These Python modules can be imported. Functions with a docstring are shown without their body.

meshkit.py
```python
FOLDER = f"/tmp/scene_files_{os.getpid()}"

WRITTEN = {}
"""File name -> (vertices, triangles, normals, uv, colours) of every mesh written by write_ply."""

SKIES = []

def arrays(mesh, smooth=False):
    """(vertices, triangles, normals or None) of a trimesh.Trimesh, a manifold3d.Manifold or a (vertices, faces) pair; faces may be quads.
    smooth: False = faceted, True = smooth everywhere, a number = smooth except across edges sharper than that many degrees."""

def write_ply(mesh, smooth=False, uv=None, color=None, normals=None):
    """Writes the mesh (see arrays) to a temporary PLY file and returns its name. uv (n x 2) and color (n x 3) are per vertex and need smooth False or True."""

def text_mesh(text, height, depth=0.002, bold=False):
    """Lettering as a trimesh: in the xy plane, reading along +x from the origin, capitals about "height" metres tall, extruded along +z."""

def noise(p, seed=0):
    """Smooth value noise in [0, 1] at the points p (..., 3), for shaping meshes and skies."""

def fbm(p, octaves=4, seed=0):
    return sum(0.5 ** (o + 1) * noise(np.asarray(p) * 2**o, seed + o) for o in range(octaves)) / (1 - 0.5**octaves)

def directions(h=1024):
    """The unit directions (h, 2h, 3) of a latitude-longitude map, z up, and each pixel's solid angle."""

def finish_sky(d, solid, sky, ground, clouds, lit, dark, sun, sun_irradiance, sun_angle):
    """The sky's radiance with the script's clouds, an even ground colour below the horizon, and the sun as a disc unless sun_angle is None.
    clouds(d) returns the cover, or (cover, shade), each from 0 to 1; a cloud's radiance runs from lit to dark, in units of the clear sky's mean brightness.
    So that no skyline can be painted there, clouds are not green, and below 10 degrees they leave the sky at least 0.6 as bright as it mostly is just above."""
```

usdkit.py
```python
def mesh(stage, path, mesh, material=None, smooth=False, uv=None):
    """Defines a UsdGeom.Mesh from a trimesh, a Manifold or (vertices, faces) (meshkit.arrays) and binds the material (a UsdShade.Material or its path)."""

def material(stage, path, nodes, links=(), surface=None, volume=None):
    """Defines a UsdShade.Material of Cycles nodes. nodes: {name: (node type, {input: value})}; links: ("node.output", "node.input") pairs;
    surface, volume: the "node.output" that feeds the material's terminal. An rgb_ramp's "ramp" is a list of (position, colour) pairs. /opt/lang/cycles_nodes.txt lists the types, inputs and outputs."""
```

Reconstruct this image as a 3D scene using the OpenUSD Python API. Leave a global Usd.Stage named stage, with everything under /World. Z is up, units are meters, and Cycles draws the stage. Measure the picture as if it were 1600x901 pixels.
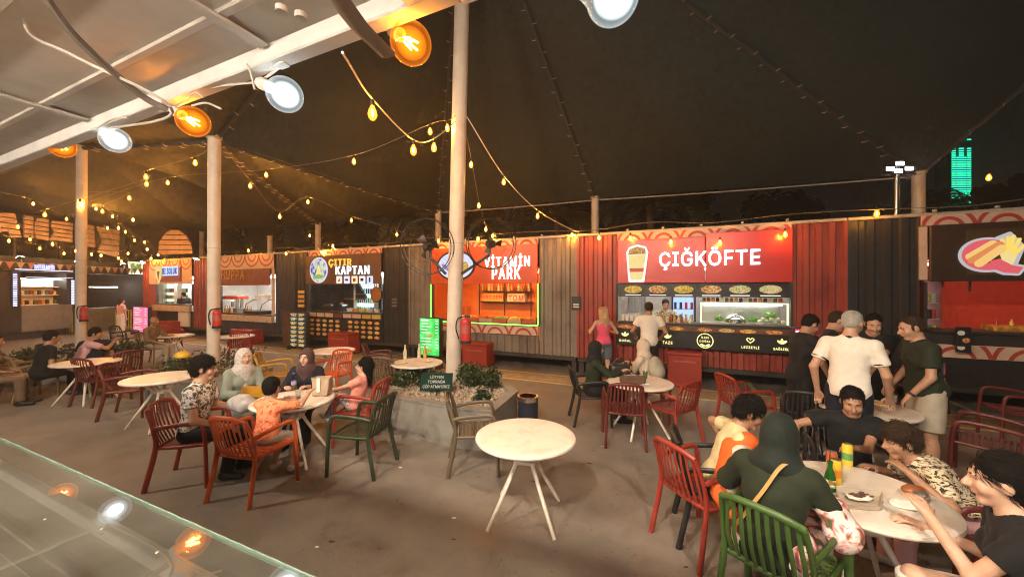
import math, random, glob
import numpy as np, trimesh, usdkit, meshkit
from pxr import Usd, UsdGeom, UsdLux, UsdShade, Sdf, Gf, Vt
from shapely.geometry import Polygon, Point, LineString, box as sbox
from shapely import affinity

stage = Usd.Stage.CreateInMemory()
UsdGeom.SetStageUpAxis(stage, 'Z'); UsdGeom.SetStageMetersPerUnit(stage, 1.0)
UsdGeom.Xform.Define(stage, '/World'); UsdGeom.Scope.Define(stage, '/World/Looks')
stage.SetDefaultPrim(stage.GetPrimAtPath('/World'))
R0 = random.Random(7); NR = np.random.default_rng(11)

# ------------------------------------------------------------------ camera, sky, exposure
CAMH, FPX, CX, CY = 2.05, 578.0, 800.0, 450.5
cam = UsdGeom.Camera.Define(stage, '/World/camera')
cam.CreateHorizontalApertureAttr(36.0); cam.CreateVerticalApertureAttr(36.0*576/1024)
cam.CreateFocalLengthAttr(36.0*FPX/1600); cam.CreateClippingRangeAttr(Gf.Vec2f(0.02, 600))
cam.AddTranslateOp().Set(Gf.Vec3d(0, 0, CAMH)); cam.AddRotateXOp().Set(90.0)
cam.CreateExposureAttr(0.0)
SUN_EL, SUN_ROT = math.radians(1.0), math.radians(200)
usdkit.material(stage, '/World/Looks/night_sky', {
    'sky': ('sky_texture', {'sky_type': 'single_scattering', 'sun_disc': False, 'sun_elevation': SUN_EL, 'sun_rotation': SUN_ROT}),
    'glow': ('mix', {'mix_type': 'mix', 'fac': 0.9, 'color2': (1.0, 0.72, 0.62)}),
    'bg': ('background_shader', {'strength': 0.0065})},
    [('sky.color', 'glow.color1'), ('glow.color', 'bg.color')], surface='bg.background')
dome = UsdLux.DomeLight.Define(stage, '/World/sky')
UsdShade.MaterialBindingAPI.Apply(dome.GetPrim()).Bind(UsdShade.Material.Get(stage, '/World/Looks/night_sky'))
moon = UsdLux.DistantLight.Define(stage, '/World/moon')
moon.CreateNormalizeAttr(True); moon.CreateIntensityAttr(0.004); moon.CreateAngleAttr(0.5); moon.CreateColorAttr(Gf.Vec3f(1, .93, .85))
moon.AddRotateXYZOp().Set(Gf.Vec3f(50, 0, 200))

# ------------------------------------------------------------------ helpers: pixel rays of the photograph -> places in the world
def W(px, py, Y): return np.array([(px-CX)/FPX*Y, Y, CAMH-(py-CY)/FPX*Y])
def WZ(px, py, z): return W(px, py, (CAMH-z)*FPX/(py-CY))
FO, FU, FN = np.array([2.3785, 8.5924, 0]), np.array([.91294, -.4081, 0]), np.array([-.4081, -.91294, 0])
UP = np.array([0, 0, 1.0])
def F(px, py, n=0.0):                    # (s, z) of a pixel on the stall front, n metres before it
    r = np.array([(px-CX)/FPX, 1.0, (CY-py)/FPX]); c = np.array([0, 0, CAMH])
    o = FO+FN*n; t = ((o-c)@FN)/(r@FN); p = c+r*t
    return float((p-FO)@FU), float(p[2])
def fw(s, z, n): return FO+FU*s+FN*n+UP*z
FM = np.eye(4); FM[:3, 0], FM[:3, 1], FM[:3, 2], FM[:3, 3] = FU, UP, FN, FO
def onface(m):                           # mesh in (s, z, n) -> world
    m = m.copy(); m.apply_transform(FM); return m

COUNT = {}
def numbered(parent, name):
    k = COUNT.get((parent, name), 0); COUNT[(parent, name)] = k+1
    return f'{parent}/{name}' if k == 0 else f'{parent}/{name}_{k:03d}'
class Thing:
    def __init__(s, path, base, rz): s.path, s.base, s.rz = path, np.array(base, float), rz
    def local(s, v):
        c, q = math.cos(-s.rz), math.sin(-s.rz); v = np.asarray(v, float)-s.base
        return np.stack([v[:, 0]*c-v[:, 1]*q, v[:, 0]*q+v[:, 1]*c, v[:, 2]], 1)
def tags(prim, label=None, cat=None, group=None, kind=None):
    for k, v in (('label', label), ('category', cat), ('group', group), ('kind', kind)):
        if v: prim.SetCustomDataByKey(k, v)
def thing(name, label, cat, base=(0, 0, 0), rz=0.0, group=None, kind=None):
    p = numbered('/World', name); x = UsdGeom.Xform.Define(stage, p)
    x.AddTranslateOp().Set(Gf.Vec3d(*map(float, base))); x.AddRotateZOp().Set(math.degrees(rz))
    tags(x.GetPrim(), label, cat, group, kind); return Thing(p, base, rz)
def dup(t, base, rz, label, cat, group=None):
    name = t.path.split('/')[-1]; name = name[:-4] if name[-3:].isdigit() and name[-4:-3] == '_' else name
    n = thing(name, label, cat, base, rz, group); q = stage.GetPrimAtPath(n.path)
    q.GetReferences().AddInternalReference(t.path); q.SetInstanceable(True); return n
MATS = {}
def part(t, name, mesh, mat, smooth=False, label=None, local=False, kind=None, parent=None):
    """A mesh under a thing (world coordinates unless local); parent: the path of a part it belongs to."""
    p = numbered(parent or t.path, name)
    v, f, n = meshkit.arrays(mesh, smooth)
    if not local: 
        v = t.local(v)
        if n is not None:
            c, q = math.cos(-t.rz), math.sin(-t.rz); n = np.stack([n[:, 0]*c-n[:, 1]*q, n[:, 0]*q+n[:, 1]*c, n[:, 2]], 1)
    m = UsdGeom.Mesh.Define(stage, p)
    m.CreatePointsAttr(Vt.Vec3fArray.FromNumpy(v.astype(np.float32)))
    m.CreateFaceVertexCountsAttr(Vt.IntArray.FromNumpy(np.full(len(f), 3, np.int32)))
    m.CreateFaceVertexIndicesAttr(Vt.IntArray.FromNumpy(f.astype(np.int32).ravel()))
    m.CreateSubdivisionSchemeAttr('none')
    if n is not None:
        m.CreateNormalsAttr(Vt.Vec3fArray.FromNumpy(n.astype(np.float32))); m.SetNormalsInterpolation('vertex')
    UsdShade.MaterialBindingAPI.Apply(m.GetPrim()).Bind(mat)
    tags(m.GetPrim(), label, None, None, kind); return p
def solo(name, mesh, mat, label=None, cat=None, smooth=False, group=None, kind=None):
    p = numbered('/World', name); m = usdkit.mesh(stage, p, mesh, mat, smooth); tags(m.GetPrim(), label, cat, group, kind); return p

# ------------------------------------------------------------------ materials
def mat(name, col, rough=.5, var=.15, scale=6, metal=0., bump=0., bscale=60, spec=.5, coat=0., dark=None, trans=0., sheen=0., rvar=0., sss=0.):
    if name in MATS: return MATS[name]
    c = np.array(col, float); c2 = np.array(dark if dark is not None else c*(1-var), float); c1 = np.minimum(c*(1+var*.6), 1)
    n = {'tc': ('texture_coordinate', {}), 'nz': ('noise_texture', {'scale': scale, 'detail': 5, 'roughness': .62}),
         'rp': ('rgb_ramp', {'ramp': [(0.3, tuple(c2)), (0.52, tuple(c)), (0.72, tuple(c1))]}),
         'p': ('principled_bsdf', {'roughness': rough, 'metallic': metal, 'specular_ior_level': spec, 'coat_weight': coat, 'transmission_weight': trans, 'sheen_weight': sheen, 'subsurface_weight': sss, 'subsurface_scale': .01})}
    l = [('tc.object', 'nz.vector'), ('nz.fac', 'rp.fac'), ('rp.color', 'p.base_color')]
    if rvar:
        n['rr'] = ('rgb_ramp', {'ramp': [(.35, (rough-rvar,)*3), (.65, (rough+rvar,)*3)]}); l += [('nz.fac', 'rr.fac'), ('rr.color', 'p.roughness')]
    if bump:
        n['bz'] = ('noise_texture', {'scale': bscale, 'detail': 4}); n['b'] = ('bump', {'strength': bump, 'distance': .004})
        l += [('tc.object', 'bz.vector'), ('bz.fac', 'b.height'), ('b.normal', 'p.normal')]
    MATS[name] = usdkit.material(stage, '/World/Looks/'+name, n, l, surface='p.BSDF'); return MATS[name]
def emit(name, col, strength):
    if name not in MATS:
        MATS[name] = usdkit.material(stage, '/World/Looks/'+name, {'e': ('emission', {'color': col, 'strength': strength})}, [], surface='e.emission')
    return MATS[name]
def spots(name, stops, scale=18, rough=.7, kind='noise', distort=0., strength=None, stretch=(1, 1, 1)):
    """Printed pattern: a colour ramp over noise or voronoi; strength: a lit print."""
    if name in MATS: return MATS[name]
    n = {'tc': ('texture_coordinate', {}), 'mp': ('mapping', {'scale': stretch}), 'rp': ('rgb_ramp', {'ramp': stops, 'interpolate': True})}
    if kind == 'noise': n['nz'] = ('noise_texture', {'scale': scale, 'detail': 2, 'distortion': distort}); o = 'nz.fac'
    else: n['nz'] = ('voronoi_texture', {'scale': scale}); o = 'nz.distance'
    l = [('tc.object', 'mp.vector'), ('mp.vector', 'nz.vector'), (o, 'rp.fac')]
    if strength is None: n['p'] = ('principled_bsdf', {'roughness': rough, 'sheen_weight': 0}); l.append(('rp.color', 'p.base_color')); s = 'p.BSDF'
    else: n['p'] = ('emission', {'strength': strength}); l.append(('rp.color', 'p.color')); s = 'p.emission'
    MATS[name] = usdkit.material(stage, '/World/Looks/'+name, n, l, surface=s); return MATS[name]
def pane(name, tint=(1, 1, 1), rough=.02, ior=1.45):
    if name not in MATS:
        MATS[name] = usdkit.material(stage, '/World/Looks/'+name, {'ge': ('geometry', {}), 'iv': ('math', {'math_type': 'subtract', 'value1': 1.0}), 'mu': ('math', {'math_type': 'multiply'}), 'f': ('fresnel', {'IOR': ior}), 't': ('transparent_bsdf', {'color': tint}),
            'g': ('glossy_bsdf', {'roughness': rough, 'color': (1, 1, 1)}), 'm': ('mix_closure', {})},
            [('ge.backfacing', 'iv.value2'), ('f.fac', 'mu.value1'), ('iv.value', 'mu.value2'), ('mu.value', 'm.fac'), ('t.BSDF', 'm.closure1'), ('g.BSDF', 'm.closure2')], surface='m.closure')
    return MATS[name]

# ------------------------------------------------------------------ mesh helpers
cat = trimesh.util.concatenate
def bx(x0, x1, y0, y1, z0, z1):
    m = trimesh.creation.box([x1-x0, y1-y0, z1-z0]); m.apply_translation([(x0+x1)/2, (y0+y1)/2, (z0+z1)/2]); return m
def cbx(x0, x1, y0, y1, z0, z1, c=.006):          # box with chamfered upright and level edges: hull of three boxes
    v = []
    for a, b, d in ((c, c, 0), (c, 0, c), (0, c, c)):
        for x in (x0+a, x1-a):
            for y in (y0+b, y1-b):
                for z in (z0+d, z1-d): v.append((x, y, z))
    return trimesh.convex.convex_hull(np.array(v))
def fbox(s0, s1, z0, z1, n0, n1, c=0): return onface(cbx(s0, s1, z0, z1, n0, n1, c) if c else bx(s0, s1, z0, z1, n0, n1))
def frames(p):
    t = np.gradient(p, axis=0); t /= np.linalg.norm(t, axis=1, keepdims=True)+1e-12
    a = np.cross(t[0], [0, 0, 1.0]); a = a if np.linalg.norm(a) > .05 else np.cross(t[0], [1.0, 0, 0]); a /= np.linalg.norm(a)
    A = []
    for k in range(len(p)):
        a = a-t[k]*(a@t[k]); a /= np.linalg.norm(a)+1e-12; A.append(a)
    A = np.array(A); return t, A, np.cross(t, A)
def tube(points, r, sides=8, ry=None, closed=True):
    p = np.asarray(points, float); r = np.broadcast_to(r, (len(p),)); ry = r if ry is None else np.broadcast_to(ry, (len(p),))
    t, A, B = frames(p); an = np.arange(sides)*2*math.pi/sides
    v = p[:, None]+r[:, None, None]*np.cos(an)[None, :, None]*A[:, None]+ry[:, None, None]*np.sin(an)[None, :, None]*B[:, None]
    f = []
    for i in range(len(p)-1):
        for j in range(sides):
            k = (j+1) % sides; f += [(i*sides+j, i*sides+k, (i+1)*sides+k), (i*sides+j, (i+1)*sides+k, (i+1)*sides+j)]
    v = v.reshape(-1, 3)
    if closed:
        v = np.vstack([v, p[0], p[-1]]); a, b, l = len(v)-2, len(v)-1, (len(p)-1)*sides
        for j in range(sides): k = (j+1) % sides; f += [(a, k, j), (b, l+j, l+k)]
    return trimesh.Trimesh(v, f, process=False)
def curve(pts, n=10):                             # Catmull-Rom through points
    p = np.asarray(pts, float); q = np.vstack([2*p[0]-p[1], p, 2*p[-1]-p[-2]]); o = []
    for i in range(1, len(q)-2):
        for t in np.linspace(0, 1, n, endpoint=False):
            a, b, c, d = q[i-1:i+3]
            o.append(.5*((2*b)+(-a+c)*t+(2*a-5*b+4*c-d)*t*t+(-a+3*b-3*c+d)*t**3))
    return np.array(o+[p[-1]])
def lathe(profile, n=24, at=(0, 0, 0)):
    m = trimesh.creation.revolve(np.array(profile, float), sections=n); m.apply_translation(at); return m
def prism(poly, h0, h1):
    gs = getattr(poly, 'geoms', [poly]); m = cat([trimesh.creation.extrude_polygon(g, h1-h0, engine='earcut') for g in gs if g.area > 1e-7]); m.apply_translation([0, 0, h0]); return m
def ball(c, r, sub=2, sc=(1, 1, 1)):
    m = trimesh.creation.icosphere(sub, 1.0); m.apply_scale(np.array(sc)*r); m.apply_translation(c); return m
def sag(a, b, drop, n=14):
    a, b = np.asarray(a, float), np.asarray(b, float); t = np.linspace(0, 1, n)[:, None]
    return a+(b-a)*t-UP*drop*4*t*(1-t)
FONT = None
def letters(text, height, depth=.03, bold=True, gap=0.):
    """Per-character meshes in the xy plane, laid out along x: (char, mesh) pairs and the total width."""
    global FONT
    from PIL import ImageFont
    FONT = FONT or ImageFont.truetype(glob.glob('/opt/blender-*/*/datafiles/fonts/Inter.woff2')[0], 96)
    x, out = 0., []; s = height/70.0
    for ch in text:
        if ch != ' ':
            m = meshkit.text_mesh(ch, height, depth, bold=bold); m.apply_translation([x+FONT.getbbox(ch, anchor='ls')[0]*s, 0, 0]); out.append((ch, m))
        x += FONT.getlength(ch)*s+gap
    return out, x
def fit(ms, s0, s1, z0, z1, n, zheight=None):
    """Scales letter meshes into the box s0..s1, z0..z1 of the stall front and lifts them to n."""
    b = np.array([m.bounds for m in ms]); lo, hi = b[:, 0].min(0), b[:, 1].max(0); out = []
    for m in ms:
        m = m.copy(); m.vertices[:, 0] = s0+(m.vertices[:, 0]-lo[0])*(s1-s0)/(hi[0]-lo[0]); m.vertices[:, 1] = z0+(m.vertices[:, 1]-lo[1])*(z1-z0)/(hi[1]-lo[1]); m.vertices[:, 2] += n
        out.append(m)
    return out

# ------------------------------------------------------------------ people: distance fields turned into one smooth surface
def vec(*a): return np.array(a, float)
def unit(v): return v/(np.linalg.norm(v)+1e-12)
def smin(a, b, k):
    h = np.clip(.5+.5*(b-a)/k, 0, 1); return b+(a-b)*h-k*h*(1-h)
def cone(a, b, ra, rb=None, k=.02, flat=False): return dict(t='c', a=np.array(a, float), b=np.array(b, float), ra=ra, rb=ra if rb is None else rb, k=k, flat=flat)
def ell(c, M, r, k=.03): return dict(t='e', c=np.array(c, float), M=np.array(M, float), r=np.array(r, float), k=k)
def pbounds(p):
    if p['t'] == 'c':
        r = max(p['ra'], p['rb']); return np.minimum(p['a'], p['b'])-r, np.maximum(p['a'], p['b'])+r
    e = np.sqrt(((p['M'].T*p['r'])**2).sum(1)); return p['c']-e, p['c']+e
def pdist(p, X):
    if p['t'] == 'c':
        d = p['b']-p['a']; l2 = d@d+1e-12; q = X-p['a']; t = (q@d)/l2; tc = np.clip(t, 0, 1)
        r = np.linalg.norm(q-tc[..., None]*d, axis=-1)-(p['ra']+(p['rb']-p['ra'])*tc)
        return np.maximum(r, (t-1)*math.sqrt(l2)) if p['flat'] else r
    q = (X-p['c'])@p['M'].T; k0 = np.linalg.norm(q/p['r'], axis=-1); k1 = np.linalg.norm(q/p['r']**2, axis=-1)
    return k0*(k0-1)/(k1+1e-9)
def relax(m, n=3, lam=.5):
    e = np.unique(np.sort(np.vstack([m.faces[:, [0, 1]], m.faces[:, [1, 2]], m.faces[:, [2, 0]]]), 1), axis=0); v = np.array(m.vertices); N = len(v)
    c = np.bincount(e.ravel(), minlength=N).astype(float)
    for i in range(n):
        s_ = np.stack([np.bincount(e[:, 0], v[e[:, 1], k], N)+np.bincount(e[:, 1], v[e[:, 0], k], N) for k in range(3)], 1)/np.maximum(c, 1)[:, None]; v = v+(s_-v)*lam
    return trimesh.Trimesh(v, m.faces, process=False)
def field(add, res, cut=(), planes=(), inflate=0.):
    """Smooth union of prims, minus cut, kept where (x-p).n < 0 for every plane; returns a surface-net mesh."""
    B = [pbounds(p) for p in add]; pad = .03+inflate
    lo = np.min([b[0] for b in B], 0)-pad; hi = np.max([b[1] for b in B], 0)+pad
    n = np.ceil((hi-lo)/res).astype(int)+1; D = np.full(n, .25, np.float32)
    def sl(p, m):
        a, b = pbounds(p); i0 = np.clip(np.floor((a-m-lo)/res).astype(int), 0, n); i1 = np.clip(np.ceil((b+m-lo)/res).astype(int)+1, 0, n)
        s = tuple(slice(x, y) for x, y in zip(i0, i1))
        return s, np.stack(np.meshgrid(*[lo[k]+res*np.arange(i0[k], i1[k]) for k in range(3)], indexing='ij'), -1)
    for p in add:
        s, X = sl(p, .05+inflate+p['k'])
        if X.size: D[s] = smin(D[s], pdist(p, X).astype(np.float32)-inflate, p['k'])
    for p in cut:
        s, X = sl(p, .03)
        if X.size: D[s] = -smin(-D[s], pdist(p, X).astype(np.float32), p['k'])
    if planes:
        X = np.stack(np.meshgrid(*[lo[k]+res*np.arange(n[k]) for k in range(3)], indexing='ij'), -1)
        for q, m in planes: D = np.maximum(D, ((X-q)@unit(m)).astype(np.float32))
    return nets(D, lo, res)
def nets(D, lo, res):
    S = D < 0; c = np.zeros(np.array(S.shape)-1, np.int8); O = [(x, y, z) for x in (0, 1) for y in (0, 1) for z in (0, 1)]
    sh = c.shape
    for o in O: c += S[o[0]:o[0]+sh[0], o[1]:o[1]+sh[1], o[2]:o[2]+sh[2]]
    I = np.argwhere((c > 0) & (c < 8)); ix = np.full(sh, -1, np.int64); ix[tuple(I.T)] = np.arange(len(I))
    V = {o: D[I[:, 0]+o[0], I[:, 1]+o[1], I[:, 2]+o[2]] for o in O}; acc = np.zeros((len(I), 3)); num = np.zeros(len(I))
    for a in O:
        for k in range(3):
            if a[k] == 0:
                b = list(a); b[k] = 1; b = tuple(b); m = (V[a] < 0) != (V[b] < 0)
                t = np.where(m, V[a]/(V[a]-V[b]+1e-12), 0); p = np.tile(np.array(a, float), (len(I), 1)); p[:, k] += t; acc[m] += p[m]; num[m] += 1
    v = lo+res*(I+acc/np.maximum(num, 1)[:, None]); F_ = []
    for k in range(3):
        u, w = (k+1) % 3, (k+2) % 3
        s0 = [slice(1, -1)]*3; s1 = [slice(1, -1)]*3; s0[k] = slice(0, -1); s1[k] = slice(1, None)
        A, B = S[tuple(s0)], S[tuple(s1)]; E_ = np.argwhere(A != B); ins = A[tuple(E_.T)]
        E_[:, u] += 1; E_[:, w] += 1
        def at(du, dw): J = E_.copy(); J[:, u] += du; J[:, w] += dw; return ix[tuple(J.T)]
        q = np.stack([at(-1, -1), at(0, -1), at(0, 0), at(-1, 0)], 1); q[~ins] = q[~ins][:, ::-1]; F_.append(q)
    q = np.vstack(F_); f = np.vstack([q[:, [0, 1, 2]], q[:, [0, 2, 3]]])
    return trimesh.Trimesh(v, f, process=False)
def folds(m, amp=.006, freq=9., seed=0, stretch=(1, 1, .6)):
    m = relax(m)
    n = m.vertex_normals; d = meshkit.fbm(m.vertices*freq*np.array(stretch), 2, seed)-.5; m = m.copy(); m.vertices = m.vertices+n*(d*2*amp)[:, None]; return m

SKIN = lambda k: mat(f'skin_{k}', {'light': (.55, .33, .23), 'warm': (.46, .26, .17), 'tan': (.36, .19, .115), 'brown': (.2, .1, .06)}[k], .48, .1, 14, bump=.12, bscale=220, sss=.08)
EYEW, IRIS = mat('eye_white', (.75, .73, .7), .2, 0), mat('iris', (.03, .018, .012), .15, 0)
LIP = mat('lip', (.42, .18, .145), .45, .05)
def ik(S, T, l1, l2, hint):
    d = T-S; L = np.linalg.norm(d)
    if L > (l1+l2)*.998: T = S+d/L*(l1+l2)*.998; d = T-S; L = np.linalg.norm(d)
    e = d/L; a = (l1*l1-l2*l2+L*L)/(2*L); h = math.sqrt(max(l1*l1-a*a, 0)); q = hint-e*(hint@e); return S+e*a+unit(q)*h, T
def person(label, at, yaw, H=1.72, hipz=.93, lean=0., side=0., twist=0., hand=(None, None), elbow=(None, None), foot=(None, None), head=(0, 0, 0), female=False,
           build=1., skin='warm', hair='short', haircol='hair_black', hijab=None, shirt='white', sleeve=.45, hem=-.08, pants='black', pantlen=1.0, shoes='black', dress=False, res=.011, eyes=True, group=None, extra=None,
           curl=.7, trim=None, strap=False, hunch=0., knee=None):
    """at: (x, y) under the hips; yaw: the way the person faces, radians from +x; hands and feet in the person's frame (right, forward, height)."""
    s = H/1.72; Fw, U = vec(math.cos(yaw), math.sin(yaw), 0), UP; Rt = np.cross(Fw, U); P0 = vec(at[0], at[1], 0)
    if hipz < .8: sit = True
    else: sit = False; hipz = hipz*s
    loc = lambda q: P0+Rt*q[0]+Fw*q[1]+U*q[2]
    P = P0+U*hipz
    S = unit(U*math.cos(lean)+Fw*math.sin(lean)+Rt*side); S2 = unit(S+Fw*hunch-U*hunch*.3)
    Rc = unit(Rt*math.cos(twist)+Fw*math.sin(twist)); Rc = unit(Rc-S*(Rc@S)); Fc = np.cross(S, Rc)*1.0; Fc = -np.cross(Rc, S) if Fc@Fw < 0 else Fc
    B = build; fm = .93 if female else 1.
    chest = P+S*.33*s; nb = P+S*.30*s+S2*.20*s; waist = P+S*.16*s; shc = P+S*.30*s+S2*.155*s
    M = np.array([Rc, Fc, S])
    sw = .178*s*fm*(.9+.1*B)
    sh = [shc-Rc*sw, shc+Rc*sw]
    hy, hp, hr = head; Hf = unit(Fw*math.cos(hy)-Rt*math.sin(hy)); Hr = np.cross(Hf, U); Hf = unit(Hf*math.cos(hp)+U*math.sin(hp)); Hu = np.cross(Hr, Hf); Hr, Hu = Hr*math.cos(hr)+Hu*math.sin(hr), Hu*math.cos(hr)-Hr*math.sin(hr)
    hs = s**.45
    if H < 1.4: hs = .9
    nt = nb+(S2*.5+Hu*.5)*.055*s; hc = nt+Hu*.105*hs+Hf*.018
    Mh = np.array([Hr, Hf, Hu]); hl = lambda r, f, u: hc+(Hr*r+Hf*f+Hu*u)*hs
    # limbs
    ua, fa, th, shn = .285*s, .25*s, .43*s, .415*s
    arms = []
    for i, sg in ((0, -1), (1, 1)):
        t = loc(hand[i]) if hand[i] is not None else (loc((sg*.13, .27*s, hipz+.13)) if sit else P+Rc*sg*.255*s*(.9+.1*B)+Fw*.06*s-U*.09*s)
        h = elbow[i]; h = (Rt*h[0]+Fw*h[1]+U*h[2]) if h is not None else (Rt*sg*.55-Fw*.7-U*.5)
        e, w = ik(sh[i], t, ua, fa, h); arms.append((sh[i], e, w))
    legs = []
    for i, sg in ((0, -1), (1, 1)):
        hj = P+Rt*sg*.088*s
        t = loc(foot[i]) if foot[i] is not None else (loc((sg*.1, .44*s, .075*s)) if sit else loc((sg*.11*s, -.02, .075*s)))
        kh = knee if knee is not None else (Fw+U*.8 if sit else Fw)
        kn, an = ik(hj, t, th, shn, kh); legs.append((hj, kn, an))
    bw = .155*fm*s*B
    hw = 1.05 if female else .93
    torso = [ell(P+S*.02, M, (bw*hw, .112*s*B, .12*s), .04), ell(waist, M, (bw*(.80 if female else .93), .095*s*B, .15*s), .05), ell(chest, M, (bw*1.03, .108*s*B, .165*s), .05),
             cone(sh[0]-S*.01, sh[1]-S*.01, .052*s*B, k=.05)]
    if female and H > 1.4: torso += [ell(chest+Fc*.085*s+Rc*.065*sg*s+S*.0, M, (.062*s, .055*s, .06*s), .03) for sg in (-1, 1)]
    neck = [cone(nb-S*.02, nt+Hu*.05*hs-Hf*.01, .056*s*fm, .05*hs, .03), cone(shc+Rc*.1*s, nb+Hu*.02, .035*s, .04*s, .05), cone(shc-Rc*.1*s, nb+Hu*.02, .035*s, .04*s, .05)]
    armp, legp = [], []
    for i, (a, e, w) in enumerate(arms):
        armp += [cone(a, e, .046*s*B*fm, .037*s*fm, .02), cone(e, w, .038*s*fm*B**.5, .025*s, .015)]
    for a, k_, n_ in legs:
        legp += [cone(a, k_, .08*s*B, .053*s, .03), cone(k_, n_, .052*s, .034*s, .02), ell((k_*.62+n_*.38)-unit(np.cross(np.cross(n_-k_, Fw), n_-k_))*-.015*0, np.eye(3), (.048*s, .05*s, .1*s), .04)]
    headp = [ell(hl(0, -.008, .03), Mh, np.array((.074, .094, .091))*hs, .02), ell(hl(0, .022, -.042), Mh, np.array((.056, .068, .075))*hs, .03), cone(hl(-.012, .07, -.098), hl(.012, .07, -.098), .02*hs, k=.02),
             cone(hl(0, .092, .02), hl(0, .117, -.02), .009*hs, .0135*hs, .012), cone(hl(0, .112, -.024), hl(0, .1, -.026), .0135*hs, .016*hs, .01), cone(hl(-.034, .084, .032), hl(.034, .084, .032), .011*hs, k=.015),
             cone(hl(-.036, .064, -.022), hl(-.036, .06, -.03), .028*hs, k=.02), cone(hl(.036, .064, -.022), hl(.036, .06, -.03), .028*hs, k=.02), cone(hl(-.016, .092, -.055), hl(.016, .092, -.055), .0095*hs, k=.012)]
    headp += [ell(hl(sg*.077, -.006, -.002), Mh, np.array((.011, .021, .032))*hs, .008) for sg in (-1, 1)]
    sock = [ell(hl(sg*.031, .104, .012), Mh, np.array((.019, .016, .012))*hs, .012) for sg in (-1, 1)]
    handp = []
    for i, (a, e, w) in enumerate(arms):
        sg = (-1, 1)[i]; d = unit(w-e); pn = -Rc*sg if (not sit and hand[i] is None) else -U; pn = unit(pn-d*(pn@d)); ac = np.cross(pn, d)*sg   # ac: towards the little finger or thumb side
        if ac@(Rt*sg) > 0: th_side = -ac
        else: th_side = ac
        q = s**.6; kn_ = w+d*.085*q
        handp += [cone(w, kn_+ac*.026*q, .019*q, .0125*q, .012), cone(w, kn_-ac*.026*q, .019*q, .0125*q, .012), cone(w, kn_, .019*q, .0135*q, .012)]
        for j, (o, L) in enumerate(((-.029, .062), (-.0098, .074), (.0098, .078), (.029, .068))):
            o2 = o*(-1 if (th_side@ac) < 0 else 1); b = kn_+ac*o2*q*1.02; dd = d; 
            for seg, lf in enumerate((.42, .33, .25)):
                an_ = curl*(.35+.4*seg)+.06*j; d2 = unit(dd*math.cos(an_)+pn*math.sin(an_)) if seg else unit(d*math.cos(curl*.35)+pn*math.sin(curl*.35)); e2 = b+d2*L*lf*q*1.12
                handp.append(cone(b, e2, (.0092-.0009*seg)*q, (.0085-.0009*seg)*q, .003)); b = e2; dd = d2 if seg == 0 else dd
        tb = w+d*.03*q+th_side*.018*q; t1 = tb+unit(th_side*.75+d*.6+pn*.3)*.042*q; t2 = t1+unit(d*.85+th_side*.2+pn*.4)*.03*q
        handp += [cone(tb, t1, .0135*q, .0105*q, .008), cone(t1, t2, .0105*q, .008*q, .004)]
    footp, shoep = [], [[], []]
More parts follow.
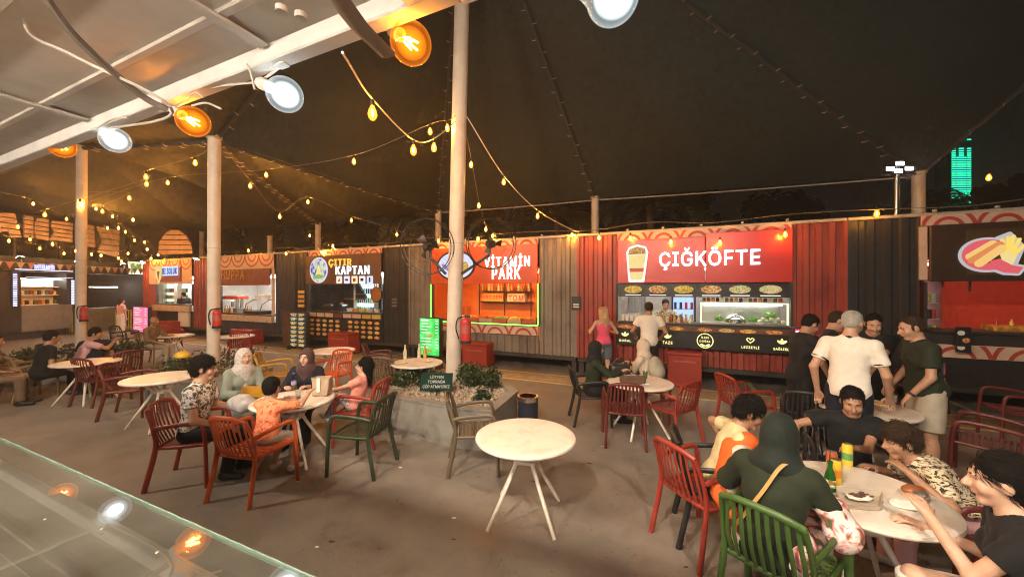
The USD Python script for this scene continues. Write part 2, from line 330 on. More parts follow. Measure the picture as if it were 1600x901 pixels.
    for i, (a, k_, n_) in enumerate(legs):
        sd = unit(vec(*(Fw*.95+Rt*(-1, 1)[i]*.2)))
        if (n_-P0)[2] > .2: sd = unit(Fw*.8+U*.5)
        hz = n_-U*.035*s; footp += [cone(n_, hz-sd*.03*s, .033*s, .032*s, .02), cone(hz-sd*.03*s, hz+sd*.14*s-U*.012, .034*s, .027*s, .02)]
        shoep[i] = [cone(hz-sd*.035*s-U*.0, hz+sd*.15*s-U*.008, .043*s, .034*s, .02), cone(n_-U*.01, hz-sd*.02*s, .042*s, .043*s, .02)]
    t = thing('person', label, 'person', (P0[0], P0[1], 0), yaw, group)
    thin = 1.
    body = field(torso+neck+armp+legp+headp+handp+footp, res, sock)
    part(t, 'body', body, SKIN(skin), True)
    # clothes
    C = lambda c: c if not isinstance(c, str) else CL[c]
    if shirt:
        up = [dict(p) for p in torso]
        for p in up:
            if p['t'] == 'c': p['ra'] = p['rb'] = p['ra']*1.0
        up.append(ell(P+S*(.0), M, (bw*(hw+.04), .12*s*B, .14*s), .05))
        for i, (a, e, w) in enumerate(arms):
            if sleeve <= 1: b = a+(e-a)*sleeve; up.append(cone(a, b, .05*s*B*fm, .052*s*B*fm, .02, True))
            else: b = e+(w-e)*(sleeve-1); up += [cone(a, e, .05*s*B*fm, .046*s*B, .02), cone(e, b, .046*s*B, .036*s, .02, True)]
        if strap: up = [p for p in up if p['t'] == 'e']; pl = [(chest+S*.1*s, S)]
        else: up += [cone(shc+Rc*.1*s, nb, .04*s, .04*s, .05), cone(shc-Rc*.1*s, nb, .04*s, .04*s, .05)]; pl = []
        ctop = [cone(nb+S*.0+Hu*.01, nb+(S+Fc*.55)*.09*s, .058*s, .062*s, .01)] if not hijab and not strap else []
        m = field(up, res, ctop, [(P+S*hem*s, -S)]+pl, .014)
        part(t, 'shirt', folds(m, .010, 12, len(label), (1, 1, .75)), C(shirt), True)
        if trim:
            for i, (a, e, w) in enumerate(arms):
                b = a+(e-a)*sleeve; d = unit(e-a); part(t, 'sleeve_trim', field([cone(b-d*.016, b, .0665*s*B*fm, k=.01, flat=True)], .008, [], [(b-d*.018, -d)]), C(trim), True)
            part(t, 'collar', field([cone(nb-S*.005, nb+S*.035*s, .068*s, .062*s, .01, True)], .008, [cone(nb+S*.03, nb+S*.1, .052*s, k=.008)], [(nb-S*.004, -S)]), C(trim), True)
    if dress:
        ks = (legs[0][1]+legs[1][1])/2; as_ = (legs[0][2]+legs[1][2])/2
        dr = [ell(P+S*.02, M, (bw*1.2, .14*s, .14*s), .05)]
        for a, k_, n_ in legs: dr += [cone(a, k_, .105*s, .085*s, .06), cone(k_+(U*.0), n_+U*.02, .09*s, .085*s, .06)]
        dr += [cone(P, ks, .12*s, .09*s, .06), cone(ks, as_+U*.04, .095*s, .1*s, .06)]
        part(t, 'skirt', folds(field(dr, res, [], [(vec(*as_)*1-U*.03, -U)]), .014, 7, 5, (1.6, 1.6, .25)), C(pants), True)
    elif pants:
        pr = [ell(P-S*.0, M, (bw*(hw+.02), .118*s*B, .11*s), .04)]
        for i, (a, k_, n_) in enumerate(legs):
            if pantlen >= .5: 
                b = k_+(n_-k_)*(pantlen-.5)*2*.97; rr = .064*s if pantlen < .9 else .05*s
                pr += [cone(a, k_, .087*s*B, .066*s*B, .03), cone(k_, b, .064*s*B**.5, rr, .02, True)]
            else: b = a+(k_-a)*pantlen*2; pr += [cone(a, b, .09*s*B, .084*s*B, .02, True)]
        part(t, 'trousers' if pantlen > .7 else 'shorts', folds(field(pr, res, [], [(P+S*.1*s, S)], .008), .007, 10, 3, (1, 1, .8)), C(pants), True)
    if shoes:
        for i in (0, 1):
            part(t, 'shoe', field(shoep[i], min(res, .011), [], [(legs[i][2]+U*.02*s, U), (legs[i][2]-U*.073*s, -U)] if legs[i][2][2] < .2 else []), C(shoes), True)
    # hair and head cloth
    if hijab:
        hj = [ell(hl(0, -.012, .014), Mh, np.array((.096, .116, .122))*hs, .03), cone(hl(0, -.005, -.05), nb+S*.01, .09*hs, .105*s, .05), ell(shc+S*.02*s, M, (sw*1.0, .1*s, .075*s), .06), cone(nb+Fc*.03, chest+Fc*.06*s-S*.02*s, .1*s, .085*s, .05)]
        m = field(hj, res, [ell(hl(0, .108, -.012), Mh, np.array((.054, .075, .084))*hs, .01)])
        part(t, 'head_scarf', folds(m, .006, 13, 2, (1, 1, .7)), C(hijab), True)
    elif hair:
        hp_ = [ell(hl(0, -.022, .055), Mh, np.array((.0795, .096, .084))*hs, .02), ell(hl(0, -.048, .0), Mh, np.array((.068, .062, .074))*hs, .03)]; pl = []
        amp = .005
        if hair == 'crop': hp_[0]['r'] = np.array((.0775, .0935, .078))*hs; hp_[1]['r'] = np.array((.066, .056, .062))*hs; amp = .0025
        if hair == 'thick': hp_[0] = ell(hl(0, -.012, .062), Mh, np.array((.088, .1, .086))*hs, .02); hp_[1]['r'] = np.array((.075, .064, .076))*hs; amp = .013
        if not female: hp_ += [ell(hl(sg*.069, .018, .012), Mh, np.array((.008, .013, .03))*hs, .01) for sg in (-1, 1)]
        if hair in ('long', 'tail'):
            hp_[0]['r'] = np.array((.082, .098, .086))*hs; L = .3 if hair == 'long' else .24; w_ = .07 if hair == 'long' else .035
            hp_ += [cone(hl(0, -.05, .01), hl(0, -.085, -.12), .07*hs, w_*hs, .04), cone(hl(0, -.085, -.12), hl(0, -.09, -L), w_*hs, w_*.6*hs, .03)]
            if hair == 'long': hp_ += [cone(hl(sg*.06, -.03, 0), hl(sg*.075, -.05, -L*.8), .035*hs, .03*hs, .03) for sg in (-1, 1)]
        m = field(hp_, min(res, .008), [], pl); v = m.vertices; nn = m.vertex_normals
        m.vertices = v+nn*((meshkit.fbm(v*55, 3, 4)-.35)*2*amp)[:, None]
        hp_path = part(t, 'hair', m, C(haircol), True)
        if res < .012:
            g = np.random.default_rng(len(label)); L0_ = {'crop': .007, 'thick': .030, 'short': .015}.get(hair, .05); N = 2600 if hair != 'crop' else 3200
            tri = m.triangles; ar = m.area_faces; k = g.choice(len(ar), N, p=ar/ar.sum()); w = g.dirichlet((1, 1, 1), N)
            p = (tri[k]*w[:, :, None]).sum(1); nn = m.face_normals[k]; up_ = ((p-hc)@Hu > -.02*hs)
            tl = hair in ('long', 'tail'); fl = (-Hu*.9-Hf*.25 if hair == 'long' else -Hf*.75-Hu*.5) if tl else -Hu*.55+Hf*.35+Hr*.2
            fl = fl-nn*(nn@fl)[:, None]; fl = fl/(np.linalg.norm(fl, axis=1, keepdims=True)+1e-6); d = fl+nn*(.05 if tl else .28 if hair != 'crop' else .7)+g.normal(size=(N, 3))*(.07 if tl else .28); d /= np.linalg.norm(d, axis=1, keepdims=True)
            L = (L0_*g.uniform(.6, 1.3, N))[:, None]*(1+.0*up_[:, None]); P4 = np.stack([p-nn*.002, p+d*L*.35+nn*L*.05, p+d*L*.7+fl*L*.05, p+d*L+fl*L*.18-nn*L*.12], 1)
            cv = UsdGeom.BasisCurves.Define(stage, t.path+'/hair_strands'); cv.CreateTypeAttr('linear'); cv.CreateCurveVertexCountsAttr(Vt.IntArray.FromNumpy(np.full(N, 4, np.int32))); cv.CreatePointsAttr(Vt.Vec3fArray.FromNumpy(t.local(P4.reshape(-1, 3)).astype(np.float32)))
            cv.CreateWidthsAttr(Vt.FloatArray.FromNumpy(np.tile(np.array([.0024, .0022, .0016, .0005], np.float32), N))); cv.SetWidthsInterpolation('vertex'); UsdShade.MaterialBindingAPI.Apply(cv.GetPrim()).Bind(C(haircol)); cv.GetPrim().SetCustomDataByKey('kind', 'stuff')
    if eyes:
        for sg in (-1, 1):
            e = part(t, 'eye', ball(hl(sg*.031, .0685, .012), .0125*hs, 2), EYEW, True)
            part(t, 'iris', ball(hl(sg*.031, .0762, .011), .0062*hs, 2), IRIS, True, parent=e)
            part(t, 'eyelid', field([ell(hl(sg*.031, .069, .0165), Mh, np.array((.0155, .0135, .0085))*hs)], .003), SKIN(skin), True)
            part(t, 'eyebrow', tube([hl(sg*.015, .094, .034), hl(sg*.030, .0925, .038), hl(sg*.046, .079, .033)], np.array((.0035, .004, .002))*hs, 6), CL['hair_black'], True)
        part(t, 'lips', field([cone(hl(-.02, .0925, -.0515), hl(0, .0995, -.05), .003*hs, .005*hs, .004), cone(hl(.02, .0925, -.0515), hl(0, .0995, -.05), .003*hs, .005*hs, .004), cone(hl(-.013, .0955, -.059), hl(.013, .0955, -.059), .0052*hs, k=.004)], .003), LIP, True)
    t.j = dict(P=P, S=S, chest=chest, nb=nb, shc=shc, Rc=Rc, Fc=Fc, arms=arms, legs=legs, hl=hl, M=M, s=s, Hf=Hf, Hu=Hu, Hr=Hr)
    return t
cl = lambda n, c, v=.09, r=.8, s=9, b=.7: mat('cloth_'+n, c, r, v, s, bump=b, bscale=24, spec=.25, sheen=.03)
CL = {'white': cl('white', (.72, .66, .58)), 'black': cl('black', (.011, .011, .012)), 'navy': cl('navy', (.012, .013, .022)), 'green': cl('dark_green', (.020, .026, .014)), 'khaki': cl('khaki', (.42, .37, .29)),
      'denim': cl('denim', (.1, .12, .15)), 'pink': cl('pink', (.7, .09, .17)), 'sage': cl('sage', (.23, .26, .22)), 'plum': cl('plum', (.085, .045, .045)), 'forest': cl('forest', (.013, .018, .0145)),
      'grey_scarf': spots('cloth_grey_scarf', [(.3, (.35, .32, .3)), (.6, (.55, .5, .47))], 40, .8), 'beige': cl('beige', (.55, .45, .36)), 'brown': cl('brown', (.2, .13, .08)), 'rose': cl('rose', (.62, .36, .38)),
      'yellow': cl('pale_yellow', (.62, .53, .3)), 'peach': cl('peach', (.80, .30, .24)),
      'orange_print': spots('cloth_orange_print', [(.36, (.45, .07, .02)), (.48, (.8, .24, .11)), (.7, (.85, .32, .17))], 22, .8, distort=1.2),
      'grey_print': spots('cloth_grey_print', [(.40, (.05, .05, .04)), (.47, (.3, .29, .25)), (.55, (.75, .72, .68)), (.7, (.7, .68, .66))], 16, .8, distort=2.),
      'leaf_print': spots('cloth_leaf_print', [(.42, (.03, .025, .015)), (.46, (.25, .2, .1)), (.5, (.68, .56, .4)), (.75, (.72, .62, .46))], 14, .8, distort=3., stretch=(1, 1, 2.2)),
      'rose_print': spots('cloth_rose_print', [(.36, (.08, .12, .05)), (.41, (.5, .1, .1)), (.46, (.75, .3, .28)), (.52, (.78, .72, .68))], 11, .8, distort=1.5),
      'lilac_print': spots('cloth_lilac_print', [(.4, (.25, .2, .22)), (.5, (.5, .45, .47)), (.6, (.6, .55, .55))], 30, .8, distort=1.),
      'server_print': spots('cloth_server_print', [(.44, (.02, .02, .015)), (.5, (.3, .27, .16)), (.6, (.5, .46, .32))], 22, .8, distort=2.),
      'hair_black': mat('hair_black', (.010, .008, .007), .75, .4, 60, bump=.6, bscale=260, spec=.15), 'hair_brown': mat('hair_brown', (.04, .024, .014), .75, .4, 60, bump=.6, bscale=260, spec=.15),
      'hair_grey': mat('hair_grey', (.35, .32, .28), .55, .3, 60, bump=.6, bscale=260), 'blond': mat('hair_blond', (.55, .36, .19), .5, .3, 50, bump=.6, bscale=200),
      'shoe_white': mat('shoe_white', (.6, .58, .55), .6, .1), 'shoe_black': mat('shoe_black', (.02, .02, .02), .5, .1)}

# ------------------------------------------------------------------ ground
def sheet(pts, z): 
    p = Polygon(pts); v, f = trimesh.creation.triangulate_polygon(p, engine='earcut'); return (np.c_[v, np.full(len(v), z)], f)
n = {'tc': ('texture_coordinate', {}), 'a': ('noise_texture', {'scale': .55, 'detail': 6, 'roughness': .65}), 'b': ('noise_texture', {'scale': 130, 'detail': 4, 'roughness': .7}), 'c': ('noise_texture', {'scale': 3.1, 'detail': 5, 'roughness': .7, 'distortion': .6}),
     'v': ('noise_texture', {'scale': 7, 'detail': 3, 'roughness': .75}), 'w': ('noise_texture', {'scale': 30, 'detail': 2, 'roughness': .6}), 'rw': ('rgb_ramp', {'ramp': [(.27, (.3, .27, .25)), (.34, (1, 1, 1)), (.7, (1, 1, 1)), (.78, (1.0, .97, .93))]}), 'm4': ('mix', {'mix_type': 'multiply', 'fac': .85}),
     'ra': ('rgb_ramp', {'ramp': [(.3, (.19, .162, .138)), (.7, (.335, .288, .246))]}), 'rb': ('rgb_ramp', {'ramp': [(.3, (.5, .5, .5)), (.55, (1, 1, 1)), (.75, (1.0, 1.0, 1.0))]}),
     'rc': ('rgb_ramp', {'ramp': [(.3, (.4, .37, .35)), (.46, (.85, .84, .83)), (.6, (1, 1, 1)), (.72, (1.0, .98, .95))]}), 'rv': ('rgb_ramp', {'ramp': [(.24, (.3, .27, .25)), (.36, (1, 1, 1))]}),
     'm1': ('mix', {'mix_type': 'multiply', 'fac': 1.}), 'm2': ('mix', {'mix_type': 'multiply', 'fac': .5}), 'm3': ('mix', {'mix_type': 'multiply', 'fac': .8}),
     'bp': ('bump', {'strength': .6, 'distance': .006}), 'rr': ('rgb_ramp', {'ramp': [(.35, (.55,)*3), (.6, (.8,)*3)]}), 'p': ('principled_bsdf', {'specular_ior_level': .35})}
ASPH = usdkit.material(stage, '/World/Looks/concrete_ground', n, [('tc.object', x+'.vector') for x in 'abcvw']+[('a.fac', 'ra.fac'), ('b.fac', 'rb.fac'), ('c.fac', 'rc.fac'), ('v.fac', 'rv.fac'), ('ra.color', 'm1.color1'), ('rb.color', 'm1.color2'),
    ('m1.color', 'm2.color1'), ('rc.color', 'm2.color2'), ('m2.color', 'm3.color1'), ('rv.color', 'm3.color2'), ('m3.color', 'm4.color1'), ('w.fac', 'rw.fac'), ('rw.color', 'm4.color2'), ('m4.color', 'p.base_color'), ('b.fac', 'bp.height'), ('bp.normal', 'p.normal'), ('c.fac', 'rr.fac'), ('rr.color', 'p.roughness')], surface='p.BSDF')
solo('ground', sheet([(-120, -60), (120, -60), (120, 160), (-120, 160)], 0), ASPH, kind='structure')
PAVE = mat('pale_paving', (.33, .27, .19), .8, .25, 5, bump=.4, bscale=120); YEL = mat('yellow_road_paint', (.55, .42, .18), .6, .3, 14, bump=.3)
def strip(name, n0, n1, s0, s1, z, m): solo(name, onface((lambda v, f: trimesh.Trimesh(np.c_[v[:, 0], np.full(len(v), z), v[:, 1]], f[:, ::-1], process=False))(*trimesh.creation.triangulate_polygon(sbox(s0, n0, s1, n1), engine='earcut'))), m, kind='structure')
strip('paving', .52, 1.02, -24, 9, .004, PAVE); strip('painted_line', .38, .48, -24, 9, .004, YEL); strip('painted_line', 1.08, 1.18, -24, 9, .004, YEL)
for k in range(9): 
    s = -19+3.1*k; strip('painted_line', -.9, .34, s, s+.09, .004, YEL)

# ------------------------------------------------------------------ stalls in shipping containers
MT = dict(red=mat('red_steel', (.27, .04, .024), .5, .35, 1.7, bump=.15, bscale=25, rvar=.08), grey=mat('grey_steel', (.19, .155, .125), .55, .35, 1.7, bump=.15, bscale=25), black=mat('black_steel', (.02, .018, .018), .5, .3, 2.2, bump=.15, bscale=25),
          blue=mat('dark_blue_steel', (.03, .032, .05), .5, .3, 2.2, bump=.15), steel=mat('brushed_steel', (.45, .44, .42), .32, .12, 30, 1.), dark=mat('dark_trim', (.03, .026, .024), .55), rail=mat('pale_rail', (.42, .36, .28), .5, .2),
          inner=mat('stall_lining', (.6, .58, .54), .55, .08), white=mat('white_laminate', (.72, .7, .66), .45, .06), wood=mat('brown_board', (.13, .06, .035), .5, .3, 3), chrome=mat('chrome', (.75, .75, .75), .12, .05, 9, 1.),
          black_plastic=mat('black_plastic', (.018, .018, .019), .4), orange=mat('orange_lining', (.75, .19, .035), .5, .08), redlin=mat('red_lining', (.5, .05, .025), .55, .1), glass=pane('clear_glass', (.96, .98, .97)))
STRIPE_R, STRIPE_W = mat('banner_red', (.4, .05, .035), .6, .1), mat('banner_cream', (.6, .42, .32), .65, .12, 9)
def corr(s0, s1, z0, z1, n1=0., d=.04, pitch=.21):
    k = max(1, round((s1-s0)/pitch)); w = (s1-s0)/k; P = []
    for i in range(k):
        a = s0+i*w; P += [(a, n1), (a+w*.42, n1), (a+w*.54, n1-d), (a+w*.88, n1-d)]
    P.append((s1, n1)); P = np.array(P); m = len(P); v = np.vstack([np.c_[P[:, 0], np.full(m, z0), P[:, 1]], np.c_[P[:, 0], np.full(m, z1), P[:, 1]]]); f = []
    for i in range(m-1): f += [(i, i+1, m+i+1), (i, m+i+1, m+i)]
    return onface(trimesh.Trimesh(v, f, process=False))
def valance(t, s0, s1, z0, z1, n1, arcs, label):
    b = part(t, 'banner', fbox(s0, s1, z0, z1, n1-.02, n1, .003), STRIPE_W, label=label)
    H = z1-z0; reg = sbox(s0+.01, z0+.008, s1-.01, z1-.008); w = (s1-s0)/arcs
    for i in range(arcs):
        c = s0+(i+.5)*w
        for r in (.30, .52):
            g = (Point(c, z1 if arcs > 3 and H > .35 else z0-.06).buffer(r*w, 24)-Point(c, z1 if arcs > 3 and H > .35 else z0-.06).buffer(r*w-.055, 24)).intersection(reg)
            for q in getattr(g, 'geoms', [g]):
                if q.area > 1e-4: part(t, 'stripe', onface(prism(q, n1+.001+.001*(r > .4), n1+.005+.001*(r > .4))), STRIPE_R, parent=b)
Z0, ZT, DEP = .32, 3.36, 2.25
def stall(label, s0, s1, walls, opening, lining, lamp, lampcol, base=None, rail='rail', sill=1.2):
    """walls: (s0, s1, z0, z1, colour) corrugated pieces; opening: (s0, s1, z0, z1)."""
    t = thing('food_stall', label, 'food stall', fw((s0+s1)/2, 0, -1))
    g = .02; o0, o1, oz0, oz1 = opening; B = MT[base or 'dark']
    for a, b, z0, z1, c in walls: part(t, 'wall_panel', corr(a, b, z0, z1), MT[c])
    part(t, 'roof', fbox(s0+g, s1-g, ZT-.10, ZT-.04, -DEP, -.05), B); part(t, 'floor', fbox(s0+g, s1-g, Z0, Z0+.12, -DEP, -.06), B)
    for a in (s0+g, s1-g-.06): part(t, 'side_wall', fbox(a, a+.06, Z0+.12, ZT-.1, -DEP, -.05), B)
    part(t, 'back_wall', fbox(s0+g+.06, s1-g-.06, Z0+.12, ZT-.1, -DEP, -DEP+.05), B)
    part(t, 'top_rail', fbox(s0+.004, s1-.004, ZT-.06, ZT, -.03, .05, .012), MT[rail]); part(t, 'bottom_rail', fbox(s0+g, s1-g, Z0-.03, Z0+.07, -.05, .03, .01), B)
    for a in (s0+.03, s1-.15): part(t, 'foot', fbox(a, a+.12, .004, Z0-.03, -.25, -.05), MT['dark'])
    for k in range(int((s1-s0)/.75)): part(t, 'bracket', fbox(s0+.4+.75*k, s0+.45+.75*k, ZT, ZT+.05, -.01, .04, .008), MT[rail])
    L = MT[lining]; a, b = s0+.09, s1-.09
    part(t, 'room_back', fbox(a, b, .46, 2.6, -1.92, -1.88), L); part(t, 'room_ceiling', fbox(a, b, 2.56, 2.6, -1.87, -.08), L)
    for q in (a, b-.03): part(t, 'room_side', fbox(q, q+.03, .46, 2.55, -1.87, -.08), L)
    part(t, 'counter_top', fbox(o0, o1, oz0-.05, oz0, -.5, .1, .008), MT['dark'] if base != 'stone' else MT['rail'])
    for q in (o0-.05, o1+.01): part(t, 'opening_frame', fbox(q, q+.04, oz0, oz1, -.05, .03), MT['dark'])
    for k in range(lamp): 
        w = (o1-o0-.4)/lamp; q = o0+.2+k*w
        part(t, 'lamp_tube', fbox(q+.05, q+w-.05, 2.48, 2.52, -.7, -.62), emit('tube_'+lampcol, {'white': (1, .93, .82), 'cool': (.85, .95, 1), 'amber': (1, .62, .2), 'dim': (1, .5, .3), 'bright': (1, .97, .9)}[lampcol], {'white': 46, 'cool': 40, 'amber': 60, 'dim': 16, 'bright': 85}[lampcol]))
    return t
SB = [-21.55, -16.3, -11.0, -5.95, -.88, 4.21, 9.4]
# ---- stall 5: wraps (white lettering on red)
t5 = stall('red corrugated stall with the wide red sign of white letters', SB[4], SB[5], [(SB[4]+.06, .07, Z0+.07, ZT-.06, 'red'), (3.36, SB[5]-.06, Z0+.07, ZT-.06, 'red'), (.09, 3.34, Z0+.07, .78, 'red')], (.09, 3.34, 1.3, 2.16), 'inner', 3, 'white')
part(t5, 'corner_post', fbox(SB[5]-.06, SB[5], Z0+.07, ZT-.06, -.03, .04), MT['red']); part(t5, 'corner_post', fbox(SB[4], SB[4]+.06, Z0+.07, ZT-.06, -.03, .04), MT['red'])
part(t5, 'front_panel', fbox(.06, 3.36, .78, 1.14, .02, .16, .008), MT['black_plastic'], label='dark counter front with glowing yellow symbols')
cs = part(t5, 'picture_strip', fbox(.06, 3.36, 1.14, 1.25, .02, .17, .006), MT['wood'])
FOOD = [spots('food_wrap', [(.35, (.5, .2, .04)), (.55, (.85, .55, .1)), (.7, (.9, .7, .3))], 26), spots('food_meat', [(.35, (.35, .08, .03)), (.52, (.7, .3, .1)), (.68, (.85, .6, .3))], 30), spots('food_salad', [(.35, (.1, .3, .04)), (.5, (.75, .65, .3)), (.66, (.7, .12, .05))], 30)]
FLIT = [spots('lit_wrap', [(.35, (.5, .22, .03)), (.55, (.9, .6, .1)), (.7, (1, .8, .4))], 26, strength=.8), spots('lit_meat', [(.35, (.4, .1, .03)), (.52, (.8, .4, .12)), (.68, (1, .75, .4))], 30, strength=.8), spots('lit_salad', [(.35, (.15, .4, .05)), (.5, (.9, .8, .4)), (.66, (.8, .16, .06))], 30, strength=.8)]
def oval(s, z, rs, rz, n0, n1): return onface(prism(affinity.scale(Point(s, z).buffer(1, 12), rs, rz), n0, n1))
for k, s in enumerate((.3, .95, 1.32, 1.85, 2.25, 2.62, 3.05)): part(t5, 'dish_picture', oval(s, 1.193, .14 if k else .2, .038, .171, .176), FOOD[(k+1) % 3], parent=cs)
valance(t5, .07, 3.36, 3.14, 3.31, .05, 5, 'cream banner with red arcs above the red sign')
YL = emit('yellow_led', (1., .93, .35), 1.5)
def glyphs(t, text, s0, s1, z0, z1, n1, m, depth=.01, name='letter', parent=None, bold=True):
    ls, w = letters(text, .1, depth, bold, .018)
    for q in fit([x[1] for x in ls], s0, s1, z0, z1, n1): part(t, name, onface(q), m, parent=parent)
def leafmark(s, z, k): return affinity.rotate(affinity.scale(Point(s, z).buffer(1, 8), .022, .05), k, origin=(s, z-.05))
for s, txt, w in ((.26, 'DOĞAL', .26), (1.15, 'TAZE', .2), (2.66, 'LEZZETLİ', .30), (3.18, 'SAĞLIKLI', .28)):
    s = {1.15: 1.14}.get(s, s); glyphs(t5, txt, s-w/2, s+w/2, .855, .915, .162, YL)
    if 'LEZ' in txt:
        h = cat([x for x in []] or [onface(prism((lambda g: g-g.buffer(-.016))(Polygon([(s+.07*math.sin(a)**3, 1.02+.0042*(13*math.cos(a)-5*math.cos(2*a)-2*math.cos(3*a)-math.cos(4*a))) for a in np.linspace(0, 2*math.pi, 40)])), .162, .17))])
        part(t5, 'heart_mark', h, YL)
    else: part(t5, 'leaf_mark', onface(prism(leafmark(s, 1.03, -50).union(leafmark(s, 1.03, 0)).union(leafmark(s, 1.03, 50)), .162, .17)), YL)
g = Point(1.86, .965).buffer(.155, 24)-Point(1.86, .965).buffer(.138, 24); part(t5, 'round_mark', onface(prism(g, .162, .17)), YL)
glyphs(t5, '%100', 1.79, 1.93, 1.01, 1.055, .162, YL); glyphs(t5, 'DOĞAL', 1.76, 1.96, .935, .985, .162, YL); part(t5, 'leaf_mark', onface(prism(leafmark(1.86, .90, -65).union(leafmark(1.86, .90, 65)), .162, .17)), YL)
ms = part(t5, 'menu_strip', fbox(.09, 3.34, 1.87, 2.22, -.02, .03), MT['black_plastic'])
WLIT = emit('lit_caption', (1, .95, .85), 1.1)
for k in range(6):
    c = .42+.52*k; part(t5, 'menu_picture', oval(c, 2.03, .19, .085, .031, .036), FLIT[(0, 1, 0, 1, 2, 2)[k]], parent=ms); part(t5, 'caption', fbox(c-.17, c+.17, 1.895, 1.915, .031, .034), WLIT, parent=ms)
    if k: part(t5, 'divider', fbox(c-.27, c-.26, 1.87, 2.15, .03, .038), MT['dark'], parent=ms)
# sign
sg = thing('shop_sign', 'red sign with a cup of wrap and the white letters ÇIĞKÖFTE', 'sign', fw(1.7, 2.2, .1))
RS = mat('red_acrylic', (.5, .028, .024), .32, .06, 2)
part(sg, 'board', fbox(.09, 1.86, 2.17, 3.13, .06, .13, .008), RS); part(sg, 'board', fbox(1.875, 3.36, 2.17, 3.2, .06, .13, .008), RS)
WL = emit('white_lit_letter', (.92, .97, 1), 1.9); WE = mat('letter_side', (.7, .7, .7), .4)
s0, _ = F(1030, 410, .15); s1, _ = F(1188, 410, .15)
ls, w = letters('ÇIĞKÖFTE', .3, .03, True, .02)
for q in fit([x[1] for x in ls], s0, s1, 2.44, 2.92, .131): part(sg, 'letter', onface(q), WL)
cup = thing('cup_emblem', 'lit cut-out of a full striped cup left of the white letters', 'emblem', fw(.45, 2.2, .14))
cp = Polygon([(.31, 2.85), (.36, 2.22), (.64, 2.22), (.72, 2.85), (.68, 2.95), (.52, 3.0), (.36, 2.95)]); part(cup, 'outline', onface(prism(cp.buffer(.03), .131, .15)), emit('lit_outline', (1, .95, .88), 1.2))
part(cup, 'cup', onface(prism(Polygon([(.325, 2.8), (.375, 2.24), (.625, 2.24), (.70, 2.8)]), .151, .16)), spots('lit_cup', [(.3, (1, .82, .4)), (.7, (.95, .72, .26))], 5, strength=1.0)); part(cup, 'filling', onface(prism(Polygon([(.32, 2.81), (.71, 2.81), (.68, 2.93), (.52, 2.98), (.36, 2.93)]), .151, .158)), FLIT[1])
part(cup, 'band', onface(prism(Polygon([(.352, 2.5), (.358, 2.42), (.652, 2.42), (.662, 2.5)]), .161, .166)), emit('lit_red_band', (.8, .15, .08), .9))
# inside: fridge, glass case, jars, bottles
def fridge(label, s0, s1, z1, n0, n1, col, st, rows=5, framecol='black_plastic'):
    t = thing('drinks_fridge', label, 'fridge', fw((s0+s1)/2, .46, n0))
    part(t, 'cabinet', cat([fbox(s0, s0+.04, .46, z1, n0, n1), fbox(s1-.04, s1, .46, z1, n0, n1), fbox(s0, s1, z1, z1+.06, n0, n1), fbox(s0, s1, .46, .56, n0, n1)]), MT[framecol])
    part(t, 'back', fbox(s0+.04, s1-.04, .56, z1, n0, n0+.03), emit('fridge_'+col, {'blue': (.35, .5, 1), 'white': (.9, 1, .95), 'cyan': (.6, .95, 1), 'green': (.75, 1, .75)}[col], st))
    DR = [mat('drink_red', (.5, .03, .03), .3), mat('drink_green', (.06, .3, .05), .3), mat('drink_yellow', (.7, .5, .05), .3), mat('drink_clear', (.5, .6, .65), .2), mat('drink_dark', (.04, .02, .015), .3)]
    for r in range(rows):
        z = .62+(z1-.75)*r/rows; part(t, 'shelf', fbox(s0+.045, s1-.045, z, z+.012, n0+.03, n1-.04), MT['white'])
        nb = max(3, int((s1-s0-.14)/.085))
        for k in range(nb):
            c = s0+.09+k*(s1-s0-.18)/(nb-1); part(t, 'drink', onface(trimesh.creation.cylinder(.03, .17, sections=8, transform=trimesh.transformations.translation_matrix([c, z+.1, n1-.12])@trimesh.transformations.rotation_matrix(math.pi/2, [1, 0, 0]))), DR[(r*3+k//2) % 5])
    part(t, 'door_glass', fbox(s0+.04, s1-.04, .56, z1, n1-.01, n1-.004), MT['glass'])
    return t
fridge('drinks fridge with blue glow behind the server with the patterned shirt', 1.2, 1.75, 2.25, -1.85, -1.3, 'blue', 1.8)
gc = thing('glass_case', 'lit glass counter case holding lettuce and a steel dome', 'display case', fw(2.6, 1.3, 0))
part(gc, 'base_tray', fbox(1.78, 3.3, 1.301, 1.34, -.45, .1, .005), MT['steel']); part(gc, 'back_plate', fbox(1.8, 3.28, 1.34, 1.74, -.44, -.42), MT['steel'])
for q in ((1.78, 1.805, 1.34, 1.76), (3.275, 3.3, 1.34, 1.76), (1.805, 3.275, 1.735, 1.76)): part(gc, 'frame_bar', fbox(q[0], q[1], q[2], q[3], .07, .095), emit('case_led', (1, .95, .6), 1.6))
part(gc, 'front_glass', fbox(1.806, 3.274, 1.34, 1.734, .082, .088), MT['glass']); part(gc, 'lamp_strip', fbox(1.85, 3.25, 1.70, 1.72, -.2, -.16), emit('case_lamp', (1, 1, .85), 30))
part(gc, 'wire_shelf', fbox(1.8, 3.28, 1.76, 1.772, -.4, .06), MT['steel'])
so = onface(lathe([(.0, .14), (.1, .13), (.18, .08), (.2, 0), (0, 0)], 20).apply_transform(trimesh.transformations.rotation_matrix(-math.pi/2, [1, 0, 0])).apply_translation([2.45, 1.342, -.2])); dm = thing('steel_dome', 'shiny steel dome in the middle of the lit glass case', 'dish cover', fw(2.45, 1.342, -.2)); part(dm, 'dome', so, MT['chrome'], 40); part(dm, 'knob', ball(fw(2.45, 1.5, -.2), .022, 2), MT['chrome'], True)
GRN = mat('lettuce', (.18, .4, .07), .6, .5, 20); PALE = mat('onion_white', (.6, .6, .45), .5, .2)
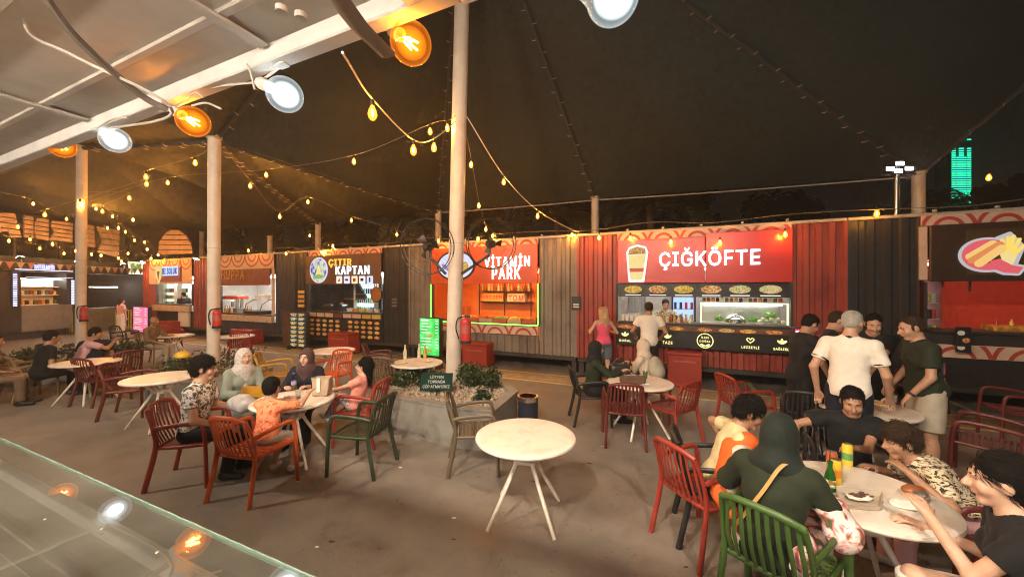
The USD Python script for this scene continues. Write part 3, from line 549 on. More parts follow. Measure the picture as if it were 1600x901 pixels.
def clump(c, r, n_, seed, flat=.8, size=.035):
    g = np.random.default_rng(seed); V, Fc_ = [], []
    for k in range(n_):
        d = unit(g.normal(size=3)*[1, 1, flat]); p = np.array(c)+d*r*g.uniform(.5, 1)*[1, 1, flat]; a = unit(np.cross(d, g.normal(size=3))); b = np.cross(d, a); w = size*g.uniform(.6, 1.2); o = len(V)
        V += [p-a*w, p+b*w*.6+d*w*.4, p+a*w, p-b*w*.6+d*w*.2]; Fc_ += [(o, o+1, o+2), (o, o+2, o+3)]
    return trimesh.Trimesh(V, Fc_, process=False)
for k, (s, z, r) in enumerate(((2.14, 1.42, .07), (2.75, 1.42, .08), (3.05, 1.5, .1))): 
    q = thing('lettuce', ('small lettuce left of the steel dome in the glass case', 'lettuce just right of the steel dome in the glass case', 'big lettuce heap at the right end of the glass case')[k], 'lettuce', fw(s, 1.34, -.15)); part(q, 'leaves', clump(fw(s, z, -.15), r, 120, k, .8, .03), GRN)
for k in range(7): solo('onion', ball(fw(2.85+.065*k, 1.385+.045*(k % 2), -.02-.05*(k % 3)), .042, 2), PALE, 'pale round onion piled at the right end of the glass case', 'onion', True, 'onions in the glass case')
def lbottle(h, r, nk=.35): return lathe([(0, 0), (r, 0), (r, h*.55), (nk*r, h*.74), (nk*r, h), (0, h)], 10)
JM = [mat('jar_olive', (.12, .13, .03), .2), mat('jar_red', (.35, .06, .03), .2), mat('jar_gold', (.5, .32, .06), .2), mat('jar_dark', (.06, .03, .02), .2), mat('jar_pale', (.6, .55, .4), .2)]; LID = mat('jar_lid', (.3, .22, .1), .35, 0, metal=.6)
protos = {}
def bottle(key, s, z, n_, h, r, m, label, group, jar=False):
    at = fw(s, z, n_)
    if key not in protos:
        t = thing('jar' if jar else 'bottle', label, 'jar' if jar else 'bottle', at, 0, group); protos[key] = t
        if jar: part(t, 'body', lathe([(0, 0), (r, 0), (r, h*.8), (r*.8, h*.85), (0, h*.85)], 10), m, 40, local=True); part(t, 'lid', lathe([(0, h*.85), (r*.85, h*.85), (r*.85, h), (0, h)], 10), LID, 40, local=True)
        else: part(t, 'body', lbottle(h, r), m, 40, local=True); part(t, 'cap', lathe([(0, h), (r*.42, h), (r*.42, h*1.08), (0, h*1.08)], 8), LID, 40, local=True)
    else: dup(protos[key], at, 0, label, 'jar' if jar else 'bottle', group)
for k in range(17): bottle(f'jar{k%5}', 1.86+k*.085, 1.773, -.15, .085, .034, JM[k % 5], 'small jar on the wire shelf above the glass case', 'jars above the glass case', True)
for k in range(9): bottle(f'sauce{k%3}', .98+.075*k, 1.301, -.05-.08*(k % 2), .2-.03*(k % 3), .03, [JM[1], JM[2], JM[4]][k % 3], 'sauce bottle on the counter left of the glass case', 'sauce bottles on the wrap counter')
part(t5, 'curtain', fbox(.12, .55, 1.3, 2.2, -1.86, -1.83), spots('grey_curtain', [(.3, (.2, .2, .19)), (.7, (.4, .4, .38))], 20, stretch=(1, 1, .05)))
cu = thing('cup_stack', 'steel dispenser and stacked cups at the left end of the wrap counter', 'dispenser', fw(.35, 1.3, -.2))
part(cu, 'box', fbox(.2, .5, 1.301, 1.48, -.4, -.15, .01), MT['steel']); part(cu, 'tray', fbox(.12, .62, 1.30, 1.315, -.1, .06, .004), MT['chrome'])
for k in range(3): part(cu, 'cup', onface(lathe([(0, 0), (.03, 0), (.04, .12), (0, .12)], 10).apply_transform(trimesh.transformations.rotation_matrix(-math.pi/2, [1, 0, 0])).apply_translation([.18+.1*k, 1.315, -.02])), MT['white'], 40)
nt_ = thing('wall_notice', 'small dark notice board with two white lines on the corner post', 'notice', fw(-.88, 1.9, .05)); _, za = F(903, 463); _, zb = F(903, 484); part(nt_, 'board', fbox(-1.0, -.78, zb, za, .045, .06, .003), MT['black_plastic'])
for z in (zb+.06, zb+.12): part(nt_, 'line', fbox(-.96, -.82, z, z+.03, .06, .063), MT['white'])
# ---- stall 4: fruit juice (orange)
t4 = stall('grey corrugated juice stall with an orange sign and orange inside', SB[3], SB[4], [(SB[3]+.06, -5.1, Z0+.07, ZT-.06, 'grey'), (-1.84, SB[4]-.06, Z0+.07, ZT-.06, 'grey'), (-5.08, -1.86, Z0+.07, .86, 'grey')], (-5.07, -1.87, 1.14, 2.18), 'orange', 3, 'amber', rail='rail')
for a in (SB[3], SB[4]-.06): part(t4, 'corner_post', fbox(a, a+.06, Z0+.07, ZT-.06, -.03, .04), MT['grey'])
valance(t4, -5.08, -1.86, 3.17, 3.31, .05, 5, 'cream banner with red arcs above the orange sign'); valance(t4, -5.08, -1.86, .86, 1.1, .06, 4, 'cream banner with red arcs below the juice counter')
GLED = emit('green_led', (.35, 1, .15), 2.2)
for q in ((-5.09, -1.85, 1.105, 1.135), (-5.11, -5.08, 1.135, 2.17), (-1.86, -1.83, 1.135, 2.17)): part(t4, 'led_strip', fbox(*q, .1, .115), GLED)
sg = thing('shop_sign', 'orange sign with a round fruit emblem and the white words VİTAMİN PARK', 'sign', fw(-3.4, 2.2, .1))
part(sg, 'board', fbox(-5.08, -1.86, 2.18, 3.17, .06, .12, .008), mat('orange_acrylic', (.62, .09, .018), .35, .08, 2))
for txt, x0, x1, y0, y1 in (('VİTAMİN', 757, 828, 399, 416), ('PARK', 769, 813, 419, 436)):
    s0, za = F(x0, y0, .13); s1, zb = F(x1, y1, .13); glyphs(sg, txt, s0, s1, zb, za+.02, .121, WL, .03)
s0, zc = F(712, 415, .13); part(sg, 'emblem_ring', oval(s0, zc, .62, .42, .121, .14), MT['black_plastic']); part(sg, 'emblem_disc', oval(s0, zc, .56, .37, .14, .15), emit('emblem_white', (.8, .8, 1), 1.)); 
part(sg, 'emblem_fruit', oval(s0+.3, zc-.02, .12, .12, .15, .156), FLIT[0]); part(sg, 'emblem_leaf', onface(prism(affinity.rotate(affinity.scale(Point(s0+.32, zc-.14).buffer(1, 8), .18, .04), 15), .15, .155)), FLIT[2]); part(sg, 'emblem_leaf', onface(prism(affinity.rotate(affinity.scale(Point(s0-.3, zc-.05).buffer(1, 8), .18, .05), -35), .15, .155)), emit('emblem_lilac', (.4, .35, .7), .8))
sh = thing('bottle_shelf', 'dark wire shelf of juice bottles at the back of the orange stall', 'shelf', fw(-2.9, 1.2, -1.7))
for z in (1.95, 1.62): part(sh, 'board', fbox(-4.5, -2.7, z, z+.02, -1.86, -1.6), MT['dark'])
for s in (-4.5, -3.6, -2.72): part(sh, 'post', fbox(s, s+.02, 1.2, 2.3, -1.66, -1.62), MT['dark'])
for k in range(15): bottle(f'juice{k%3}', -4.42+k*.115, 1.97, -1.73, .24, .04, [JM[2], JM[1], JM[4]][k % 3], 'juice bottle on the upper shelf in the orange stall', 'juice bottles on the shelf')
for txt, s0, s1, z0, z1, c, m in (('FROZEN', -4.35, -3.68, 1.72, 1.83, (.45, .1, .02), MT['redlin']), ('TOM', -3.45, -2.95, 1.66, 1.84, (.55, .16, .05), MT['redlin'])):
    sb_ = thing('carton', f'{"orange" if txt == "FROZEN" else "pale"} carton marked {txt} on the lower shelf of the orange stall', 'carton', fw(s0, 1.64, -1.7)); part(sb_, 'box', fbox(s0-.04, s1+.04, 1.641, 1.9, -1.84, -1.62, .004), mat('carton_'+txt.lower(), (.7, .3, .08) if txt == 'FROZEN' else (.6, .5, .4), .7)); glyphs(sb_, txt, s0, s1, z0, z1, -1.619, m, .004)
FR = [mat('fruit_orange', (.75, .28, .02), .4), mat('fruit_red', (.5, .04, .03), .3), mat('fruit_green', (.2, .4, .05), .4), mat('fruit_yellow', (.75, .55, .06), .4)]
for k in range(5):
    s = -4.0+k*.42; cr = thing('fruit_crate', ('open fruit crate at the left on the juice counter', 'second fruit crate from the left on the juice counter', 'middle fruit crate on the juice counter', 'fourth fruit crate from the left on the juice counter', 'fruit crate at the right end of the juice counter')[k], 'crate', fw(s, 1.14, -.1))
    m = mat('crate_red', (.42, .1, .05), .6) if k % 2 == 0 else mat('crate_pale', (.5, .36, .22), .7)
    for q in ((s, s+.38, -.02, 0), (s, s+.38, -.32, -.3), (s, s+.02, -.3, -.02), (s+.36, s+.38, -.3, -.02)): part(cr, 'side', fbox(q[0], q[1], 1.141, 1.25, q[2], q[3]), m)
    part(cr, 'bottom', fbox(s+.02, s+.36, 1.141, 1.15, -.3, -.02), m)
    for j in range(8): solo('fruit', ball(fw(s+.07+.08*(j % 4), 1.25+.01*(j % 3), -.08-.12*(j//4)), .042, 2), FR[(k+(j > 5)) % 4], 'round %s fruit in the %s crate on the juice counter' % (('orange', 'red', 'green', 'yellow')[(k+(j > 5)) % 4], ('first', 'second', 'third', 'fourth', 'fifth')[k]), 'fruit', True, 'fruit in the %s counter crate' % ('first', 'second', 'third', 'fourth', 'fifth')[k])
bl = thing('blender', 'white blender jugs on the juice counter beside the pole', 'blender', fw(-4.0, 1.14, -.2))
for k in range(3): part(bl, 'jug', lathe([(0, 0), (.05, 0), (.07, .26), (0, .26)], 12, fw(-4.55+.2*k, 1.28, -.4)), pane('jug_glass', (.9, .9, .88)), 40); part(bl, 'motor', lathe([(0, 0), (.08, 0), (.06, .14), (0, .14)], 12, fw(-4.55+.2*k, 1.141, -.4)), MT['white'], 40)
# ---- stall 3: fish and fried food (dark)
t3 = stall('dark corrugated stall with a brown sign and an oval emblem', SB[2], SB[3], [(SB[2]+.06, -10.3, Z0+.07, ZT-.06, 'black'), (-6.95, SB[3]-.06, Z0+.07, ZT-.06, 'black')], (-10.26, -6.99, 1.29, 2.19), 'black', 3, 'white')
for a in (SB[2], SB[3]-.06): part(t3, 'corner_post', fbox(a, a+.06, Z0+.07, ZT-.06, -.03, .04), MT['black'])
valance(t3, -10.28, -6.97, 3.15, 3.31, .05, 5, 'cream banner with red arcs above the brown sign')
part(t3, 'lower_front', fbox(-10.28, -6.97, Z0+.07, 1.08, -.03, .03), MT['black'])
pl = part(t3, 'price_rail', fbox(-10.28, -6.97, 1.08, 1.26, .02, .06), MT['dark'])
for k in range(8): part(t3, 'price_card', fbox(-10.24+.41*k, -9.88+.41*k, 1.1, 1.24, .061, .066), mat('card_cream', (.62, .42, .32), .6) if k not in (3, 6, 7) else (MT['wood'] if k == 3 else mat('card_yellow', (.6, .4, .12), .6)), parent=pl)
for a, b in ((-10.22, -8.7), (-8.45, -7.02)):
    mb = part(t3, 'menu_board', fbox(a, b, .42, 1.05, .031, .05, .003), MT['black_plastic'])
    for i in range(5):
        for j in range(4): part(t3, 'dish_picture', oval(a+.15+.3*i*(b-a)/1.52, .97-.15*j, .1, .05, .051, .055), FOOD[(i+j) % 3], parent=mb)
sg = thing('shop_sign', 'brown sign with an oval emblem and the words ÇITIR KAPTAN', 'sign', fw(-8.6, 2.2, .1))
part(sg, 'board', fbox(-10.28, -6.97, 2.19, 3.15, .06, .12, .008), MT['wood'])
AM, BK = emit('amber_letter', (1, .5, .08), 1.4), emit('bluewhite_letter', (.8, .95, 1), 1.8)
for txt, x0, x1, y0, y1, m in (('ÇITIR', 514, 549, 405, 417, AM), ('KAPTAN', 525, 577, 416, 428, BK)):
    s0, za = F(x0, y0, .13); s1, zb = F(x1, y1, .13); glyphs(sg, txt, s0, s1, zb, za, .121, m, .03)
s0, zc = F(498, 422, .13); part(sg, 'emblem_ring', oval(s0, zc, .42, .43, .121, .14), emit('emblem_white', (.8, .8, 1), 1.)); part(sg, 'emblem_oval', oval(s0, zc, .38, .39, .14, .148), spots('lit_emblem', [(.38, (.08, .1, .4)), (.46, (.5, .55, .95)), (.55, (.8, .8, .3)), (.68, (.85, .9, .9))], 7, strength=.9)); part(sg, 'emblem_wave', onface(prism(affinity.scale(Point(s0, zc-.22).buffer(1, 10), .25, .07), .148, .153)), emit('lit_green', (.35, .6, .15), .8)); part(sg, 'emblem_sail', onface(prism(Polygon([(s0-.12, zc-.14), (s0+.14, zc-.14), (s0+.03, zc+.22)]), .149, .155)), emit('lit_yellow', (.95, .8, .25), 1.))
for k in range(5):
    s, z = F(530+12*k, 437, .13); r = .12; icon = part(sg, 'icon_tile', onface(prism(sbox(s-r+.03, z-r+.03, s+r-.03, z+r-.03).buffer(.03), .121, .14)), emit('icon_%d' % k, ((1, .85, .7), (.8, .8, 1), (1, .85, .5), (.95, .95, .95), (.7, .75, 1))[k], 1.1)); part(sg, 'icon_mark', onface(prism([Polygon([(s-.05, z-.06), (s+.05, z-.04), (s+.02, z+.06)]), affinity.scale(Point(s, z).buffer(1, 8), .07, .035), Polygon([(s-.05, z-.06), (s+.05, z-.06), (s+.06, z+.05), (s-.06, z+.05)]), sbox(s-.06, z-.04, s+.06, z+.045), sbox(s-.03, z-.07, s+.03, z+.07)][k], .14, .144)), [MT['wood'], MT['blue'], MT['redlin'], MT['black_plastic'], MT['blue']][k], parent=icon)
hd = thing('hanging_sign', 'round brown hanging sign at the right of the dark stall opening', 'sign', fw(-7.3, 2.0, .1)); s, z = F(588, 460, .12); part(hd, 'disc', oval(s, z, .2, .22, .1, .13), mat('disc_brown', (.3, .11, .03), .5, .3, 8)); part(hd, 'rim', onface(prism(affinity.scale(Point(s, z).buffer(1, 16), .22, .24)-affinity.scale(Point(s, z).buffer(1, 16), .2, .22), .095, .135)), MT['dark']); part(hd, 'chain', fbox(s-.01, s+.01, z+.24, 2.2, .11, .12), MT['dark'])
fridge('lit fridge at the right of the dark fried food stall', -8.8, -7.85, 2.3, -.72, -.55, 'cyan', 2., framecol='white')
eh = thing('extractor_hood', 'dark sloping extractor hood over the fryers of the brown sign stall', 'extractor hood', fw(-8.9, 1.6, -1)); part(eh, 'hood', onface(prism(Polygon([(-9.3, 1.72), (-8.3, 1.72), (-8.35, 1.82), (-8.75, 2.35), (-9.0, 2.35), (-9.25, 1.9)]), -1.4, -.6)), MT['black_plastic']); part(eh, 'pipe', fbox(-8.1, -8.04, 1.3, 2.5, -1.2, -1.14), MT['steel']); part(eh, 'lower_lip', fbox(-9.3, -8.3, 1.66, 1.715, -1.4, -.58), MT['steel'])
fy = thing('fryer', 'steel fryer with trays on the counter of the dark stall', 'fryer', fw(-9.4, 1.29, -.4)); part(fy, 'body', fbox(-9.9, -8.9, 1.291, 1.45, -.5, -.15, .01), MT['black_plastic']); part(fy, 'tray', fbox(-9.85, -9.45, 1.451, 1.5, -.45, -.2, .01), MT['steel']); part(fy, 'basket', fbox(-9.4, -8.95, 1.451, 1.52, -.45, -.2, .01), MT['chrome'])
for k in range(5): solo('food_tub', lathe([(0, 0), (.08, 0), (.1, .1), (0, .1)], 12, fw(-8.6+.3*k, 1.291, -.2)), [MT['white'], FR[0], FR[3], MT['white'], MT['white']][k], ('first white food tub on the dark stall counter', 'orange food tub on the dark stall counter', 'yellow food tub on the dark stall counter', 'white food tub right of the yellow one on the dark stall counter', 'last food tub at the right end of the dark stall counter')[k], 'tub', 40)
wl = thing('wall_menu', 'narrow brown wall menu left of the dark stall opening', 'menu', fw(-10.7, 1.8, .05)); part(wl, 'board', fbox(-10.82, -10.42, 1.35, 2.05, .042, .055, .003), MT['black_plastic'])
for k in range(4): part(wl, 'picture', fbox(-10.78, -10.46, 1.4+.16*k, 1.5+.16*k, .056, .06), FOOD[k % 3])
wn = thing('wall_notice', 'small dark notice on the black panel right of the brown sign', 'notice', fw(-6.5, 1.7, .05)); part(wn, 'board', fbox(-6.62, -6.35, 1.45, 1.85, .042, .05, .002), MT['black_plastic']); [part(wn, 'line', fbox(-6.58, -6.39, 1.5+.1*k, 1.55+.1*k, .051, .054), MT['grey']) for k in range(3)]
# ---- stall 2: curtain banner, maroon sign, stone counter
t2 = stall('dark blue stall with a curtain banner and a maroon sign', SB[1], SB[2], [(-12.05, SB[2]-.06, Z0+.07, ZT-.06, 'blue'), (SB[1]+.06, -15.55, Z0+.07, ZT-.06, 'red')], (-15.4, -12.25, 1.08, 2.16), 'white', 4, 'bright', base=None)
for a in (SB[1], SB[2]-.06): part(t2, 'corner_post', fbox(a, a+.06, Z0+.07, ZT-.06, -.03, .04), MT['blue'])
valance(t2, -15.5, -12.1, 2.79, 3.31, .05, 4, 'cream curtain banner with hanging red arcs'); part(t2, 'side_banner', fbox(-12.22, -12.08, 1.08, 2.78, .02, .05), STRIPE_W)
part(t2, 'stone_counter', fbox(-15.5, -12.1, .8, 1.03, .02, .14, .01), spots('stone_print', [(.3, (.3, .2, .13)), (.5, (.55, .42, .3)), (.7, (.65, .52, .4))], 18)); part(t2, 'lower_front', fbox(-15.5, -12.1, Z0+.07, .8, -.03, .03), MT['blue'])
sg = thing('shop_sign', 'maroon sign with dull gold letters under the curtain banner', 'sign', fw(-13.8, 2.2, .1)); part(sg, 'board', fbox(-15.5, -12.25, 2.17, 2.78, .06, .1, .006), mat('maroon_board', (.2, .045, .04), .5, .3, 3))
s0, za = F(346, 422, .11); s1, zb = F(382, 436, .11); glyphs(sg, 'HUPPA', s0, s1, zb, za, .101, mat('dull_gold', (.45, .22, .05), .4, .2), .02)
cf = thing('coffee_machine', 'red and steel coffee machine on the stone counter', 'machine', fw(-14.5, 1.08, -.3)); part(cf, 'body', fbox(-15.6, -14.7, 1.081, 1.25, -.55, -.2, .01), MT['steel']); part(cf, 'hood', fbox(-15.65, -14.65, 1.62, 1.75, -.6, -.15, .02), MT['redlin']); [part(cf, 'column', fbox(s, s+.06, 1.25, 1.62, -.5, -.4), MT['steel']) for s in (-15.5, -15.2, -14.9)]; part(cf, 'group_lamp', fbox(-15.22, -15.14, 1.55, 1.6, -.3, -.25), emit('warm_spot', (1, .7, .3), 12))
ib = thing('ice_cream_case', 'curved glass case at the right end of the stone counter', 'display case', fw(-13, 1.08, -.3)); part(ib, 'base', fbox(-13.9, -12.9, 1.081, 1.2, -.5, .05, .01), MT['black_plastic']); part(ib, 'frame', cat([tube([fw(s, 1.2, .03), fw(s, 1.45, -.05), fw(s, 1.6, -.3), fw(s, 1.62, -.5)], .015, 6) for s in (-13.88, -12.92)]), MT['black_plastic']); part(ib, 'top_shelf', fbox(-13.9, -12.9, 1.62, 1.64, -.5, -.25), MT['white'])
for k in range(6): solo('cup', lathe([(0, 0), (.05, 0), (.065, .16), (0, .16)], 10, fw(-13.8+.16*k, 1.641, -.38)), MT['white'], 'white cup standing on the curved glass case', 'cup', 40, 'cups on the curved glass case')
for k in range(8): bottle(f'syrup{k%3}', -15.3+.13*k if k < 4 else -14.0+.12*k-.5, 1.081, -.1, .26, .035, [JM[4], JM[2], JM[1]][k % 3], 'syrup bottle on the stone counter of the dark blue stall', 'syrup bottles on the stone counter')
# ---- stall 1: far red stall
t1 = stall('far red stall with a curtain banner and a small blue-lit sign', SB[0], SB[1], [(SB[0]+.06, -21.0, Z0+.07, ZT-.06, 'red'), (-17.4, SB[1]-.06, Z0+.07, ZT-.06, 'red'), (-20.95, -20.4, Z0+.07, 2.24, 'red')], (-20.35, -17.5, 1.36, 2.24), 'white', 3, 'bright')
for a in (SB[0], SB[1]-.06): part(t1, 'corner_post', fbox(a, a+.06, Z0+.07, ZT-.06, -.03, .04), MT['red'])
valance(t1, -20.95, -17.45, 2.25, 3.31, .05, 4, 'cream curtain banner hanging round the blue-lit sign'); part(t1, 'counter_front', fbox(-20.4, -17.45, 1.06, 1.31, .02, .16, .01), spots('stone_print', [(.3, (.3, .2, .13)), (.5, (.55, .42, .3)), (.7, (.65, .52, .4))], 18)); part(t1, 'lower_front', fbox(-20.4, -17.45, Z0+.07, 1.06, -.06, 0), MT['black'])
part(t1, 'white_cabinet', fbox(-18.4, -17.6, Z0+.1, 1.05, .01, .1, .01), MT['white'])
sg = thing('shop_sign', 'small maroon sign with blue-lit letters and a gold shield', 'sign', fw(-19.3, 2.5, .1)); part(sg, 'board', fbox(-20.2, -18.2, 2.35, 2.98, .06, .1, .006), mat('maroon_board', (.2, .045, .04), .5, .3, 3))
s0, za = F(255, 419, .11); s1, zb = F(277, 428, .11); part(sg, 'letter_plate', fbox(s0-.05, s1+.05, zb-.06, za+.06, .101, .12), emit('plate_blue', (.55, .7, 1), 1.3)); glyphs(sg, 'BI SOLUK', s0, s1, zb, za, .121, emit('deep_blue_letter', (.08, .15, .6), .7), .015)
s, z = F(248, 429, .11); part(sg, 'shield', onface(prism(Polygon([(s-.25, z+.3), (s, z+.4), (s+.25, z+.3), (s+.22, z-.1), (s, z-.42), (s-.22, z-.1)]), .1, .125)), emit('lit_gold', (1, .8, .3), .9)); part(sg, 'shield_mark', onface(prism(Polygon([(s-.12, z+.15), (s+.12, z+.15), (s, z-.25)]), .126, .13)), MT['wood'])
fridge('tall lit fridge on the left inside the far red stall', -21.2, -20.1, 2.3, -.72, -.52, 'green', 1.6, framecol='white'); fridge('tall pale fridge right of the first one in the far red stall', -19.85, -18.95, 2.3, -.72, -.52, 'white', 1.6, framecol='white')
# ---- stall 6: hot dogs (right edge)
t6 = stall('black corrugated stall with a hot dog emblem at the right edge', SB[5], SB[6], [(SB[5]+.06, 5.2, Z0+.07, ZT-.06, 'black'), (8.6, SB[6]-.06, Z0+.07, ZT-.06, 'black')], (5.3, 8.5, 1.34, 2.16), 'redlin', 2, 'dim')
for a in (SB[5], SB[6]-.06): part(t6, 'corner_post', fbox(a, a+.06, Z0+.07, ZT-.06, -.03, .04), MT['black'])
valance(t6, 5.2, 8.6, 3.13, 3.31, .05, 5, 'cream banner with red arcs above the hot dog sign'); valance(t6, 5.2, 8.6, .88, 1.1, .06, 4, 'cream banner with red arcs below the hot dog counter'); part(t6, 'side_banner', fbox(5.18, 5.28, 2.2, 3.12, .02, .05), STRIPE_W)
part(t6, 'lower_front', fbox(5.2, 8.6, Z0+.07, .88, -.05, 0), MT['black']); part(t6, 'counter_front', fbox(5.2, 8.6, 1.1, 1.29, -.02, .03), MT['dark'])
sg = thing('shop_sign', 'dark brown sign with a big lit hot dog and fries emblem', 'sign', fw(6.8, 2.2, .1)); part(sg, 'board', fbox(5.29, 8.6, 2.17, 3.13, .06, .12, .008), mat('dark_brown_board', (.05, .028, .018), .35, .2, 2)); part(sg, 'inner_board', fbox(5.72, 8.2, 2.28, 3.02, .121, .13), mat('brown_panel', (.08, .045, .02), .4, .2, 2))
def pg(pts, n0, n1): return onface(prism(Polygon([F(x, y, .15) for x, y in pts]).buffer(.012), n0, n1))
s, z = F(1543, 398, .15); ring = affinity.scale(Point(s, z).buffer(1, 24), .30, .25); tail = Polygon([F(x, y, .15) for x, y in ((1548, 408), (1562, 405), (1580, 415), (1597, 418), (1590, 426), (1570, 425), (1550, 418))]).buffer(.01)
part(sg, 'emblem_outline', onface(prism(ring.union(tail).buffer(.035).union(Polygon([F(x, y, .15) for x, y in ((1560, 372), (1578, 365), (1598, 385), (1585, 415), (1566, 405))]).buffer(.03)), .131, .15)), emit('lit_grey', (.75, .72, .75), .7))
part(sg, 'emblem_letter', onface(prism((ring-affinity.scale(Point(s+.02, z).buffer(1, 20), .19, .13)).union(tail), .151, .157)), emit('lit_rose', (.85, .13, .16), .9)); part(sg, 'emblem_core', onface(prism(affinity.scale(Point(s+.02, z).buffer(1, 20), .19, .13), .151, .155)), MT['wood'])
bun = emit('lit_bun', (1, .62, .2), .95)
def sausage(x0, y0, x1, y1, w, n0, m, nm): a, b = F(x0, y0, .15), F(x1, y1, .15); part(sg, nm, onface(prism(LineString([a, b]).buffer(w), n0, n0+.012)), m)
sausage(1515, 401, 1550, 381, .055, .158, bun, 'emblem_bun'); sausage(1517, 407, 1560, 382, .05, .172, emit('lit_sausage', (.85, .3, .1), .9), 'emblem_sausage'); sausage(1527, 412, 1562, 388, .055, .185, bun, 'emblem_bun')
part(sg, 'emblem_box', pg([(1562, 392), (1588, 395), (1580, 412), (1566, 405)], .158, .17), emit('lit_cream', (1, .8, .35), .9))
for k, (x0, y0, x1, y1) in enumerate(((1567, 394, 1564, 375), (1572, 393, 1573, 371), (1576, 394, 1581, 369), (1580, 395, 1590, 374), (1583, 397, 1596, 384))): sausage(x0, y0, x1, y1, .022, .171+.003*k, emit('lit_fries', (1, .72, .15), 1.), 'emblem_fry')
fridge('lit drinks fridge at the left of the hot dog stall', 5.36, 5.66, 2.2, -.9, -.3, 'white', 2.6, framecol='redlin')
gt = thing('warming_tray', 'long amber lit tray of sauces on the hot dog counter', 'tray', fw(6.8, 1.34, 0)); part(gt, 'tray', fbox(6.1, 8.4, 1.341, 1.44, -.3, .02, .01), spots('amber_tray', [(.3, (.3, .12, .02)), (.7, (.7, .38, .08))], 12, .25))
for k in range(12): bottle(f'sq{k%2}', 6.2+.17*k, 1.441, -.12, .1, .025, [FR[1], FR[3]][k % 2], 'small squeeze bottle on the amber tray of the hot dog stall', 'squeeze bottles on the amber tray')
part(t6, 'hook', fbox(5.95, 5.98, 2.0, 2.3, -.3, -.27), MT['steel']); part(t6, 'hook', fbox(6.75, 6.78, 2.0, 2.3, -.3, -.27), MT['steel'])
mc = thing('menu_stand', 'narrow black menu card with food pictures beside the green shirted man', 'menu stand', fw(6.0, 1.34, .1)); s, z = F(1508, 530, .25); a = part(mc, 'card', fbox(s-.09, s+.09, z-.22, z+.2, .2, .215), MT['black_plastic']); [part(mc, 'picture', oval(s+(.03 if k % 2 else -.03), z-.14+.12*k, .045, .04, .216, .22), [MT['white'], FOOD[1]][k % 2], parent=a) for k in range(3)]; part(mc, 'foot', fbox(s-.07, s+.07, 1.1, 1.12, .06, .25), MT['dark']); part(mc, 'stem', fbox(s-.02, s+.02, 1.12, z-.2, .18, .198), MT['dark'])
# ---- lit stands and red bins in front of the stalls
def lightbox(label, px0, px1, pytop, pybot, n_, print_, side=None):
    s0, _ = F(px0, pytop, n_); s1, _ = F(px1, pytop, n_); _, z1 = F((px0+px1)/2, pytop, n_); _, z0 = F((px0+px1)/2, pybot, n_)
    t = thing('menu_stand', label, 'menu stand', fw((s0+s1)/2, 0, n_)); z0 = max(z0, .12); part(t, 'case', fbox(s0, s1, z0, z1, n_-.14, n_-.004, .006), MT['black_plastic']); p = part(t, 'lit_panel', fbox(s0+.02, s1-.02, z0+.02, z1-.02, n_-.003, n_+.004), print_)
    for a in (s0+.03, s1-.07): part(t, 'foot', fbox(a, a+.04, .004, z0, n_-.2, n_+.1), MT['dark'])
    return t, s0, s1, z0, z1
def rows(t, s0, s1, z0, z1, n_, kind, seed):
    """Printed rows of a lit panel: dishes in columns, or lines of text with a few pictures."""
    g = np.random.default_rng(seed); w = s1-s0
    if kind == 'dishes':
        k = 8
        for i in range(k):
            for j in range(2):
                z = z1-.08-(z1-z0-.12)*i/(k-1)*.98; c = s0+w*(.27+.46*j); part(t, 'dish_picture', oval(c, z, w*.19, .035, n_+.005, n_+.009), FLIT[int(g.integers(3))]); part(t, 'caption', fbox(c-w*.15, c+w*g.uniform(.05, .16), z-.055, z-.043, n_+.005, n_+.008), WLIT)
    else:
        k = int((z1-z0-.1)/.075)
        for i in range(k):
            z = z1-.08-.075*i
            if i and i % 5 == 0: part(t, 'picture', oval(s0+w*g.uniform(.3, .75), z-.01, w*.2, .032, n_+.005, n_+.009), FLIT[int(g.integers(3))]); continue
            a_ = s0+w*g.uniform(.08, .15); part(t, 'text_line', fbox(a_, a_+w*g.uniform(.3, .55), z-.012, z+.012 if i else z+.03, n_+.005, n_+.008), WLIT); part(t, 'price', fbox(s1-w*.2, s1-w*.08, z-.012, z+.012, n_+.005, n_+.008), WLIT)
t, s0, s1, z0, z1 = lightbox('lit black menu stand with yellow and white dishes', 452, 478, 487, 541, .45, emit('panel_black_lit', (.08, .07, .06), .6)); rows(t, s0, s1, z0, z1, .45, 'dishes', 1)
part(t, 'side_panel', fbox(s0-.42, s0-.02, z0, z1, .28, .4), mat('side_menu', (.12, .05, .035), .5, .6, 14))
t, s0, s1, z0, z1 = lightbox('bright green and white lit menu stand left of the pole', 655, 687, 496, 556, 1.1, spots('lit_green_menu', [(.3, (.04, .5, .08)), (.5, (.1, .8, .14)), (.66, (.25, .95, .3))], 4, strength=1.2)); rows(t, s0, s1, z0, z1, 1.1, 'text', 2)
t, s0, s1, z0, z1 = lightbox('pink lit menu board by the far red stall', 208, 231, 479, 522, .6, emit('panel_pink', (1, .2, .38), 1.1)); rows(t, s0, s1, z0, z1, .6, 'text', 3)
t, s0, s1, z0, z1 = lightbox('red and white lit menu stand between the two dark shirted men', 1240, 1262, 512, 618, .7, emit('panel_wine', (.8, .06, .18), 1.)); rows(t, s0, s1, z0, z1, .7, 'text', 4)
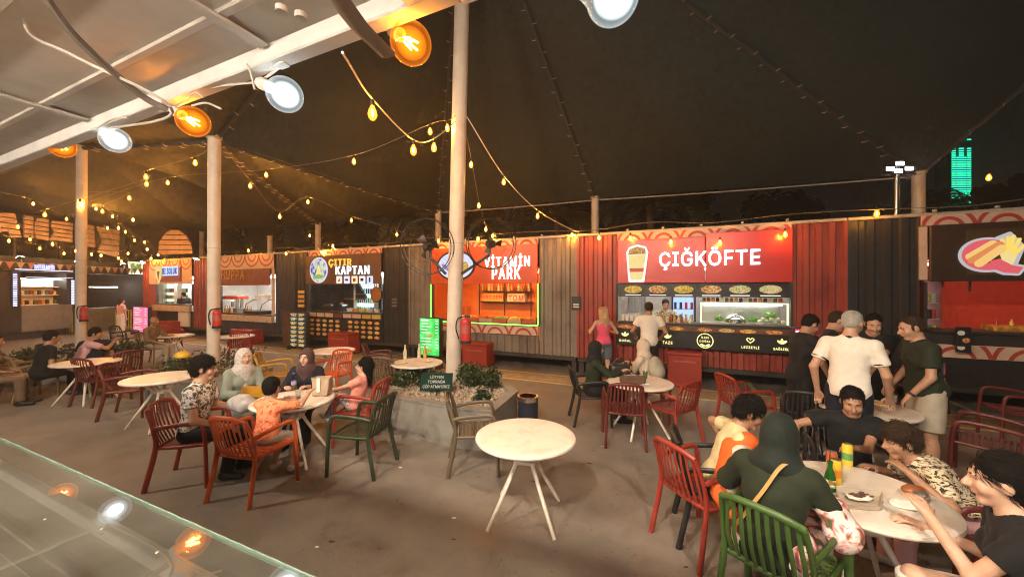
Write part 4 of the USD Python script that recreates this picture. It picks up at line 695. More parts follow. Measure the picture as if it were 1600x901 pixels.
def redbin(label, px0, px1, py0, py1, n_):
    s0, z1 = F(px0, py0, n_); s1, z0 = F(px1, py1, n_); t = thing('red_bin', label, 'bin', fw((s0+s1)/2, 0, n_)); part(t, 'body', fbox(s0, s1, .03, z1-.06, n_-.5, n_, .015), mat('red_bin_panel', (.33, .035, .018), .5, .15, 3)); part(t, 'lid', fbox(s0-.01, s1+.01, z1-.058, z1, n_-.51, n_+.012, .012), mat('red_bin_panel', (.33, .035, .018), .5)); part(t, 'plinth', fbox(s0+.02, s1-.02, .004, .03, n_-.48, n_-.02), MT['dark']); part(t, 'handle', fbox(s0+.12, s1-.12, z1-.2, z1-.17, n_+.001, n_+.018), mat('red_bin_handle', (.45, .12, .08), .4))
redbin('square red bin against the wrap stall front', 1043, 1097, 549, 597, .35); redbin('square red bin under the juice counter right of the pole', 722, 760, 535, 573, .4); redbin('square red bin in front of the brown sign stall', 512, 543, 519, 546, .5); redbin('square red bin in front of the maroon sign stall', 360, 390, 514, 540, .5); redbin('square red bin by the white cabinet of the far stall', 247, 268, 501, 522, .4)

# ------------------------------------------------------------------ masts and canopy
PAINT = mat('cream_mast_paint', (.60, .51, .43), .5, .14, 3, bump=.1, bscale=40)
def mast(label, base, top, r=.13, group=None):
    base, top = np.array(base), np.array(top); t = thing('mast', label, 'mast', (base[0], base[1], 0), 0, group); d = unit(top-base)
    part(t, 'tube', tube([base, (base+top)/2, top], r, 20), PAINT, 40); part(t, 'cap', tube([top, top+d*.05], r*1.25, 20), MT['rail'], 40)
    q = base+d*2.4; part(t, 'seam_ring', tube([q, q+d*.012], r*1.025, 20), MT['rail'], 40); part(t, 'base_plate', tube([base, base+UP*.03], r*1.7, 20), MT['steel'], 40); return t
A = W(728, -263, 6.4); A[2] = 9.9
m710 = (-1.02, 6.4, .42); T2 = W(335, 217, 7.2); T1 = W(128, 228, 8.7)
mast('tallest cream mast rising from the gravel planter', m710, A); mast('cream mast behind the family table with a red extinguisher', (T2[0]-.02, 7.2, .42), T2, .105); mast('leftmost cream mast beyond the seated diners', (T1[0]-.03, 8.7, .3), T1, .092)
def back(px, py, n=-2.75): s, z = F(px, py, n); return fw(s, z, n)
MB = [back(315, 362), back(422, 370), back(497, 348), back(685, 330), back(930, 310), back(1435, 272)]
for k, p in enumerate(MB): mast(('shorter mast showing behind the far red stall', 'mast with a coloured band behind the maroon sign stall', 'mast top showing above the brown sign stall', 'mast top above the fan left of the tallest mast', 'mast top above the red panel left of the wrap sign', 'mast top above the black panel at the right')[k], p*[1, 1, 0], p, .115)
n = {'tc': ('texture_coordinate', {}), 'w': ('noise_texture', {'scale': .6, 'detail': 3}), 'r': ('rgb_ramp', {'ramp': [(.3, (.028, .036, .033)), (.7, (.036, .045, .04))]}), 'd': ('principled_bsdf', {'roughness': .75, 'specular_ior_level': .3}), 't': ('translucent_bsdf', {'color': (.06, .05, .04)}), 'm': ('mix_closure', {'fac': .2}), 'bz': ('noise_texture', {'scale': 1.1, 'detail': 4}), 'bm': ('mapping', {'scale': (1, .35, 1)}), 'bp': ('bump', {'strength': .6, 'distance': .12})}
FAB = usdkit.material(stage, '/World/Looks/canopy_fabric', n, [('tc.object', 'w.vector'), ('tc.object', 'bm.vector'), ('bm.vector', 'bz.vector'), ('bz.fac', 'bp.height'), ('bp.normal', 'd.normal'), ('w.fac', 'r.fac'), ('r.color', 'd.base_color'), ('d.BSDF', 'm.closure1'), ('t.BSDF', 'm.closure2')], surface='m.closure')
cn = thing('canopy', 'dark stretched fabric canopy roped to the masts over the seating', 'canopy', (0, 0, 0))
L0 = W(-130, 318, 15); A2, N1, N0, N2 = np.array([11.8, 5, 9.]), np.array([3, -5, 6.]), np.array([-11, -1, 5.6]), np.array([14, -3, 7.])
def panel(a, b, c, n_=14, sg_=.35):
    v, ix = [], {}
    for i in range(n_+1):
        for j in range(n_+1-i):
            u, w = i/n_, j/n_; q = 1-u-w; p = a*q+b*u+c*w; p = p-UP*sg_*27*u*w*q*.6-UP*.25*(meshkit.noise((p*.8)[None])[0]-.5)*min(1, 8*u*w*q*3); ix[i, j] = len(v); v.append(p)
    f = [(ix[i, j], ix[i+1, j], ix[i, j+1]) for i in range(n_) for j in range(n_-i)]+[(ix[i+1, j], ix[i+1, j+1], ix[i, j+1]) for i in range(n_) for j in range(n_-i-1)]
    return trimesh.Trimesh(v, f, process=False)
for tri in ((A, MB[3], MB[4]), (A, MB[4], MB[5]), (A, T2, MB[3]), (T2, MB[2], MB[3]), (T2, T1, MB[2]), (T1, MB[0], MB[2]), (A, MB[5], A2), (A, A2, N1), (A2, N2, N1), (A, N1, T2), (T2, N1, N0), (T2, N0, T1), (T1, L0, MB[0]), (T1, N0, L0)): part(cn, 'fabric_panel', panel(*tri), FAB, True)
ROPE, ROPEL = mat('dark_rope', (.035, .032, .03), .8), mat('pale_lace', (.38, .35, .3), .7)
for a, b in ((A, MB[4]), (A, MB[5]), (MB[5], A2), (A, MB[3]), (T2, MB[3]), (T2, MB[2]), (MB[4], MB[5]), (MB[3], MB[4]), (A, T2), (T2, T1)):
    p = sag(a-UP*.05, b-UP*.05, .03); L = np.linalg.norm(b-a); thin = (a is MB[4] and b is MB[5]) or (a is MB[3] and b is MB[4])
    part(cn, 'edge_rope', tube(p, .02 if thin else .045, 6), ROPE if not thin else ROPEL, 50)
    if thin: continue
    d = unit(b-a); sd = unit(np.cross(d, UP)); mm = []
    for k in range(int(L/.3)):
        q = a+(b-a)*(k+.5)/int(L/.3)-UP*.1; o = sd*.05*(1 if k % 2 else -1); mm.append(tube([q+o-sd*.07, q+o*1.2-UP*.02, q+o+sd*.07+d*.02], .008, 4))
    part(cn, 'lacing', cat(mm), ROPEL, kind='stuff')

# ------------------------------------------------------------------ the kiosk's raised hatch and glass counter in the foreground
EU, EN = np.array([.9129, -.4081, 0]), np.array([.4081, .9129, 0])         # along the hatch edge (to the right), and outwards
AZ = CAMH+.62; E0 = WZ(740, 0, AZ)                                   # a point of the hatch's outer edge
HM = np.eye(4); HM[:3, 0], HM[:3, 1], HM[:3, 2], HM[:3, 3] = EU, EN, UP, [E0[0], E0[1], 0]
def hbox(a0, a1, b0, b1, z0, z1, c=.004): m = cbx(a0, a1, b0, b1, z0, z1, c); m.apply_transform(HM); return m
HP = mat('hatch_sheet', (.58, .52, .46), .85, .16, 5, bump=.25, bscale=18, spec=.1); HW = mat('hatch_white_frame', (.68, .64, .6), .8, .1, 14, bump=.15)
hk = thing('raised_hatch', 'raised cream hatch of the kiosk over the camera, at top left', 'awning', (E0[0], E0[1], AZ))
part(hk, 'underside_sheet', hbox(-4.6, .03, -1.15, -.005, AZ+.05, AZ+.07), HP); part(hk, 'front_beam', hbox(-4.6, -.028, -.045, .0, AZ, AZ+.049), HW); part(hk, 'side_beam', hbox(-.025, .035, -1.15, .004, AZ-.004, AZ+.048), HW)
for b in (-.15, -.38, -.7): part(hk, 'batten', hbox(-4.6, -.03, b-.025, b, AZ+.04, AZ+.0495), HP)
for a in (-.62, -1.7, -2.8): part(hk, 'cross_bar', hbox(a-.018, a+.018, -.69, -.05, AZ+.03, AZ+.0395), HP)
part(hk, 'hinge_plate', hbox(-.14, -.03, -.10, -.046, AZ-.006, AZ+.02), HW); part(hk, 'hinge_plate', hbox(-.62, -.58, -.03, -.005, AZ-.005, AZ-.0005), HW)
q = W(605, 85, .86); part(hk, 'strut', tube([W(500, -40, .62), W(560, 40, .74), q], .021, 8, .009), mat('strut_brown', (.28, .2, .15), .5), 40)
part(hk, 'bolt', lathe([(0, 0), (.012, 0), (.012, .012), (0, .012)], 10, W(470, 30, .78)), HP, 40); part(hk, 'bolt', lathe([(0, 0), (.012, 0), (.012, .012), (0, .012)], 10, W(440, 20, .78)), HP, 40)
WIRE = mat('white_wire', (.6, .56, .5), .5); BWIRE = mat('dark_wire', (.05, .045, .04), .6)
cb = thing('bulb_cable', 'pale cable looping under the raised hatch to the large bulbs', 'cable', (0, 0, 0))
# large bulbs along the hatch edge
EP = [(957, -4), (642, 68), (445, 148), (302, 190), (180, 219), (97, 229)]
GL = {'amber': (pane('amber_glass', (1, .55, .12)), (1, .42, .06)), 'clear': (pane('clear_bulb_glass', (.97, .99, 1)), (.85, .95, 1))}
for k, (c, glow) in (('amber', ((1, .30, .02), .7)), ('clear', ((.8, .95, 1), .5))):
    usdkit.material(stage, '/World/Looks/bulb_'+k, {'t': ('transparent_bsdf', {'color': GL[k][0] and ((1, .6, .2) if k == 'amber' else (.97, .99, 1))}), 'e': ('emission', {'color': c}), 'lw': ('layer_weight', {'blend': .5}), 'pw': ('math', {'math_type': 'power', 'value2': 3.0}), 'st': ('math', {'math_type': 'multiply_add', 'value2': glow*1.1, 'value3': glow*.25}), 'g': ('glossy_bsdf', {'roughness': .03, 'color': (1, .9, .8)}), 'ge': ('geometry', {}), 'iv': ('math', {'math_type': 'subtract', 'value1': 1.0}), 'mu': ('math', {'math_type': 'multiply'}), 'f': ('fresnel', {'IOR': 1.5}), 'a': ('add_closure', {}), 'm': ('mix_closure', {})},
        [('lw.facing', 'pw.value1'), ('pw.value', 'st.value1'), ('st.value', 'e.strength'), ('t.BSDF', 'a.closure1'), ('e.emission', 'a.closure2'), ('ge.backfacing', 'iv.value2'), ('f.fac', 'mu.value1'), ('iv.value', 'mu.value2'), ('mu.value', 'm.fac'), ('a.closure', 'm.closure1'), ('g.BSDF', 'm.closure2')], surface='m.closure')
    usdkit.material(stage, '/World/Looks/bulb_glow_'+k, {'t': ('transparent_bsdf', {'color': (1, .9, .75) if k == 'amber' else (1, 1, 1)}), 'e': ('emission', {'color': (1, .36, .03) if k == 'amber' else (.85, .96, 1)}), 'lw': ('layer_weight', {'blend': .5}), 'iv': ('math', {'math_type': 'subtract', 'value1': 1.0}), 'pw': ('math', {'math_type': 'power', 'value2': 1.6}), 'st': ('math', {'math_type': 'multiply', 'value2': 1.3}), 'a': ('add_closure', {})}, [('lw.facing', 'iv.value2'), ('iv.value', 'pw.value1'), ('pw.value', 'st.value1'), ('st.value', 'e.strength'), ('t.BSDF', 'a.closure1'), ('e.emission', 'a.closure2')], surface='a.closure'); MATS['bulb_glow_'+k] = UsdShade.Material.Get(stage, '/World/Looks/bulb_glow_'+k)
    MATS['bulb_'+k] = UsdShade.Material.Get(stage, '/World/Looks/bulb_'+k)
FIL = {'amber': emit('filament_amber', (1, .62, .2), 150), 'clear': emit('filament_white', (.85, .95, 1), 150)}
def pear(R):
    a = np.linspace(math.pi, .62, 16); p = [(R*math.sin(x), R*math.cos(x)) for x in a]; p[0] = (0, -R); return p+[(R*.42, R*1.15), (R*.34, R*1.45)]
def aim(d):
    d = unit(-np.array(d)); a = unit(np.cross([0, 0, 1.0], d)) if abs(d[2]) < .98 else vec(1, 0, 0); T = np.eye(4); T[:3, 0], T[:3, 1], T[:3, 2] = a, np.cross(d, a), d; return T
BP, ends = [], []
for k, (px, py) in enumerate(EP):
    kx = (px-CX)/FPX; BP.append((k, W(px, py, (E0[1]+.447*E0[0])/(1+.447*kx)+.012)))
c0 = BP[0][1]
for k in (-1, -2, -3, -4): BP.append((k, c0+EU*.40*(-k)-UP*.0))
LB = {0: 'white-lit clear bulb cut by the top edge of the picture', 1: 'large amber bulb nearest the camera, beside the brown strut', 2: 'white-lit clear bulb below the end of the white beam', 3: 'amber bulb right of the second white bulb from the left', 4: 'leftmost white-lit clear bulb', 5: 'leftmost large amber bulb'}
for k, c in sorted(BP, key=lambda x: x[0]):
    kind = 'clear' if k % 2 == 0 else 'amber'; R_ = .048; d = unit(EU*.78+EN*.1-UP*.42) if k != 1 else unit(EU*.55-EN*.15-UP*.5); T = aim(d); T[:3, 3] = c
    t = thing('large_bulb', LB.get(k, 'large bulb on the hatch edge to the right, out of the picture'), 'light bulb', c, 0, 'large filament bulbs along the hatch edge')
    tr = lambda m: m.apply_transform(T)
    part(t, 'glass', tr(lathe(pear(R_), 28)), MATS['bulb_'+kind], True)
    for j in range(4):
        a = j*math.pi/2+.4; r = .011; part(t, 'filament', tr(tube([(r*math.cos(a), r*math.sin(a), -.018), (r*.6*math.cos(a), r*.6*math.sin(a), .026)], .0022, 6)), FIL[kind])
    part(t, 'inner_glow', tr(ball((0, 0, -.002), 1, 3, (.036, .036, .039))), MATS['bulb_glow_'+kind], True)
    if kind == 'clear': part(t, 'lit_core', tr(ball((0, 0, -.004), 1, 3, (.02, .02, .03))), emit('white_core', (.85, .97, 1), 5), True)
    part(t, 'stem', tr(tube([(0, 0, .03), (0, 0, R_*1.5)], .004, 6)), MT['white']); part(t, 'socket', tr(lathe([(0, .06), (.0165, .06), (.0175, .10), (.012, .112), (0, .112)], 16)), MT['white'], 40)
    ends.append(c-d*.11)
ends = sorted(ends, key=lambda p: p@EU)
for a, b in zip(ends[:-1], ends[1:]): part(cb, 'wire', tube(curve([a, (a+b)/2+UP*.015-EN*.02, b], 6), .0035, 5), WIRE)
part(cb, 'wire', tube(curve([W(35, -30, .85), W(45, 50, .95), W(120, 90, 1.0), W(270, 175, 1.05), ends[1]], 8), .004, 5), WIRE); part(cb, 'wire', tube(curve([W(60, -20, .8), W(120, 60, .9), W(215, 145, 1.05), W(262, 172, 1.1)], 8), .009, 6), mat('tape_brown', (.2, .16, .13), .6))
for k, (a, b) in enumerate(((W(150, 200, 1.2), W(199, 184, 1.2)), (W(385, 100, .97), W(398, 140, .98)), (W(295, 150, 1.1), W(318, 152, 1.1)), (W(300, 165, 1.1), W(345, 170, 1.05)))): part(cb, 'wire_end', tube(curve([a, (a+b)/2+UP*.012, b], 4), .003, 5), WIRE)
# the counter
GZ = CAMH-.145; g0, g1 = WZ(0, 683, GZ), WZ(490, 901, GZ); GU = unit(g1-g0); GN = np.array([-GU[1], GU[0], 0]); GM = np.eye(4); GM[:3, 0], GM[:3, 1], GM[:3, 2], GM[:3, 3] = GU, GN, UP, g1*[1, 1, 0]
def gbox(a0, a1, b0, b1, z0, z1, c=.0015): m = cbx(a0, a1, b0, b1, z0, z1, c); m.apply_transform(GM); return m
n = {'tc': ('texture_coordinate', {}), 'n': ('noise_texture', {'scale': 9, 'detail': 5}), 'r': ('rgb_ramp', {'ramp': [(.45, (.0,)*3), (.75, (.05,)*3)]}), 'ge': ('geometry', {}), 'iv': ('math', {'math_type': 'subtract', 'value1': 1.0}), 'mu': ('math', {'math_type': 'multiply'}), 'f': ('fresnel', {'IOR': 2.7}), 't': ('transparent_bsdf', {'color': (.9, .94, .91)}), 'g': ('glossy_bsdf', {'color': (1, 1, 1)}), 'd': ('principled_bsdf', {'base_color': (.5, .48, .44), 'roughness': .7}), 'x': ('mix_closure', {}), 'm': ('mix_closure', {}), 's': ('noise_texture', {'scale': 3.5, 'detail': 6, 'roughness': .7}), 'sr': ('rgb_ramp', {'ramp': [(.42, (.0,)*3), (.8, (.2,)*3)]})}
CG = usdkit.material(stage, '/World/Looks/smeared_glass', n, [('tc.object', 'n.vector'), ('tc.object', 's.vector'), ('s.fac', 'sr.fac'), ('n.fac', 'r.fac'), ('r.color', 'g.roughness'), ('ge.backfacing', 'iv.value2'), ('f.fac', 'mu.value1'), ('iv.value', 'mu.value2'), ('mu.value', 'm.fac'), ('sr.color', 'x.fac'), ('t.BSDF', 'x.closure1'), ('d.BSDF', 'x.closure2'), ('x.closure', 'm.closure1'), ('g.BSDF', 'm.closure2')], surface='m.closure')
gt = thing('glass_counter', 'smeared glass top of the kiosk display counter in the lower left corner', 'counter', g1)
part(gt, 'glass_top', gbox(-3.2, .9, -.75, 0, GZ-.004, GZ), CG); part(gt, 'glass_edge', gbox(-3.2, .9, .0003, .001, GZ-.0038, GZ-.0002, .0001), mat('green_glass_edge', (.16, .22, .18), .2, .2, 60))
part(gt, 'front_glass', gbox(-3.2, .9, -.012, -.006, GZ-.7, GZ-.009), MT['glass']); 
part(gt, 'steel_rail', gbox(-3.2, .9, -.075, -.05, GZ-.034, GZ-.012), MT['steel']); part(gt, 'green_seal', gbox(-3.2, .9, -.105, -.077, GZ-.036, GZ-.014), mat('green_seal', (.10, .17, .10), .4)); part(gt, 'pale_rail', gbox(-3.2, .9, -.135, -.107, GZ-.034, GZ-.012), mat('pale_alu', (.62, .62, .58), .4, .1, 9)); part(gt, 'dark_rail', gbox(-3.2, .9, -.155, -.137, GZ-.04, GZ-.014), MT['dark'])
part(gt, 'tray_floor', gbox(-3.2, .9, -.75, -.16, GZ-.3, GZ-.29), mat('grimy_steel', (.15, .14, .125), .5, .35, 8, metal=.3, rvar=.12)); part(gt, 'cabinet', gbox(-3.2, .9, -.75, -.013, .004, GZ-.72), MT['blue']); part(gt, 'cabinet_front', gbox(-3.2, .9, -.05, -.014, GZ-.72, GZ-.5), MT['steel'])
for k in range(26): solo('crumb', ball(g1-GU*NR.uniform(.05, .5)-GN*NR.uniform(.02, .2)+UP*.0015, NR.uniform(.0005, .0014), 1, (1, 1.4, .5)), mat('crumb', (.5, .42, .3), .8), 'crumb lying on the smeared glass counter', 'crumb', group='crumbs on the glass counter')

# ------------------------------------------------------------------ string lights
usdkit.material(stage, '/World/Looks/string_bulb_glass', {'t': ('transparent_bsdf', {'color': (1, .72, .35)}), 'e': ('emission', {'color': (1, .36, .04), 'strength': 1.6}), 'a': ('add_closure', {})}, [('t.BSDF', 'a.closure1'), ('e.emission', 'a.closure2')], surface='a.closure')
SBG = UsdShade.Material.Get(stage, '/World/Looks/string_bulb_glass'); SBC = emit('string_filament', (1, .50, .11), 2500)
sbp = {}
SBF = emit('string_filament_low', (1, .50, .11), 1100)
def sbulb(p, group, label, low=False):
    sb0 = sbp.get(low)
    if sb0 is None:
        sb0 = sbp[low] = thing('string_bulb', label, 'light bulb', p, 0, group)
        part(sb0, 'glass', lathe([(0, -.125), (.019, -.12), (.036, -.096), (.041, -.072), (.034, -.036), (.017, 0), (.016, .005)], 14), SBG, True, local=True); part(sb0, 'filament', tube([(0, 0, -.085), (0, 0, -.03)], .0085, 8), SBF if low else SBC, local=True); part(sb0, 'socket', lathe([(0, .005), (.017, .005), (.019, .05), (.008, .065), (0, .065)], 10), MT['black_plastic'], 40, local=True)
    else: dup(sb0, p, R0.uniform(0, 6), label, 'light bulb', group)
STR = {  # (px, py, depth) of bulbs; 'a' marks a wire anchor without a bulb
 'from the raised hatch across to the tallest mast': [(535, 82, 2.2, 'a'), (582, 176, 3.3), (646, 234, 4.5), (678, 230, 5.2), (712, 190, 6.2, 'a')],
 'from the tallest mast down to the stalls at the left': [(712, 180, 6.25, 'a'), (699, 200, 6.3), (672, 205, 6.4), (553, 252, 7.4), (416, 273, 8.6), (262, 285, 9.6), (140, 315, 10.6, 'a')],
 'from the tallest mast down to the juice stall': [(722, 180, 6.3, 'a'), (736, 257, 7.0), (748, 321, 8.3), (759, 358, 9.2), (770, 368, 9.75), (776, 372, 9.8, 'a')],
 'from the tallest mast down towards the wrap stall': [(728, 180, 6.3, 'a'), (787, 284, 7.2), (840, 337, 8.2), (894, 367, 8.85), (905, 362, 8.9, 'a')],
 'high over the middle of the court': [(345, 225, 7.3, 'a'), (391, 290, 8.4), (437, 338, 9.6), (481, 315, 10), (549, 344, 10.6), (620, 366, 10.9), (640, 375, 11, 'a')],
 'from the second mast out to the left': [(330, 230, 7.2, 'a'), (305, 254, 7.6), (228, 276, 7.9), (229, 287, 8.4), (125, 319, 8.6), (70, 335, 9.4), (20, 345, 10, 'a')],
 'from the left mast towards the far stalls': [(136, 300, 8.8, 'a'), (202, 309, 9.3), (160, 330, 10.5), (208, 343, 12.0), (185, 356, 13.0), (210, 375, 14.2), (230, 389, 15.6), (247, 398, 16.5), (262, 402, 17, 'a')],
 'low along the lettered hoarding at the left': [(0, 345, 10.5, 'a'), (28, 354, 11), (47, 374, 12), (82, 381, 12.6), (100, 396, 13.4), (143, 397, 14.5), (168, 356, 14.7), (185, 403, 15.5), (190, 408, 16.3), (215, 405, 17, 'a')],
 'deep over the far left corner': [(0, 300, 11, 'a'), (52, 318, 12), (104, 342, 13.2), (150, 326, 14), (176, 338, 14.6), (196, 362, 15.3), (226, 378, 16), (240, 385, 16.6, 'a')],
 'low before the far left stalls': [(0, 362, 11.5, 'a'), (14, 376, 12), (62, 388, 13), (118, 392, 14), (158, 399, 15), (200, 396, 16), (236, 404, 16.8), (258, 400, 17, 'a')],
 'from the rail to the mast over the brown sign stall': [(440, 395, 13.2, 'a'), (520, 384, 12.2), (503, 394, 12.4), (484, 368, 13.6), (480, 355, 14, 'a')]}
for k, (w, pts) in enumerate(STR.items()):
    t = thing('string_light_cable', 'thin cable of bulbs '+w, 'cable', (0, 0, 0)); P = []
    for q in pts: 
        p = W(q[0], q[1], q[2]); P.append(p if len(q) == 4 else p+UP*.12)
    part(t, 'wire', tube(curve(P, 8), .008 if k in (0, 3) else .005, 5), WIRE if k in (0, 3) else mat('tan_wire', (.2, .15, .1), .6))
    for q in pts:
        if len(q) == 3: sbulb(W(*q)+UP*.055, 'amber bulbs on the cable '+w, 'amber bulb on the cable '+w)
for px, py in ((388, 391), (447, 396), (685, 376), (936, 371), (985, 372), (1048, 378), (1125, 379), (1227, 366), (1370, 333), (747, 373), (1545, 277)):
    s, z = F(px, py, .35 if px != 1545 else -1.5); n_ = .35 if px != 1545 else -1.5; sbulb(fw(s, z+.055, n_), 'amber bulbs along the stall tops', 'amber filament bulb hanging at the top edge of the stalls', True)
t = thing('string_light_cable', 'thin cable of bulbs along the top rail of the stalls', 'cable', (0, 0, 0)); part(t, 'wire', tube(curve([fw(s, 3.42+.05*math.sin(s*2.1), .34-.0*s) for s in np.arange(-16, 9.2, 1.2)], 4), .007, 5), MATS['tan_wire'])
# flood lamps: on the stall tops across the court and on the roof edge of the near row
def flood(p, aimto, label, m, w=.24, post=.5):
    t = thing('flood_lamp', label, 'flood lamp', p); d = unit(np.array(aimto)-p); T = aim(d); T[:3, 3] = p
    part(t, 'housing', cbx(-w, w, -w*.7, w*.7, .012, .09, .008).apply_transform(T), MT['black_plastic']); part(t, 'lens', bx(-w*.9, w*.9, -w*.6, w*.6, .004, .011).apply_transform(T), m); part(t, 'bracket', tube([p-d*.09, p-d*.12-UP*.1, p-d*.12-UP*post], .018, 6), MT['steel'], 40)
for px, py in ((307, 405), (223, 410)): s, z = F(px, py, .25); flood(fw(s, z, .25), fw(s, 0, 2.5), 'small white flood lamp on the far red stall, %s end' % ('right' if px > 300 else 'left'), emit('flood_far', (1, .97, .9), 60), .12, .05)
LO_AIM = np.array([-19.3, 16.5, 3.2]); NEAR = emit('flood_near', (1, .82, .62), 1380)
for k in range(5):
    p = np.array([E0[0], E0[1], 4.3])+EU*(-14.5, -7, -3., -.6, 1.8)[k]-EN*1.3; flood(p, p+EN*(5.2 if k < 4 else 4.2)-UP*4.0+EU*.2 if k else LO_AIM, '%s warm flood lamp on the roof edge of the near row' % ('first', 'second', 'third', 'fourth', 'fifth')[k], NEAR, .15, .9)

kl = thing('kiosk_lamp', 'tube lamp on the ceiling of the kiosk behind the raised hatch', 'lamp', (E0[0], E0[1], 2.6)); part(kl, 'tube', hbox(-2.6, 1.2, -1.75, -1.7, CAMH+.5, CAMH+.54), emit('kiosk_tube', (1, .86, .70), 150)); part(kl, 'housing', hbox(-2.65, 1.25, -1.79, -1.66, CAMH+.545, CAMH+.6), MT['white'])

# ------------------------------------------------------------------ fans, extinguishers on the masts
def fan(label, c, r, face, arm):
    t = thing('fan', label, 'fan', c); f = unit(np.array(face)); T = aim(-f); T[:3, 3] = c; K = MT['black_plastic']; an = np.linspace(0, 2*math.pi, 33)
    ring = lambda rr, z, w: tube([(rr*math.cos(a), rr*math.sin(a), z) for a in an], w, 5, closed=False).apply_transform(T)
    for rr, z in ((r, -.06), (r, .06), (r*.55, .095)): part(t, 'guard_ring', ring(rr, z, .0085 if rr == r else .003), K, 50)
    part(t, 'guard_wires', cat([tube([(.05*math.cos(a), .05*math.sin(a), sg*.115), (r*.6*math.cos(a), r*.6*math.sin(a), sg*.095), (r*math.cos(a), r*math.sin(a), sg*.06)], .0013, 4).apply_transform(T) for a in np.linspace(0, 2*math.pi, 22, endpoint=False) for sg in (1, -1)]), K, kind='stuff')
    for k in range(3):
        v = []; 
        for q in np.linspace(.12, .45, 6):
            a = k*2.094+.3*q
            for e in (-.32, .32): v.append((r*q*math.cos(a+e*(1.1-q*.3)), r*q*math.sin(a+e*(1.1-q*.3)), .03*np.sign(e)))
        fc = [x for i in range(5) for x in ((2*i, 2*i+1, 2*i+3), (2*i, 2*i+3, 2*i+2))]; m = trimesh.Trimesh(v, fc, process=False); m2 = m.copy(); m2.vertices[:, 2] -= .006; m2.invert(); part(t, 'blade', cat([m, m2]).apply_transform(T), mat('fan_blade', (.016, .015, .014), .4))
    part(t, 'motor', lathe([(0, -.16), (.06, -.16), (.08, -.1), (.07, .04), (.04, .08), (0, .08)], 16).apply_transform(T), K, 40); part(t, 'arm', tube([c-f*.12, c-f*.14-UP*.2, arm], .025, 8), K, 40); return t
fc = (0.35, -1, -.15)
fan('round black cage fan on the left of the tallest mast', W(667, 385, 6.3), .47, (-.25, -1, -.15), np.array([-1.14, 6.36, 2.3])); fan('round black cage fan on the right of the tallest mast', W(768, 381, 6.2), .42, (.4, -1, -.15), np.array([-.86, 6.32, 2.3]))
EXR = mat('extinguisher_red', (.5, .035, .03), .3, .1)
def extinguisher(label, px, py, Y, h):
    c = W(px, py, Y); t = thing('fire_extinguisher', label, 'fire extinguisher', c-UP*h/2); r = h*.19; z = c-UP*h/2
    part(t, 'body', lathe([(0, 0), (r, 0), (r, h*.72), (r*.75, h*.83), (r*.3, h*.88), (0, h*.88)], 18, z), EXR, 40); part(t, 'foot', lathe([(0, -.03), (r*1.1, -.03), (r*1.1, .02), (0, .02)], 18, z), MT['black_plastic'], 40)
    part(t, 'valve', cbx(-.02, .07, -.015, .015, h*.88, h*.97).apply_translation(z), MT['black_plastic']); part(t, 'label', lathe([(r*1.004, h*.3), (r*1.004, h*.6)], 18, z), mat('extinguisher_label', (.42, .09, .07), .5)); part(t, 'hose', tube(curve([z+[-.02, 0, h*.92], z+[-r*1.5, -.02, h*.85], z+[-r*1.9, -.03, h*.5], z+[-r*1.3, -.04, h*.1]], 6), .012, 6), MT['black_plastic'], 50)
extinguisher('red fire extinguisher on the tallest mast', 728, 512, 6.3, .46); extinguisher('red fire extinguisher on the mast behind the family table', 339, 495, 7.05, .37); extinguisher('red fire extinguisher on the leftmost mast', 131, 488, 8.55, .36)

# ------------------------------------------------------------------ planters
CONC = mat('planter_concrete', (.24, .225, .2), .75, .25, 3.5, bump=.3, bscale=45); PB = mat('gravel', (.38, .31, .235), .8, .35, 30, bump=.5, bscale=90)
LEAF = mat('planter_leaf', (.035, .055, .018), .45, .5, 12); LEAF2 = mat('planter_leaf_dark', (.03, .05, .02), .4, .4, 12); TWIG = mat('twig', (.1, .06, .03), .8)
def planter(label, rim, h, seed):
    t = thing('planter', label, 'planter', (*np.mean(rim, 0)[:2], 0)); P = Polygon([p[:2] for p in rim]).buffer(0); I = P.buffer(-.12)
    w = trimesh.creation.extrude_polygon(P-I, h, engine='earcut'); part(t, 'wall', w, CONC); part(t, 'rim', prism(P.buffer(.015)-I.buffer(-.01), h, h+.02), CONC)
    part(t, 'bed', prism(I, .0, h-.05), PB); g = np.random.default_rng(seed); mm = []; a = I.bounds
    while len(mm) < 900:
        p = g.uniform(a[:2], a[2:])
        if I.contains(Point(p)): mm.append(ball((*p, h-.04+g.uniform(0, .02)), g.uniform(.015, .034), 0, g.uniform(.6, 1.3, 3)))
    part(t, 'pebbles', cat(mm), PB, kind='stuff'); return t, I
